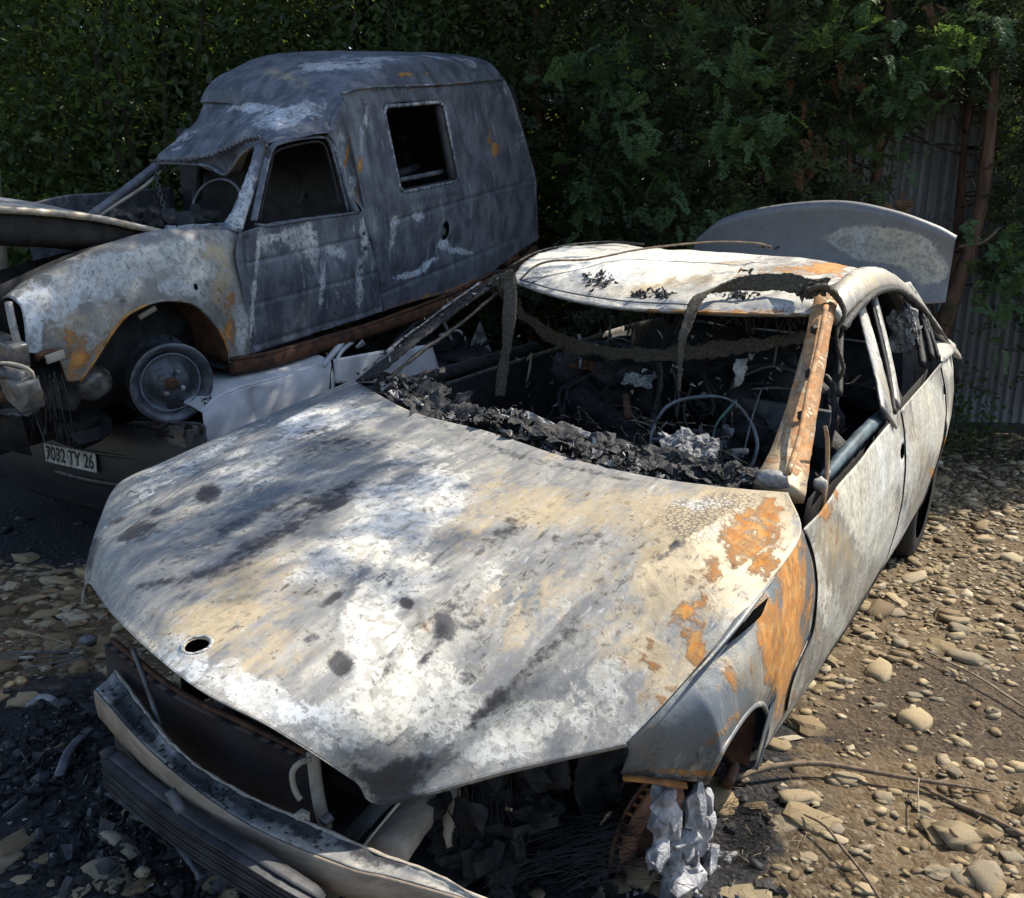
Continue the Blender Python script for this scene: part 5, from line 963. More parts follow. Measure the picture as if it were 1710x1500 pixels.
# high roof cap
cs = [(-.64,0),(-.60,.10),(-.50,.17),(-.2,.20),(.2,.20),(.50,.17),(.60,.10),(.655,0)]
gut_f, gut_r = CG[0][1], CG[0][5]
rr = []
for f, fx, hh in ((0,.90,.045),(.035,.95,.80),(.10,.985,1.0),(.4,1,1.0),(.75,1,1.0),(.955,1,.93),(1.0,.985,.72)):
    y = gut_f[1] * (1 - f) + gut_r[1] * f + (-.03 if f == 0 else 0); z0 = gut_f[2] * (1 - f) + gut_r[2] * f + .0
    rr.append([(x * fx * gut_f[0] / .655, y, z0 + dz_ * hh * .80) for x, dz_ in cs])
# front visor of the cap, sloping down over the cab
vis = [[(x * kx_ * gut_f[0] / .655, yv + .22 * (.6 - x) * fx_, zv + dz_ * hh * .8) for x, dz_ in cs] for yv, zv, hh, kx_, fx_ in ((1.31,1.10,.05,.90,.8),(1.34,1.13,.42,.93,.8),(1.44,1.165,.62,.96,.72),(1.60,1.19,.78,.99,.6))]
GC = net(vis + rr[3:], 90, 90); PC = GC.reshape(-1, 3); GC[:, :, 2] += (.006 * fbm(PC, 3, 3, 9)).reshape(90, 90)
cap_p = [(RU,750,105,16,8,0,.55),(RU,680,125,40,5,0,.5),(RU,740,122,60,4,0,.4),(TA,470,125,60,12,-12,.6),(RU,450,135,50,10,-15,.25),(AS,540,112,50,10,0,.5),(AS,620,105,60,12,0,.3),(AS,800,110,30,10,0,.3),(AS,700,97,140,6,0,.35),(TA,520,150,60,8,-8,.4),(SO,560,140,14,20,0,.2)]
grid_obj('high_roof', GC, M['van'], van, VAN, paint=cap_p, base=(-.1,-.1,.10,.15,.05,-.2), thick=.004)
sweep('roof_gutter', [CG[0][0] + [.01,-.02,.01], CG[0][1] + [.012,0,.008], CG[0][2] + [.012,0,.008], CG[0][3] + [.012,0,.008], CG[0][4] + [.012,0,.008], CG[0][5] + [.012,0,.008]], .02, M['van'], van, h=.014, n=50, frame=VAN, paint=[(RU,740,140,60,6,0,.4),(RU,610,150,30,6,0,.4)], base=(.05,0,.35,.2,.3,0))
# crushed cab roof: a buckled sheet from the cap down to the windscreen top
CRr = [[(-.57, 1.55, 1.115), (-.30,1.53,1.15), (.05,1.45,1.17), (.35,1.38,1.18), (.56,1.34,1.14), vx(572,165,.66)],
       [vx(328,200,-.60), vx(385,176,-.28), vx(440,172,.05), vx(492,160,.34), vx(535,160,.54), vx(564,196,.68)],
       [vx(290,240,-.60), vx(350,214,-.30), vx(405,202,.05), vx(455,192,.36), vx(515,188,.56), vx(556,220,.69)],
       [vx(264,266,-.58), vx(315,254,-.30), vx(375,250,.05), vx(425,215,.38), vx(490,210,.57), vx(520,228,.68)],
       [vx(268,276,-.57), vx(320,276,-.28), vx(378,288,.03), vx(415,248,.38), vx(442,240,.58), vx(470,236,.66)]]
GCR = net(CRr, 120, 90); PQ = GCR.reshape(-1, 3)
nr = np.cross(np.gradient(GCR, axis=1), np.gradient(GCR, axis=0)).reshape(-1, 3); nr /= np.linalg.norm(nr, axis=1)[:, None] + 1e-9
uvq = project(VAN, PQ); g2 = .013 * fbm(PQ, 4.2, 3, 31) + .0025 * fbm(PQ, 9, 3, 3)
for a, b, wd, hg in [((430,165),(385,250),12,-.03), ((350,200),(300,240),14,.02), ((470,200),(540,180),10,.02), ((400,180),(360,230),10,.02), ((310,220),(270,262),8,-.015)]: g2 += vcrease(uvq, a, b, wd, hg)
GCR = (PQ + nr * g2[:, None]).reshape(GCR.shape)
grid_obj('cab_roof', GCR, M['van'], van, VAN, paint=[(AS,460,200,50,20,20,.6),(AS,300,240,40,14,40,.4),(AS,500,190,50,16,10,.4),(AS,390,180,50,10,0,.3),(TA,530,215,30,12,10,.5),(RU,520,222,30,5,0,.3),(AS,420,180,40,8,0,.4)], base=(-.1,0,.12,.35,.05,-.2), thick=.004)
sweep('screen_header', [vx(262,272,-.58), vx(318,274,-.28), vx(350,278,-.1), vx(378,292,.05), vx(398,270,.25), vx(420,248,.42), vx(440,240,.58)], .035, M['van'], van, h=.022, n=50, frame=VAN, base=(.1,0,.35,.3,.2,0), jitter=.003)
sweep('folded_flap', [vx(380,290,.08), vx(392,285,.2), vx(405,262,.35), vx(412,252,.42)], [.03,.06,.05,.02], M['vanf'], van, h=.01, n=16, frame=VAN, base=(.3,.1,.1,.2,.5,0))
sweep('far_b_post', [vx(330,330,-.45), vx(333,290,-.5), vx(336,262,-.55)], .05, M['soot'], van, n=8)
sweep('far_door_post', [vx(322,345,-.6), vx(326,300,-.62), vx(328,270,-.62)], .02, M['steeldark'], van, n=8)
# cowl and windscreen base
CW = [[vx(150,362,-.58), vx(205,372,-.3), vx(270,378,.1), vx(320,376,.45), vx(372,372,.66)], [vx(140,366,-.58), vx(200,381,-.3), vx(262,392,.1), vx(322,390,.45), vx(398,388,.72)]]
GK = net(CW, 60, 12); GK[:, :, 2] += (.006 * fbm(GK.reshape(-1, 3), 7, 3, 3)).reshape(12, 60)
grid_obj('scuttle', GK, M['van'], van, VAN, paint=[(AS,340,380,60,8,0,.6),(TA,300,380,40,8,0,.4)], base=(.1,0,.35,.3,.2,0), thick=.01)
sweep('scuttle_rail', [vx(228,374,-.2), vx(275,386,.1), vx(325,392,.45), vx(345,394,.62), vx(398,378,.73)], .03, M['van'], van, h=.02, n=30, frame=VAN, base=(.1,0,.45,.3,.2,0), jitter=.003)
vf_obj('scuttle_slot', merge([box_vf(vx(232 + k * 7, 376 + k * .8, -.1 + .03 * k) + [0, 0, .012], (.008,.03,.008), rotm(0,0,.6)) for k in range(6)]), M['soot'], van)
# steering wheel and dash
cw = vx(362,345,.32); ring = [cw + np.array([.17 * math.cos(a), .10 * math.sin(a) * .6, .17 * math.sin(a) * .75]) for a in np.linspace(0, 6.283, 30)]
sweep('steering_wheel', ring, .014, M['steelgrey'], van, n=50, sec=6)
vf_obj('dash_remains', merge([lump_vf(vx(random.uniform(190,360), random.uniform(362,374), random.uniform(-.4,.4)), [random.uniform(.03,.07) for _ in range(3)], .6, 2, ICO2) for _ in range(20)]), M['soot'], van, smooth=False, kind='stuff')
sweep('seat_rod', [vx(500,345,.3), vx(515,310,.3), vx(530,330,.3)], .02, M['steeldark'], van, n=12)
# bonnet, propped up
BH = [[vx(-160,338,.60), vx(-60,340,.60), vx(0,344,.62), vx(150,358,.62), vx(270,384,.62), vx(296,389,.62)]]
b0 = BH[0]; mid_ = [p + np.array([-.62, 0, .02]) for p in b0]; far = [p + np.array([-1.22, 0, 0]) for p in b0]
GBN = net([[p for p in b0], mid_, far], 50, 20); GBN[:, :, 2] += (.008 * fbm(GBN.reshape(-1, 3), 3, 3, 12)).reshape(20, 50)
grid_obj('bonnet', GBN, M['van'], van, VAN, base=(0,.1,.2,.3,.1,0), thick=.012)
sweep('bonnet_edge', [p + np.array([.004, 0, -.012]) for p in b0[1:]], .022, M['vanf'], van, h=.030, n=50, sq=1.25, frame=VAN, base=(.05,.1,.2,.2,.5,0), jitter=.003)
under = [p + np.array([-.03, 0, -.02]) for p in b0]
grid_obj('bonnet_inner', net([[p for p in under], [p + np.array([-.05, .02, -.13]) for p in under], [p + np.array([-.5, .05, -.16]) for p in under]], 40, 10), M['soot'], van, VAN, thick=.004)
grid_obj('engine_bay_wall', net([[(.58,-.62,.50),(.60,-.2,.60),(.62,.3,.62)],[(.56,-.60,-.1),(.56,-.2,-.1),(.56,.3,-.1)]], 12, 6), M['soot'], van, VAN)
grid_obj('engine_bay_front', net([[(-.6,-.66,.50),(0,-.70,.50),(.60,-.64,.48)],[(-.6,-.62,-.2),(0,-.66,-.2),(.60,-.60,-.2)]], 12, 6), M['soot'], van, VAN)
sweep('slam_panel', [(.62,-.66,.30), (.3,-.72,.31), (0,-.74,.31)], .05, M['rustdark'], van, h=.03, sq=1.3, n=10)
sweep('light_bar', [vx(0,405,.45), vx(30,402,.5), vx(45,400,.5)], .012, M['steelgrey'], van, n=6)
# lamp opening, lamp, bumper pieces
vf_obj('headlamp', merge([box_vf(vy(12,585,-.70), (.20,.07,.10), rotm(0,.1,-.1))]), M['lamp'], van, bev=.01)
sweep('lamp_frame', [vy(14,505,-.66), vy(22,545,-.68), vy(34,590,-.69)], .03, M['vanf'], van, n=10, frame=VAN, base=(0,.2,.4,.2,.1,0))
sweep('bumper_bar', [vy(-60,618,-.80), vy(0,622,-.78), vy(40,632,-.75)], .05, M['steelgrey'], van, h=.05, sq=1.38, n=16, jitter=.006)
sweep('bumper_bar', [vy(-60,648,-.78), vy(0,662,-.76), vy(45,655,-.72), vy(64,660,-.68)], .05, M['rustdark'], van, h=.05, sq=1.2, n=16, jitter=.008)
sweep('bumper_iron', [vx(60,598,.76), vx(80,590,.77), vx(104,588,.78)], .03, M['rustdark'], van, h=.03, n=8, sq=1.3)
vf_obj('bumper_plate', box_vf(vx(92,596,.79), (.01,.08,.035), rotm(.1,0,0)), M['beige'], van, bev=.002)
vf_obj('bumper_end', box_vf(vy(36,650,-.74), (.16,.09,.12), rotm(.1,.15,-.2)), M['lampgrime'], van, bev=.012); sweep('bumper_lip', [vy(-20,606,-.78), vy(20,608,-.77), vy(50,618,-.74), vy(62,650,-.70)], .02, M['beige'], van, h=.012, n=14, jitter=.004)
sweep('torn_valance', [vy(-30,690,-.74), vy(20,688,-.72), vy(55,690,-.70)], .07, M['steelgrey'], van, h=.012, n=14, jitter=.012)
vf_obj('fog_lamp', lump_vf(vx(152,640,.62), (.07,.09,.075), .12, 1.5, ICO3), M['lamp'], van)
wv = []
for k in range(20):
    u = random.choice([72, 80, 88, 95, 60, 50]) + random.uniform(-8, 8); p = vy(u, 625 + random.uniform(-10, 30), -.66 + random.uniform(-.05,.05))
    wv.append(sweep_vf([p, p + [random.uniform(-.03,.03), 0, -.12], p + [random.uniform(-.06,.06), random.uniform(-.03,.03), -random.uniform(.22,.42)]], random.uniform(.001,.0028), n=14, sec=4, jitter=.003))
vf_obj('hanging_wires', merge(wv), M['steeldark'], van, kind='stuff')
# front wheel: bare steel rims, no tyre
WM = rotm(0, 0, R_(-20)); WC0 = np.array([.764, .0, -.012]) - WM @ np.array([.165, 0, 0])
rim = [(.165,.0),(.165,.022),(.158,.030),(.150,.034),(.152,.075),(.135,.092),(.118,.118),(.128,.140),(.150,.148),(.172,.166),(.176,.182),(.168,.186),(.160,.176),(.120,.163),(.02,.160),(-.02,.166),(-.035,.184),(-.042,.184),(-.03,.160),(.0,.150)]
whl = vf_obj('front_wheel', place(lathe_vf(rim, 56), WC0, WM), M['rim'], van); whl['label'] = 'bare steel front wheel with its tyre burnt off'
for nm_, rr_, xx_, tt_ in (('rim_edge', .182, .170, .007), ('rim_ring', .132, .150, .006)): sweep(nm_, [WC0 + WM @ np.array([xx_, rr_ * math.cos(q_), rr_ * math.sin(q_)]) for q_ in np.linspace(0, 6.283, 41)], tt_, M['ashgrey'] if rr_ > .15 else M['bluering'], whl, n=80, sec=6, jitter=.001)  # pale and bluish rings put the lit rim edges into colour
for k in range(4):
    a = math.pi / 4 + k * math.pi / 2 + .2; vf_obj('wheel_nut', place(lathe_vf([(.0,.0),(0,.013),(.02,.012),(.026,.007),(.026,0)], 8), WC0 + WM @ np.array([.150, .055 * math.cos(a), .055 * math.sin(a)]), WM), M['ashgrey'], whl)
vf_obj('hub_cap', place(lathe_vf([(.160,.030),(.172,.028),(.176,.014),(.172,0)], 20), WC0, WM), M['rustdark'], whl)
vf_obj('brake_drum', place(lathe_vf([(-.10,0),(-.10,.11),(.0,.12),(.05,.12)], 24), WC0, WM), M['rustdark'], van)
sweep('strut_leg', [(.50,.02,0), (.44,.05,.3), (.42,.06,.5)], .07, M['steeldark'], van, n=10)

# ================================================================== chain round the van's roof
chain = thing('steel_chain', 'dark chain slung round the crushed cab roof of the van', 'chain', VAN)
def torus_link(l=.038, w=.024, t=.0075):
    P = [(l / 2 * math.cos(a), w / 2 * math.sin(a), 0) for a in np.linspace(0, 2 * math.pi, 15)]
    V, F = sweep_vf(P, t, n=14, sec=5, smooth=False); return mesh_data('chain_link', V, F, True, M['chain'])
LK = torus_link()
def lay_chain(pts, step=.029, off=0):
    D = arc(pts, 400); L_ = np.sum(np.linalg.norm(np.diff(D, axis=0), axis=1)); n = int(L_ / step); Q = arc(pts, n + 1)
    for k in range(n):
        d = Q[k + 1] - Q[k]; q = Vector(d).to_track_quat('X', 'Z').to_matrix().to_4x4()
        o = link('chain_link', LK, chain); o.matrix_local = Matrix.Translation(Vector((Q[k] + Q[k + 1]) / 2)) @ q @ Matrix.Rotation(math.pi / 2 * (k % 2) + random.uniform(-.3,.3), 4, 'X')
lay_chain([vx(252,268,-.60), vx(270,270,-.52), vx(310,270,-.30), vx(350,262,-.05), vx(385,248,.2), vx(415,234,.45), vx(436,230,.63)])
lay_chain([vx(436,232,.65), vx(446,245,.69), vx(442,285,.66), vx(434,330,.68), vx(428,362,.70)])
lay_chain([vx(258,278,-.58), vx(264,310,-.50), vx(272,340,-.42), vx(278,366,-.36)])

# ================================================================== CRUSHED WHITE CAR
wc = thing('crushed_white_car', 'flattened white car with number plate 7032 TY 26 under the burnt van', 'car', WHC)
def wx(u, v, x): return at(WHC, u, v, 0, x)
def wy(u, v, y): return at(WHC, u, v, 1, y)
# side panel / wing
WS = [[wx(338,690,.80), wx(362,668,.80), wx(400,650,.80), wx(450,636,.80), wx(500,622,.80), wx(545,606,.80), wx(552,604,.80)],
      [wx(340,715,.815), wx(365,700,.82), wx(400,690,.82), wx(450,672,.82), wx(500,655,.82), wx(550,635,.82), wx(556,633,.82)],
      [(.80,.09,.50),(.82,.25,.48),(.82,.42,.48),(.82,.6,.48),(.82,.75,.48),(.82,.93,.48),(.82,.96,.48)], [(.78,.09,.3),(.78,.25,.3),(.78,.42,.3),(.78,.6,.3),(.78,.75,.3),(.78,.93,.3),(.78,.96,.3)]]
GS = net(WS, 60, 40); PS = GS.reshape(-1, 3); uvs = project(WHC, PS); gs = .006 * fbm(PS, 4, 3, 40)
for a, b, wd, hg in [((425,650),(432,700),7,-.018), ((410,650),(470,640),6,.006), ((480,640),(500,660),14,-.008)]: gs += vcrease(uvs, a, b, wd, hg)
GS[:, :, 0] += gs.reshape(40, 60)
ww = grid_obj('side_wing', GS, M['white'], wc, WHC, thick=.004); ww['label'] = 'dented white wing'
WT = [[p for p in np.array(WS[0])], [p + np.array([-.12, 0, .03]) for p in np.array(WS[0])], [p + np.array([-.4, .0, .03]) for p in np.array(WS[0])]]
grid_obj('wing_top', net(WT, 40, 10), M['white'], wc, WHC, thick=.004, flip=True)
vf_obj('torn_edge', merge([shard_vf(wx(335 + random.uniform(0, 26), 672 + random.uniform(-8, 10), .79), random.uniform(.008,.02), .1) for _ in range(16)]), M['char'], wc, smooth=False)
# door behind it, pillar
WD = [[wx(556,600,.81), wx(640,585,.81), wx(720,575,.80)], [wx(560,640,.82), wx(650,640,.82), wx(740,640,.82)]]
grid_obj('front_door', net(WD, 20, 10), M['white'], wc, WHC, thick=.004)
sweep('a_pillar', [wx(538,612,.80), wx(548,600,.78), wx(562,583,.75), wx(578,565,.70)], .035, M['white'], wc, h=.03, n=14, sq=1.2)
sweep('a_pillar_edge', [wx(556,645,.81), wx(560,612,.80), wx(570,588,.77), wx(592,568,.71)], .022, M['white'], wc, h=.02, n=14, sq=1.2)
sweep('door_gap', [wx(551,650,.825), wx(552,620,.815), wx(560,596,.80)], .010, M['soot'], wc, n=10)
vf_obj('mirror_shard', shard_vf(wx(603,574,.78), .05, .2), M['white'], wc, smooth=False)
sweep('roof_arc', [wx(640,600,.5), wx(670,560,.5), wx(700,535,.5), wx(735,520,.5)], .035, M['steelgrey'], wc, n=16)
sweep('screen_edge', [wx(725,512,.2), wx(742,540,.2), wx(756,575,.2), wx(762,600,.2)], .03, M['white'], wc, h=.012, n=14)
vf_obj('bent_panel', (np.array([wx(775,598,.3), wx(822,592,.3), wx(802,535,.3), wx(775,598,.28), wx(822,592,.28), wx(802,535,.28)]), [(0,1,2),(5,4,3),(0,3,4,1),(1,4,5,2),(2,5,3,0)]), M['ashgrey'], wc, smooth=False)
sweep('wheel_arc', [wx(735,560,.35), wx(765,552,.35), wx(778,575,.35), wx(770,600,.35)], .02, M['white'], wc, n=20)
vf_obj('crushed_cabin', merge([lump_vf((random.uniform(-.7,.72), random.uniform(1.0,3.4), random.uniform(.4,.78)), (random.uniform(.1,.25), random.uniform(.1,.3), random.uniform(.04,.12)), .4, 2, ICO2) for _ in range(46)] + [shard_vf((random.uniform(-.7,.8), random.uniform(.9,2.8), random.uniform(.6,.82)), random.uniform(.03,.14), .08) for _ in range(110)]), M['soot'], wc, smooth=False, kind='stuff')
grid_obj('lower_body', net([[(.80,.1,.3),(.80,2,.3),(.80,3.6,.3)],[(.76,.1,.12),(.76,2,.12),(.76,3.6,.12)]], 10, 6), M['soot'], wc, WHC)
# front: bumper, lamp, plate
BF = [[(-.82,.06,.58),(-.5,-.02,.60),(0,-.05,.60),(.5,-.02,.60),(.84,.08,.58)], [(-.84,.04,.48),(-.5,-.05,.49),(0,-.08,.49),(.5,-.05,.49),(.87,.06,.48)], [(-.84,.05,.32),(-.5,-.04,.31),(0,-.07,.30),(.5,-.04,.31),(.87,.07,.32)], [(-.8,.12,.16),(-.5,.03,.14),(0,.0,.13),(.5,.03,.14),(.83,.13,.16)]]
grid_obj('bumper', net(BF, 50, 30), M['blackplastic'], wc, WHC, thick=.008)
sweep('bumper_step', [(-.84,.05,.455),(0,-.085,.455),(.5,-.055,.455),(.87,.07,.455)], .012, M['blackplastic'], wc, h=.02, n=30)
sweep('bumper_step', [(-.84,.05,.33),(0,-.08,.31),(.5,-.05,.315),(.87,.07,.33)], .016, M['blackplastic'], wc, h=.03, n=30)
lampo = vf_obj('lamp_unit', box_vf(wy(278,722,.05), (.36,.10,.10), rotm(0,0,0)), M['lamp'], wc, smooth=False, bev=.015)
sweep('lamp_rim', [wy(185,742,-.01), wy(200,722,-.01), wy(222,706,-.01), wy(330,708,.02), wy(342,722,.02), wy(338,746,.02)], .012, M['steelgrey'], lampo, n=40)
vf_obj('broken_lens', merge([shard_vf(wy(random.uniform(215,320), random.uniform(708,730), -.02), random.uniform(.02,.05), .1) for _ in range(16)]), M['char'], lampo, smooth=False, kind='stuff')
vf_obj('lamp_unit', box_vf(wy(135,700,.03), (.34,.10,.09)), M['blackplastic'], wc, smooth=False, bev=.01)
grid_obj('front_deck', net([[(-.8,.08,.60),(0,0,.64),(.8,.1,.62)],[(-.8,.5,.62),(0,.5,.60),(.76,.5,.66)],[(-.8,1,.6),(0,1,.58),(.7,1,.66)]], 20, 12), M['soot'], wc, WHC)
vf_obj('front_crumple', merge([shard_vf((random.uniform(-.7,.75), random.uniform(-.02,.6), random.uniform(.58,.70)), random.uniform(.03,.10), .08) for _ in range(60)]), M['steeldark'], wc, smooth=False, kind='stuff')
pc = (wy(80,742,-.10) + wy(160,760,-.10) + wy(80,771,-.10) + wy(160,789,-.10)) / 4
PLW = .39; pcx = wy(160,774,-.10)[0] - PLW / 2
plate = vf_obj('number_plate', box_vf((pcx, -.098, pc[2]), (PLW, .006, .092)), M['plate'], wc, smooth=False, bev=.002)
cu = bpy.data.curves.new('plate_text', 'FONT'); cu.body = '7032 TY 26'; cu.size = .098; cu.align_x = 'CENTER'; cu.align_y = 'CENTER'; cu.extrude = .001; cu.offset = .0012
to = bpy.data.objects.new('tmp', cu); COL.objects.link(to); bpy.context.view_layer.update()
tm_ = bpy.data.meshes.new_from_object(to.evaluated_get(bpy.context.evaluated_depsgraph_get())); bpy.data.objects.remove(to)
xs = [v.co.x for v in tm_.vertices]; kx = (PLW * .93) / (max(xs) - min(xs))
for v in tm_.vertices: v.co.x *= kx
tm_.materials.clear(); tm_.materials.append(M['ink']); pt = link('plate_lettering', tm_, plate); pt.matrix_local = Matrix.Translation((pcx, -.1025, pc[2])) @ Matrix.Rotation(math.pi / 2, 4, 'X')
# wheel of the white car, right front in the dark
for sx in (-1, 1):
    w_ = vf_obj('wheel', place(lathe_vf([(-.08,.16),(-.08,.26),(-.05,.28),(.05,.28),(.08,.26),(.08,.16),(.05,0)], 30), (sx * .70, .75, .28)), M['tyre'], wc)
# ================================================================== GROUND
def gw(u, v, z=0): return at(WLD, u, v, 2, z)
def gheight(x, y):
    return .03 * math.sin(x * 1.7 + 1) * math.cos(y * 1.3) * .5
nx, ny = 330, 330
gx = np.sinh(np.linspace(-4.6, 4.6, nx)) ; gx = gx / gx[-1] * 260; gy = np.sinh(np.linspace(-3.6, 4.6, ny)); gy = gy / gy[-1] * 260 + 3.2
X, Y = np.meshgrid(gx, gy); PG = np.stack([X.ravel(), Y.ravel(), np.zeros(nx * ny)], 1)
near = (abs(PG[:, 0]) < 9) & (PG[:, 1] < 12) & (PG[:, 1] > -3)
def ghf(P): return .020 * fbm(P, 1.1, 3, 2.) + .008 * fbm(P, 5, 3, 9.) + .004 * fbm(P, 17, 2, 4.)
PG[near, 2] = ghf(PG[near])
fG = grid_faces(ny, nx)
gme = big_mesh('ground', PG, np.array(fG), 4, M['ground'], True); ground = link('ground', gme, None, 'structure')
A = np.zeros((len(PG), 4), np.float32); A[:, 3] = 1
def blob(P, x, y, rx, ry, ang=0):
    c, s = math.cos(ang), math.sin(ang); dx, dy = P[:, 0] - x, P[:, 1] - y; return np.exp(-(((dx * c + dy * s) / rx) ** 2 + ((-dx * s + dy * c) / ry) ** 2) ** 1.3)
BURN = [(*gw(1180,1400)[:2], .12, .12, 0), (*gw(150,1330)[:2], .42, .40, 0), (*gw(330,1450)[:2], .50, .28, 0), (*gw(40,1200)[:2], .30, .35, 0), (*gw(560,1500)[:2], .7, .5, 0), (.15, 2.7, .75, .8, 0), (.65, 4.2, .4, 1.3, -.45), (-2.6, 4.9, 1.3, .8, 0), (-1.5, 5.8, 1.5, 1.8, -.4), (*gw(900,1450)[:2], .35, .25, 0), (*gw(20,770)[:2], .8, .35, 0)]
SOIL = [(*gw(1600,1160)[:2], .55, .30, .25), (*gw(1690,1220)[:2], .35, .4, 0), (*gw(1500,1230)[:2], .4, .12, .2), (*gw(1650,760)[:2], .9, .35, 0), (*gw(40,900)[:2], .5, .2, 0)]
def fieldsum(P, L_): return np.clip(sum(blob(P, *b) for b in L_), 0, 1)
A[near, 1] = fieldsum(PG[near], BURN); A[near, 0] = fieldsum(PG[near], SOIL)
ca = gme.color_attributes.new('p1', 'FLOAT_COLOR', 'POINT'); ca.data.foreach_set('color', A.ravel())

# ---------------- stones
def stone_vf(sub, seed, sharp=.25):
    V, F = (ICO2 if sub == 2 else ICO1); k = 1 + sharp * fbm(V, 1.3, 2, seed); V = V * k[:, None]
    V = np.sign(V) * np.abs(V) ** .72; V[:, 2] *= .40; return V, F
SB = [mesh_data('stone', *stone_vf(2, s * 3.3 + 1, .75), s % 3 != 0, M['stone']) for s in range(14)]
SB2 = [mesh_data('stone', *stone_vf(2, s * 5.1 + 2, .7), s % 2 == 0, M['stone']) for s in range(8)]
rs = np.random.default_rng(11)
def inside_view(P):
    uv = project(WLD, P); return (uv[:, 0] > -60) & (uv[:, 0] < 1770) & (uv[:, 1] > 690) & (uv[:, 1] < 1590)
N0 = 75000
Q = np.stack([rs.uniform(-4.6, 5.2, N0), rs.uniform(1.6, 8.0, N0) , np.zeros(N0)], 1)
Q = Q[inside_view(Q)]
# drop the ones hidden below the cars
Lc = (Q - CAR.o) @ CAR.M; Q = Q[~((abs(Lc[:, 0]) < .62) & (Lc[:, 1] > -.2) & (Lc[:, 1] < 3.6))]
burn = fieldsum(Q, BURN); soil = fieldsum(Q, SOIL); dn = fbm(Q, .9, 3, 55) * .5 + .85
keep = rs.random(len(Q)) < np.clip(dn - .12, .22, 1) * (1 - .80 * burn) * (1 - .62 * soil); Q = Q[keep]; burn = burn[keep]
Lv = (Q - VAN.o) @ VAN.M; under = (Lv[:, 0] < 1.1) & (Lv[:, 1] > -.3) & (abs(Lv[:, 0]) < 1.1); keep = ~under | (rs.random(len(Q)) < .15); Q = Q[keep]; burn = burn[keep]
size = np.clip(rs.lognormal(math.log(.0105), .70, len(Q)), .0055, .055)
dist = np.linalg.norm(Q - CPOS, axis=1); size = np.where((dist > 4.5) & (size < .009), .012, size)
app = size / dist
order = np.argsort(-app); Q = Q[order]; size = size[order]; burn = burn[order]
zz = ghf(Q)
BIG = [(1560,1395,.052,.022,1.5),(1352,1432,.024,.018,0),(1395,1402,.034,.014,-.6),(1465,1181,.028,.013,.1),(1527,1166,.026,.016,.2),(1318,1236,.036,.012,.1),(1622,1056,.026,.015,0),(1288,1278,.024,.02,.8),(1690,1440,.03,.02,0),(1368,1182,.016,.014,0),(1417,1150,.015,.012,0),(1655,1306,.016,.011,0),(1240,1300,.015,.02,.4),
 (1430,1150,.012,.01,0),(1660,1120,.02,.012,0),(1600,1410,.03,.02,0),(1560,1345,.022,.013,.2),(1440,1010,.020,.014,0),(1640,945,.03,.014,.3),(70,1440,.026,.018,.8),(35,1475,.022,.014,.3),(60,1400,.018,.012,.5),(20,1440,.02,.013,0),(90,1480,.014,.01,0),(50,960,.016,.01,0),(118,1010,.020,.015,.4),(105,945,.013,.008,0),(25,1050,.02,.01,.3),(60,1075,.014,.009,0)]
for k, (u, v, a, b, rz) in enumerate(BIG):
    p = gw(u, v); o = link('stone', SB2[k % 8], ground); o.location = (p[0], p[1], float(ghf(p[None])[0]) + b * .3); o.scale = (a, b * 1.15, b * .75); o.rotation_euler = (random.uniform(-.1,.1), random.uniform(-.1,.1), rz)
n1 = 300 - len(BIG)
for i in range(n1):
    o = link('stone', random.choice(SB), ground); s = size[i]
    o.location = (Q[i][0], Q[i][1], zz[i] + s * .08); o.scale = (s * random.uniform(.8,1.5), s * random.uniform(.7,1), s * random.uniform(.6,1)); o.rotation_euler = (random.uniform(-.25,.25), random.uniform(-.25,.25), random.uniform(0, 6.3))
def scatter(name, idx, mat):
    base = [stone_vf(1, s * 2.7 + 40, .75)[0] for s in range(10)]; F1 = np.array(ICO1[1]); V0, F0 = ico_vf(1, 1); n = len(idx); nvv = len(base[0])
    V = np.empty((n, nvv, 3), np.float32); th = rs.uniform(0, 6.283, n); sc = size[idx][:, None] * rs.uniform(.7, 1.4, (n, 3)) * [1.1, .9, .85]
    for j, i in enumerate(idx):
        b = base[j % 10] * sc[j]; c_, s_ = math.cos(th[j]), math.sin(th[j]); V[j, :, 0] = b[:, 0] * c_ - b[:, 1] * s_ + Q[i, 0]; V[j, :, 1] = b[:, 0] * s_ + b[:, 1] * c_ + Q[i, 1]; V[j, :, 2] = b[:, 2] + b[:, 0] * .2 * math.sin(j) + zz[i] + size[i] * .10
    FF = (F1[None] + (np.arange(n) * nvv)[:, None, None]).reshape(-1)
    return link(name, big_mesh(name, V.reshape(-1, 3), FF, 3, mat, False), ground, 'stuff')
rest = np.arange(n1, len(Q)); dark = burn[rest] > .55
scatter('gravel', rest[~dark][:16000], M['stone']); scatter('sooty_gravel', rest[dark][:1200], M['stoneblack'])

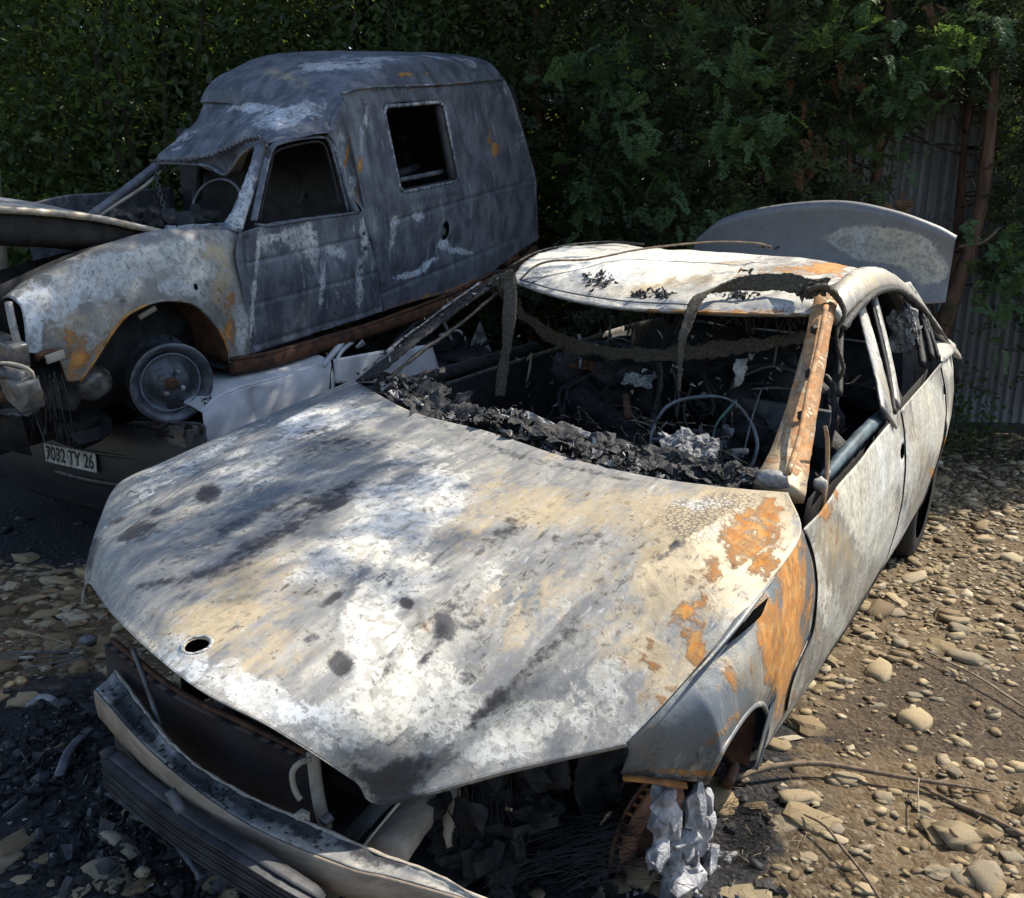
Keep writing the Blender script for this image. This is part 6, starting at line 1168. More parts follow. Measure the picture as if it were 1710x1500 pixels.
# ================================================================== CORRUGATED FENCE
fence = thing('corrugated_fence', 'grey corrugated metal sheet fence glimpsed behind the conifers', 'fence', loc=(0, 7.9, 0))
for k in range(8):
    x0 = 1.7 + k * .66; n = 45; xs = np.linspace(0, .70, n)
    ph = (xs * 13.0) % 1.0; z_ = np.interp(ph, [0,.12,.25,.75,.88,1], [0,0,.028,.028,0,0])
    V = [(x0 + x, -d - .002 * (k % 2), z) for z in (.04, 2.75) for x, d in zip(xs, z_)]
    o = link('corrugated_sheet', mesh_data('corrugated_sheet', V, grid_faces(2, n), False, M['tin']), fence); solid(o, .001)
for z in (.55, 1.6, 2.5): vf_obj('fence_rail', box_vf((4.3, .04, z), (5.4,.04,.06)), M['steeldark'], fence, smooth=False)
vf_obj('base_rail', box_vf((4.3, -.06, .06), (5.4,.05,.08)), M['steeldark'], fence, smooth=False)
pst = sweep('wooden_post', [(-3.80,6.5,0), (-3.80,6.5,1.0), (-3.79,6.5,1.98)], .13, M['post'], None, n=8, sq=1.3); tag(pst, 'pale weathered post at the far left edge', 'post')

# ================================================================== VEGETATION
def quads_to_mesh(name, V, mat, parent, kind='stuff'):
    n = len(V) // 4; return link(name, big_mesh(name, V, np.arange(n * 4), 4, mat, False), parent, kind)
def rand_rot(n, up=None, r=rs):
    q = r.normal(size=(n, 4)); q /= np.linalg.norm(q, axis=1)[:, None]; w, x, y, z = q.T
    return np.stack([np.stack([1-2*(y*y+z*z), 2*(x*y-z*w), 2*(x*z+y*w)], -1), np.stack([2*(x*y+z*w), 1-2*(x*x+z*z), 2*(y*z-x*w)], -1), np.stack([2*(x*z-y*w), 2*(y*z+x*w), 1-2*(x*x+y*y)], -1)], 1)
def basis(D, roll):
    """rotation matrices taking local +Y to D"""
    D = D / np.linalg.norm(D, axis=1)[:, None]; ref = np.tile([0, 0, 1.], (len(D), 1)); ref[abs(D[:, 2]) > .95] = [1, 0, 0]
    X_ = np.cross(D, ref); X_ /= np.linalg.norm(X_, axis=1)[:, None]; Z_ = np.cross(X_, D); c_, s_ = np.cos(roll)[:, None], np.sin(roll)[:, None]
    X2 = X_ * c_ + Z_ * s_; Z2 = -X_ * s_ + Z_ * c_; return np.stack([X2, D, Z2], 2)
# laurel: each leaf two quads folded on the midrib
LEAF = np.array([[0,0,0],[.22,.35,.06],[.20,.75,.05],[0,1,0],  [0,0,0],[0,1,0],[-.20,.75,.05],[-.22,.35,.06]])
def leaf_cloud(C, L_, D, r=rs):
    """C centres, L_ lengths, D directions"""
    n = len(C); B = basis(D, r.uniform(-1.2, 1.2, n)); S = LEAF[None] * L_[:, None, None] * np.array([1, 1, 1]); return (np.einsum('nij,nkj->nki', B, S) + C[:, None]).reshape(-1, 3)
def clump_points(n, cx, rad, r=rs):
    v = r.normal(size=(n, 3)); v /= np.linalg.norm(v, axis=1)[:, None]; return cx + v * rad * r.random((n, 1)) ** .5, v
LEAFMESH = None
def laurel(x, y, h, w, n, label, seed, dpt=1.0):
    r = np.random.default_rng(seed); t = thing('laurel_tree', label, 'tree', group='broadleaf evergreens behind the van', loc=(x, y, 0)); 
    tr = []
    for k in range(5):
        a = r.uniform(0, 6.28); q = r.uniform(.2, .5) * w
        tr.append(sweep_vf([(r.uniform(-.1,.1), r.uniform(-.1,.1), 0), (math.cos(a) * q * .4, math.sin(a) * q * .4, h * .35), (math.cos(a) * q, math.sin(a) * q * dpt, h * .8)], [.09,.06,.02], n=12, jitter=.01))
    vf_obj('trunk', merge(tr), M['bark'], t)
    nc = int(n / 26); cz = r.uniform(.05, 1, nc) * h; wd = w * np.interp(cz / h, [0,.15,.6,1], [.75,1,1,.55])
    a = r.uniform(0, 2 * math.pi, nc); q = np.sqrt(r.uniform(.12, 1, nc)); CC = np.stack([np.cos(a) * q * wd, np.sin(a) * q * wd * dpt, cz], 1)
    sel = r.integers(0, nc, n); off = r.normal(size=(n, 3)) * [.13,.13,.10]; C = CC[sel] + off
    out_ = np.stack([C[:, 0] / w, C[:, 1] / w, np.full(n, .05)], 1) * .8 + r.normal(size=(n, 3)) * .55 + off * 2; out_[:, 2] -= .15
    quads_to_mesh('crown', leaf_cloud(C, r.uniform(.05, .095, n), out_, r), M['laurel'], t)
    return t
laurel(-5.2, 8.4, 4.8, 1.6, 27000, 'dark evergreen at the far left, behind the pale post', 1)
laurel(-3.3, 8.1, 5.0, 1.5, 32000, 'broadleaf evergreen behind the van bonnet with glinting yellow green leaves', 2)
laurel(-1.4, 8.6, 5.2, 1.5, 30000, 'broadleaf evergreen rising above the van roof', 3)
laurel(.2, 9.0, 5.2, 1.3, 18000, 'broadleaf evergreen between the van roof and the conifers', 4)
hedge = thing('hedge_wall', 'deep dark leafy hedge closing off the back of the yard', 'hedge', loc=(0, 10.2, 0))
n = 80000; r9 = np.random.default_rng(99); C = np.stack([r9.uniform(-9, 8, n), r9.uniform(-.5, .9, n), r9.uniform(0, 5.6, n)], 1); C[:, 2] *= np.clip(.86 + .14 * fbm(C * [1, 0, 0], .8, 2, 4), .7, 1)
quads_to_mesh('foliage', leaf_cloud(C, r9.uniform(.14, .26, n), r9.normal(size=(n, 3)), r9), M['laurel'], hedge)
for k in range(9): sweep('trunk', [(-8 + k * 2, 0, 0), (-8 + k * 2 + .1, 0, 2.5), (-8 + k * 2, .1, 5)], .12, M['bark'], hedge, n=8)
# large hanging leafy shoots that stand out at the top left
def shoot(parent, p, n=16, L_=.09, r=rs):
    ax = np.array([r.normal() * .25, -.25, -1.]); ax /= np.linalg.norm(ax); C = np.array(p) + ax * np.linspace(0, .34, n)[:, None] + r.normal(size=(n, 3)) * .012
    D = ax * .8 + r.normal(size=(n, 3)) * [.8,.5,.35]; V = leaf_cloud(np.zeros((1, 3)), np.ones(1), np.array([[0, 1., 0]]), r)
    B = basis(D, r.uniform(-.6, .6, n))
    for i in range(n):
        o = link('leaf', LM, parent); m = Matrix([list(B[i][0]) + [0], list(B[i][1]) + [0], list(B[i][2]) + [0], [0, 0, 0, 1]]); s = r.uniform(.8, 1.15) * L_
        o.matrix_local = Matrix.Translation(Vector(C[i]) - parent.location) @ m @ Matrix.Scale(s, 4)
LM = big_mesh('leaf', LEAF, np.arange(8), 4, M['laurel'], False)
laur = [o for o in COL.objects if o.name.startswith('laurel_tree')]
for k, (u, v, y) in enumerate([(110,25,6.9),(130,75,6.8),(60,45,7.0),(225,20,6.9),(250,60,7.0),(20,60,7.0),(180,40,7.1),(640,25,7.4),(690,20,7.4),(740,30,7.4),(760,55,7.4),(600,15,7.5),(320,15,7.2),(30,140,7.1),(700,60,7.5)]):
    shoot(laur[1] if u < 400 else laur[2], at(WLD, u, v, 1, y))
# cypress sprays
def make_spray(r, nq=26, L_=1.0):
    V = []
    def blade(p, d, l, w):
        d = np.array(d) / np.linalg.norm(d); s = np.cross(d, [0, 0, 1]); s = s / (np.linalg.norm(s) + 1e-9) * w; V.extend([p - s * .3, p + d * l * .45 - s, p + d * l, p + d * l * .45 + s])
    for i in range(nq):
        f = (i // 2 + .5) / (nq / 2); sd = 1 if i % 2 else -1; p = np.array([0, f * .92, -.10 * f * f]); a = sd * (.95 - .45 * f) + r.normal() * .12
        l = .42 * (1 - .62 * f) * r.uniform(.75, 1.2); d = (math.sin(a), math.cos(a), r.normal() * .15 - .1); blade(p, d, l, .052)
        q = p + np.array(d) * l * .45; blade(q, (math.sin(a + .55), math.cos(a + .55), r.normal() * .2), l * .5, .040)
        blade(q, (math.sin(a - .55), math.cos(a - .55), r.normal() * .2), l * .5, .040)
    blade(np.array([0, .85, -.08]), (0, 1, -.1), .25, .03); blade(np.array([0, 0, 0.]), (0, 1, 0), .9, .012)
    return np.array(V)
SPR = [make_spray(np.random.default_rng(60 + k), 16) for k in range(5)]
SPL = [make_spray(np.random.default_rng(80 + k), 8) * [1.15, 1, 1] for k in range(5)]
def spray_cloud(C, L_, D, r, SPR=None):
    SPR = SPR or SPL
    out_ = []
    for k in range(5):
        ix = np.arange(len(C)) % 5 == k
        if not ix.any(): continue
        B = basis(D[ix], r.uniform(-.9, .9, ix.sum())); out_.append((np.einsum('nij,nkj->nki', B, SPR[k][None] * L_[ix][:, None, None]) + C[ix][:, None]).reshape(-1, 3))
    return np.vstack(out_)
def cypress(x, y, h, w, nb, per, label, seed, z0=.2, bare=0., trunk=.09, lean=(0, 0), spl=.17, gap=None):
    r = np.random.default_rng(seed); t = thing('cypress_tree', label, 'tree', group='conifers along the fence', loc=(x, y, 0))
    tp = lambda z: np.array([lean[0] * z / h, lean[1] * z / h, z])
    sweep('trunk', [tp(0), tp(h * .3) + [.03,0,0], tp(h * .6) - [.03,0,0], tp(h * .97)], [trunk, trunk * .8, trunk * .5, .01], M['barkred'], t, n=24, jitter=.01)
    br = []; C = []; D = []; LL = []
    for i in range(nb):
        z = z0 + (h - z0) * r.random() ** .9; rel = (z - z0) / (h - z0); R = w * np.interp(rel, [0,.12,.5,.85,1], [.7,1,.95,.55,.12]) * r.uniform(.7, 1.12); a = r.uniform(0, 2 * math.pi)
        tip = tp(z) + [math.cos(a) * R, math.sin(a) * R, r.uniform(.0,.35) * R]; st = tp(max(0, z - .15 * R)); md = (st + tip) / 2 + [0, 0, -.08 * R]
        if gap is not None:
            uu = project(WLD, (tip + [x, y, 0])[None])[0]
            if any(((uu[0] - g_[0]) / g_[2]) ** 2 + ((uu[1] - g_[1]) / g_[3]) ** 2 < 1 for g_ in gap): continue
        if i % 3 == 0: br.append(sweep_vf([st, md, tip], [.022,.014,.005], n=6, sec=5))
        for k in range(per):
            f = .35 + .68 * r.random() ** .7; p = (1 - f) ** 2 * st + 2 * f * (1 - f) * md + f * f * tip; p = p + r.normal(size=3) * [.10,.10,.09]
            d = (tip - st) / np.linalg.norm(tip - st) * .7 + np.array([0, 0, .15]) + r.normal(size=3) * .5; C.append(p); D.append(d); LL.append(r.uniform(.7, 1.25) * spl)
    C = np.array(C); D = np.array(D); LL = np.array(LL)
    if gap is not None:
        uu = project(WLD, C + [x, y, 0]); kp = np.ones(len(C), bool)
        for g_ in gap: kp &= ((uu[:, 0] - g_[0]) / g_[2]) ** 2 + ((uu[:, 1] - g_[1]) / g_[3]) ** 2 > rs.uniform(.55, 1.0, len(C))
        C, D, LL = C[kp], D[kp], LL[kp]
    if br: vf_obj('branches', merge(br), M['bark'], t, kind='stuff')
    quads_to_mesh('crown', spray_cloud(np.array(C), np.array(LL), np.array(D), r), M['cypress'], t)
    return t
GAP = [(1580,330,75,190), (1670,640,60,110), (1480,330,60,110)]
cypress(.95, 7.5, 6.6, .80, 620, 11, 'dense dark conifer just right of the van', 11)
cypress(1.5, 7.35, 7.0, .80, 620, 11, 'dense conifer behind the left end of the open boot lid', 12)
cypress(2.35, 7.3, 6.4, .72, 460, 11, 'conifer behind the middle of the boot lid with light sprays', 13, z0=.9, gap=GAP)
cypress(3.1, 7.5, 4.6, .68, 380, 11, 'thin conifer with a bare lower trunk beside the fence sheet', 14, z0=1.3, gap=GAP)
cypress(3.95, 7.0, 4.4, .66, 400, 11, 'conifer leaning at the right edge of the picture', 15, z0=.3, lean=(.3,0), trunk=.20, gap=GAP)
cypress(-.2, 8.2, 7.0, .9, 300, 11, 'tall conifer in the shade behind the van tail', 16, spl=.2)
cypress(1.05, 8.3, 7.0, 1.0, 300, 11, 'shaded conifer in the second row right of the van', 18, spl=.2)
cypress(4.9, 7.2, 4.2, .7, 60, 11, 'low conifer beyond the right edge', 17)
# sprays reaching forward, sunlight put into their colour, each part of its conifer
cyp = [o for o in COL.objects if o.name.startswith('cypress_tree')]
SPM = [big_mesh('spray', s, np.arange(len(s)), 4, M['cypress_sunlit'], False) for s in SPR]
SPD = [big_mesh('dead_spray', s, np.arange(len(s)), 4, M['deadspray'], False) for s in SPR]
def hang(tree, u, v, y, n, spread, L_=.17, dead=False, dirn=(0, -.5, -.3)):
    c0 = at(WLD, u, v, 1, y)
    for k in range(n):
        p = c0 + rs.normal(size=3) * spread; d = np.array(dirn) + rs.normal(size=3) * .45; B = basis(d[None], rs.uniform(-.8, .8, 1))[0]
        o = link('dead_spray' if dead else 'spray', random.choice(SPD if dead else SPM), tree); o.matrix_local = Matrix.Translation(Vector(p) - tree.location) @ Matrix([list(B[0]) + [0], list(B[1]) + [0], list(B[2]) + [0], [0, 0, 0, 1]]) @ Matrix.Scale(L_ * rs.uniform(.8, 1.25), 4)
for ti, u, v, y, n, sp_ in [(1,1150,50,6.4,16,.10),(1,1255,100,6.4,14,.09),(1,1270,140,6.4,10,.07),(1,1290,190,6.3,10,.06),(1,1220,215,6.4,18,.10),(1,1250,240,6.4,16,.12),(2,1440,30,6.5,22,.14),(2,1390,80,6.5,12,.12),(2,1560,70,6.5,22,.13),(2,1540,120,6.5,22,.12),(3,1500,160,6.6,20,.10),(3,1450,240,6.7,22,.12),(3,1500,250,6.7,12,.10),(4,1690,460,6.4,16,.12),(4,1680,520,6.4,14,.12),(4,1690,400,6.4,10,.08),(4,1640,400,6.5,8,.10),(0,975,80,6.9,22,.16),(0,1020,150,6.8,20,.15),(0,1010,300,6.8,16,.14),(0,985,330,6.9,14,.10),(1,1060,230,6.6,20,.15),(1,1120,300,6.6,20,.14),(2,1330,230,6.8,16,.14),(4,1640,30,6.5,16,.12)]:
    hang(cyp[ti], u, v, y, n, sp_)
for u, v, n in ((1352,240,5),(1350,265,4),(1340,160,3),(1408,130,3),(1500,330,5),(1550,20,5)): hang(cyp[3], u, v, 6.7, n, .05, .14, True, (0, -.2, -1))
# dead twiggy branches in front of the fence sheet
tw = []
for k in range(26):
    u, v = rs.uniform(1380, 1640), rs.uniform(150, 600); p = at(WLD, u, v, 1, 7.2); q = at(WLD, u + rs.uniform(-90, 90), v + rs.uniform(-90, 60), 1, 7.0); tw.append(sweep_vf([p, (p + q) / 2 + rs.normal(size=3) * .04, q], [.014,.009,.003], n=10, sec=5))
    for j in range(5): s = (p + q) / 2 + (q - p) * rs.uniform(-.4,.45); tw.append(sweep_vf([s, s + rs.normal(size=3) * .09, s + rs.normal(size=3) * .15], .004, n=6, sec=3))
vf_obj('dead_twigs', place(merge(tw), -np.array(cyp[3].location)), M['bark'], cyp[3], kind='stuff')
lmb = lambda nm, px, w, m, ti: vf_obj(nm, place(sweep_vf([at(WLD, u, v, 1, y) for u, v, y in px], w, n=30, jitter=.004), -np.array(cyp[ti].location)), m, cyp[ti])
lmb('limb', [(1418,345,6.9),(1419,230,6.9),(1425,120,6.9),(1436,70,6.9)], [.035,.028,.02,.01], M['barkred'], 2)
lmb('limb', [(1352,300,6.8),(1370,240,6.8),(1400,190,6.9),(1418,170,6.9)], [.005,.008,.011,.014], M['barkred'], 2)
lmb('limb', [(1540,640,6.9),(1590,500,7),(1630,380,7),(1650,250,7),(1660,120,7)], [.14,.12,.10,.09,.07], M['barkred'], 3)
lmb('limb', [(1600,412,6.6),(1640,405,6.7),(1670,380,6.8)], .022, M['stick'], 4)
lmb('limb', [(1480,300,7),(1520,400,7),(1560,520,7),(1600,640,7)], [.01,.02,.03,.04], M['bark'], 3)

# leaf litter and low scrub at the foot of the hedge
low = thing('ivy_scrub', 'low dark scrub at the foot of the hedge behind the van tail', 'shrub', loc=(1.2, 6.9, 0))
n = 5000; C = np.stack([rs.uniform(-1.6, 2.2, n), rs.uniform(-.2, .6, n), rs.uniform(0, .8, n) * rs.uniform(.3, 1, n)], 1)
quads_to_mesh('foliage', leaf_cloud(C, rs.uniform(.03, .06, n), rs.normal(size=(n, 3))), M['laurel'], low)
sweep('stem', [(0,0,0), (.05,.1,.5)], .03, M['bark'], low, n=6)
low2 = thing('bramble_scrub', 'low dark scrub under the left hedge behind the van bonnet', 'shrub', loc=(-4, 7.6, 0))
n = 5000; C = np.stack([rs.uniform(-2.4, 2.6, n), rs.uniform(-.3, .6, n), rs.uniform(0, 1.0, n) * rs.uniform(.3, 1, n)], 1)
quads_to_mesh('foliage', leaf_cloud(C, rs.uniform(.03, .06, n), rs.normal(size=(n, 3))), M['laurel'], low2)
sweep('stem', [(0,0,0), (.05,.1,.5)], .03, M['bark'], low2, n=6)
ob = cyp[1]
HT = CAR.w(at(CAR, 480, 740, 2, .97))
def boughs(targets, t0):
    C = []; D = []
    for (u, v, z, rad, n) in targets:
        b = CAR.w(at(CAR, u, v, 2, z)) + SDIR * t0
        for k in range(n): C.append(b + rs.normal(size=3) * rad); D.append(rs.normal(size=3))
    return np.array(C) - np.array(ob.location), np.array(D)
C, D = boughs([(500,720,.98,.10,26),(620,745,.99,.07,16),(560,770,.98,.06,10),(450,790,.94,.08,8),(340,900,.87,.12,26),(440,870,.9,.12,26),(560,850,.93,.10,18),(650,900,.93,.07,6),(540,960,.9,.07,8),(260,880,.86,.10,16),(230,960,.83,.08,10),(400,960,.88,.06,6)], 4.1)
quads_to_mesh('overhang', np.vstack([spray_cloud(C, rs.uniform(.12, .2, len(C)), D, rs)]), M['cypress'], ob)
tgt = C.mean(0)
gc = []
for (u, v, t_, rad, n_) in ((60,960,6.0,.42,700),(20,880,6.2,.40,450),(150,1040,5.8,.25,260),(-60,1010,6.0,.45,420),(20,1110,5.9,.30,300)):
    b_ = gw(u, v) + SDIR * t_; gc.append(b_ + rs.normal(size=(n_, 3)) * rad * [1, 1, .6])
gc = np.vstack(gc) - np.array(ob.location); quads_to_mesh('overhang', spray_cloud(gc, rs.uniform(.16, .26, len(gc)), rs.normal(size=gc.shape), rs), M['cypress'], ob)
g2_ = gc.mean(0)
sweep('overhanging_bough', [(0,0,5.2), (tgt[0] * .4, tgt[1] * .4, 5.2), (tgt[0] * .8, tgt[1] * .8, (tgt[2] + 5.2) / 2), tuple(tgt)], [.07,.05,.035,.015], M['barkred'], ob, n=20)
sweep('overhanging_bough', [(0,0,5.4), (g2_[0] * .5, g2_[1] * .5, 5.5), tuple(g2_)], [.07,.05,.02], M['barkred'], ob, n=16)
# ================================================================== straps laid over the sedan
def ribbon(name, pts, widths, wdir, mat, parent, n=60, t=.006, wav=.004, fray=0):
    D = arc(pts, n); W = catmull(np.array(wdir, float), n); W /= np.linalg.norm(W, axis=1)[:, None]; w = np.interp(np.linspace(0, 1, n), np.linspace(0, 1, len(widths)), widths)
    k = np.linspace(-.5, .5, 7); G = D[None] + W[None] * (k[:, None, None] * w[None, :, None]); Pq = G.reshape(-1, 3); G = (Pq + np.array([fbm(Pq, 12, 3, 1.), fbm(Pq, 12, 3, 5.), fbm(Pq, 12, 3, 9.)]).T * wav).reshape(G.shape)
    if fray: G[0] += (rs.random((n, 3)) - .5) * fray; G[-1] += (rs.random((n, 3)) - .5) * fray
    o = link(name, mesh_data(name, G.reshape(-1, 3), grid_faces(7, n), True, mat), parent); solid(o, t, 0); return o
s1_ = thing('charred_strap', 'charred webbing strap hanging from the right windscreen pillar and sagging across the cabin', 'strap', CAR)
ribbon('strap_band', [fr(846,462,1.20), fr(852,480,1.17), fr(850,540,1.12), fr(842,600,1.10), fr(834,662,1.08)], [.055,.06,.055,.05,.045], [(1,0,.1),(1,.1,0),(.9,-.3,0),(.9,.3,0)], M['cloth'], s1_, fray=.006)
ribbon('strap_band', [fr(858,505,1.35), fr(895,545,1.4), fr(960,578,1.5), fr(1060,592,1.5), (fr(1180,586,1.45)), fr(1290,572,1.4), fr(1350,562,1.3)], [.05,.06,.055,.05,.06,.055,.04], [(.2,0,1),(.2,0,1),(0,.1,1),(0,.1,1),(0,.2,1)], M['cloth'], s1_, n=90, fray=.012, wav=.014)
vf_obj('strap_knot', merge([lump_vf(fr(838 + random.uniform(-16,22), 470 + random.uniform(-14,16), 1.2), [random.uniform(.015,.03) for _ in range(3)], .8, 3, ICO2) for _ in range(12)]), M['cloth'], s1_, smooth=False)
ribbon('strap_rag', [fr(1240,598,1.4), fr(1236,618,1.38), fr(1230,645,1.36)], [.05,.04,.012], [(1,0,0),(.8,.4,0)], M['ashpale'], s1_, n=24, fray=.01, wav=.012)
s2_ = thing('frayed_sling', 'frayed lifting sling looped over the left front corner of the sedan roof', 'strap', CAR)
ribbon('sling_band', [fr(1366,492,1.28)+[0,-.01,.02], fr(1300,486,1.36)+[0,0,.03], fr(1220,490,1.34)+[0,0,.03], fr(1172,508,1.22)+[0,-.02,.03], fr(1148,540,1.12), fr(1138,580,1.08), fr(1135,620,1.06), fr(1133,655,1.05)], [.060,.065,.06,.055,.05,.04,.022,.012], [(0,.35,1),(0,.3,1),(0,.3,1),(.5,.2,.8),(1,.2,.3),(1,.4,.1),(.5,.8,0),(.3,1,0)], M['cloth'], s2_, n=100, fray=.005)
sweep('sling_tail', [fr(1352,494,1.24)+[0,-.03,.02], fr(1378,488,1.24)+[0,-.02,.02], fr(1400,500,1.26), fr(1410,525,1.24), fr(1398,552,1.22), fr(1400,585,1.2), fr(1408,615,1.2), fr(1398,640,1.2)], [.035,.045,.04,.035,.03,.04,.045,.02], M['cloth'], s2_, h=[.02,.025,.02,.014,.012,.012,.012,.008], n=70, jitter=.004)
vf_obj('sling_knot', merge([lump_vf(fr(1355 + random.uniform(-18,22), 490 + random.uniform(-9,9), 1.25) + np.array([0,-.01,.02]), [random.uniform(.010,.022) for _ in range(3)], .9, 3, ICO2) for _ in range(14)]), M['cloth'], s2_, smooth=False)
# arched strip lying over the roof
rod = thing('roof_trim_strip', 'thin burnt trim strip arched over the sedan roof', 'trim strip', CAR)
sweep('strip', [fr(868,472,1.27)+[0,0,.01], fr(893,450,1.35)+[0,0,.012], fr(925,444,1.42)+[0,0,.02], fr(985,433,1.55), fr(1060,418,1.75), fr(1130,409,1.95), fr(1200,404,2.1), fr(1260,406,2.2), fr(1288,412,2.25)], [.010,.014,.014,.012,.012,.014,.016,.018,.012], M['stick'], rod, h=.008, n=80, jitter=.001)
vf_obj('strip_end', merge([shard_vf(fr(1285 + random.uniform(-12,12), 414, 2.25), .022, .2) for _ in range(5)]), M['char'], rod, smooth=False)
thin = thing('far_trim_strip', 'second thin trim strip along the far edge of the sedan roof', 'trim strip', CAR)
sweep('strip', [fr(850,446,1.5), fr(900,420,1.9), fr(960,408,2.4), fr(1020,404,2.6), fr(1075,408,2.6)], .010, M['char'], thin, n=50)
# flakes on the roof
def heap(name, label, px, y, n, mats, s=(.008,.022), sp=(16, 7), dz=.012):
    t = thing(name, label, 'debris', CAR)
    for m_, k in mats: vf_obj('flake', merge([shard_vf(on_roof(px[0] + random.gauss(0, sp[0]), px[1] + random.gauss(0, sp[1])) + np.array([0, 0, random.random() * dz]), random.uniform(*s), .2) for _ in range(k)]), M[m_], t, smooth=False, kind='stuff')
    return t
RP = GRf.reshape(-1, 3); RUV = project(CAR, RP)
def on_roof(u, v): return RP[np.argmin(np.hypot(RUV[:, 0] - u, RUV[:, 1] - v))].copy()
heap('charred_flakes', 'heap of black flakes on the sedan roof, nearest the right windscreen pillar', (1002,473), 1.5, 60, [('char', 55), ('ashgrey', 8)], sp=(14, 8))
heap('charred_flakes', 'black flakes at the front edge of the sedan roof, left of the two there', (1068,494), 1.4, 40, [('char', 34), ('ashgrey', 6)], sp=(10, 3))
heap('charred_flakes', 'black flakes at the front edge of the roof, right of the two there', (1106,496), 1.4, 40, [('char', 34), ('ashgrey', 6)], sp=(10, 4))
heap('charred_flakes', 'dark flakes lying under the frayed sling on the roof', (1235,498), 1.4, 40, [('char', 30), ('ashgrey', 20)], sp=(18, 4))
dl = thing('dead_leaf', 'curled orange and black leaf on the sedan roof', 'leaf', CAR); p = on_roof(1245, 462) + np.array([0, 0, .02])
vf_obj('blade', merge([shard_vf(p + np.array([-.03, 0, 0]), .022, .06)]), M['deadleaf'], dl, smooth=False)
vf_obj('burnt_tip', merge([shard_vf(p + np.array([.01 * k, .0, .006]), .024, .1) for k in range(3)]), M['char'], dl, smooth=False)

# ================================================================== things on the ground
def on_g(u, v, dz=.01): p = gw(u, v); p[2] = float(ghf(p[None])[0]) + dz; return p
def stick(name, label, px, w, mat, cat='branch', dz=.012, twigs=()):
    t = thing(name, label, cat, loc=tuple(on_g(*px[0][:2], 0))); o_ = np.array(t.location)
    sweep('stem', [on_g(u, v, dz + (q[0] if q else 0)) - o_ for u, v, *q in px], w, mat, t, n=50, jitter=.0015)
    for tp_, tw_ in twigs: sweep('twig', [on_g(u, v, dz) - o_ for u, v in tp_], tw_, mat, t, n=20)
    return t
stick('fallen_branch', 'long brown branch running right from the front wheel arch over the stones', [(1225,1316,.02),(1290,1300,.03),(1370,1296,.03),(1450,1305,.02),(1530,1318,.02),(1600,1328,.01),(1652,1332,0)], [.016,.018,.016,.015,.013,.012,.006], M['stick'], twigs=[([(1536,1318),(1590,1345),(1650,1375),(1710,1410),(1760,1440)], [.008,.013,.014,.013,.012]), ([(1535,1318),(1545,1298),(1560,1292)], .004), ([(1625,1385),(1636,1372),(1630,1365)], .003)])
stick('fallen_branch', 'thin pale straight stick on dark soil near the right edge', [(1530,1097,.02),(1580,1122,.02),(1630,1150,.015),(1680,1180,.015),(1730,1212,.01)], [.005,.008,.008,.009,.008], M['post'])
stick('fallen_branch', 'dark twig by the bottom edge beside two pale stones', [(1340,1378,.02),(1375,1402,.03),(1410,1440,.02),(1440,1475,.02),(1470,1510,.01)], [.004,.007,.009,.008,.009], M['stick'])
stick('fallen_branch', 'short twig upright across the stones above the big pale stone', [(1531,1380,.03),(1530,1345,.03),(1532,1320,.03)], .004, M['post'])
stick('dry_twig', 'pale twig left of the sedan front corner', [(50,1068,.02),(85,1078,.02),(122,1090,.03)], .005, M['post'], 'twig')
for a, b, lb in [((0,1112),(140,1108),'uppermost thin grey rod left of the sedan front corner'), ((0,1118),(140,1120),'thin grey rod running level to the left edge, below the uppermost one'), ((20,1108),(135,1112),'short thin rod crossing the two level ones left of the sedan'), ((40,1134),(145,1118),'slanting thin rod rising towards the sedan front corner'), ((75,1136),(142,1124),'shortest slanting rod, lowest of the bundle left of the sedan')]:
    stick('metal_rod', lb, [(a[0], a[1], .03), ((a[0] + b[0]) / 2, (a[1] + b[1]) / 2 - 2, .035), (b[0], b[1], .05)], .005, M['steelgrey'], 'rod')['group'] = 'bundle of thin rods left of the sedan'
def gthing(name, label, cat, px, builder):
    t = thing(name, label, cat, loc=tuple(on_g(*px, 0))); builder(t, np.array(t.location)); return t
def lumpy(nm, mat, k, s, sp, hz=.05, shard=True):
    def f(t, o_): vf_obj(nm, merge([(shard_vf(np.array([random.gauss(0, sp), random.gauss(0, sp), random.random() * hz + .01]), random.uniform(*s), .15) if (shard and random.random() < .7) else lump_vf(np.array([random.gauss(0, sp), random.gauss(0, sp), random.random() * hz * .6]), [random.uniform(*s) * .7 for _ in range(3)], .6, 2.5, ICO1)) for _ in range(k)]), M[mat], t, smooth=False, kind='stuff')
    return f
gthing('blue_grey_stone', 'blue grey charred lump at the sedan right front corner', 'stone', (150,1090), lambda t, o_: vf_obj('lump', lump_vf((0,0,.06), (.030,.025,.022), .35, 2, ICO2), M['steelgrey'], t))
heaps = [(145,1200,'soot heap beside the end of the bumper beam'), (110,1290,'charred rubbish left of the lower cooler'), (190,1340,'charred rubbish in front of the lower cooler, nearest its left end'), (260,1400,'charred rubbish in front of the middle of the lower cooler'), (350,1470,'charred rubbish at the bottom edge under the cooler'), (60,1250,'black ash patch at the left edge'), (150,1430,'black ash behind the pale pebbles at the lower left'), (420,1485,'soot and scrap under the bumper beam at the bottom edge'), (230,1460,'ash between the broken stick and the bottom edge'), (30,1310,'soot at the far left edge beside the pebbles')]
for u, v, lb in heaps:
    def fb(t, o_):
        lumpy('char', 'char', 150, (.003,.014), .095, .02)(t, o_); lumpy('grey_flakes', 'ashgrey', 16, (.003,.010), .09, .03)(t, o_); lumpy('big_flakes', 'steeldark', 8, (.02,.045), .08, .04)(t, o_); lumpy('crust', 'soot', 30, (.01,.035), .09, .008, False)(t, o_)
    gthing('ash_heap', lb, 'debris', (u, v), fb)
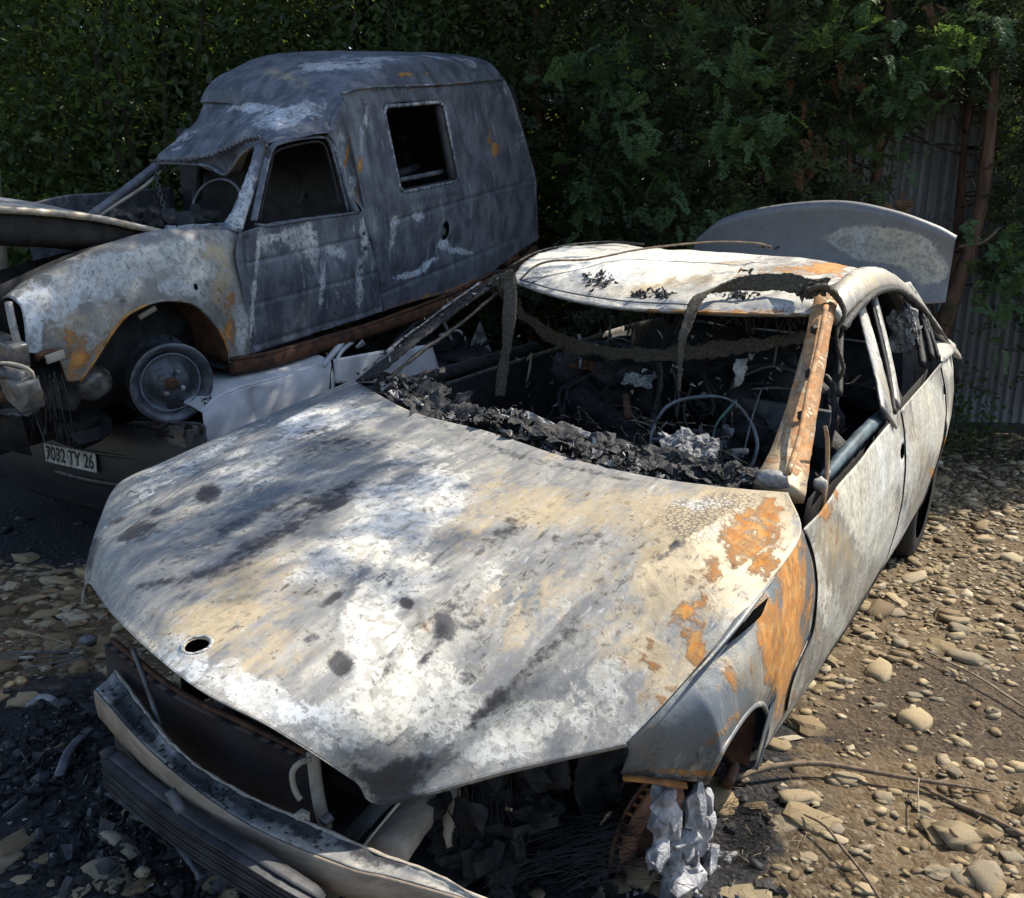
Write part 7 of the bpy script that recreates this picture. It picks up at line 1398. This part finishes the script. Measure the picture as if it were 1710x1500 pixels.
def strip(name, label, cat, px, w, h, mat, y=None, **k):
    t = thing(name, label, cat, loc=tuple(on_g(*px[0][:2], 0))); o_ = np.array(t.location); sweep('strip', [on_g(u, v, q[0] if q else .02) - o_ for u, v, *q in px], w, M[mat], t, h=h, n=30, jitter=.003, **k); return t
strip('wood_offcut', 'broken pale wooden slat on black ash, lower left', 'wood', [(178,1412,.03),(200,1432,.03),(228,1450,.02)], .035, .012, 'post')
strip('melted_strip', 'wavy blackened metal strip among the ash by the cooler', 'scrap', [(185,1342,.03),(210,1372,.05),(240,1392,.03),(272,1408,.03)], .03, .006, 'steeldark')
strip('melted_strip', 'long grey crumpled strip running to the bottom edge', 'scrap', [(230,1390,.03),(280,1420,.04),(315,1455,.03),(340,1490,.03)], .022, .012, 'steelgrey')
strip('rusty_pipe', 'reddish rusty bar lying under the bumper beam', 'pipe', [(395,1472,.10),(440,1462,.11),(500,1456,.12),(530,1462,.12)], [.012,.022,.02,.03], .016, 'rustdark')
strip('twisted_foil', 'curled pale foil scrap on the soot by the cooler end', 'scrap', [(45,1192,.03),(75,1185,.05),(105,1190,.03)], .03, .004, 'ashgrey')
strip('twisted_foil', 'grey dented scrap below the curled foil', 'scrap', [(100,1310,.03),(120,1270,.05),(150,1225,.03)], .03, .008, 'steelgrey')
gthing('fungus_scrap', 'small pale yellowish scrap at the bottom edge', 'scrap', (240,1482), lambda t, o_: vf_obj('scrap', lump_vf((0,0,.02), (.014,.010,.016), .5, 2, ICO2), M['post'], t))
gthing('soot_patch', 'charred remains under the sedan nose by the brake disc', 'debris', (930,1470), lambda t, o_: lumpy('char', 'char', 160, (.01,.05), .22, .06)(t, o_))
gthing('soot_patch', 'black ash spilling below the melted alloy wheel', 'debris', (1150,1500), lambda t, o_: lumpy('char', 'ashgrey', 40, (.006,.02), .06, .03)(t, o_))
# straw and fine twigs over the ground
tw = []
for k in range(420):
    u, v = rs.uniform(1180, 1700), rs.uniform(900, 1500) ** 1.0; p = on_g(u, v, .018); a = rs.uniform(0, 6.28); l = rs.uniform(.015, .06)
    tw.append(sweep_vf([p, p + [math.cos(a) * l * .5, math.sin(a) * l * .5, rs.uniform(0,.006)], p + [math.cos(a + .08) * l, math.sin(a + .08) * l, 0]], rs.uniform(.0008,.0018), n=4, sec=3))
vf_obj('straw', merge(tw), M['post'], ground, kind='stuff')
bpy.context.view_layer.update()
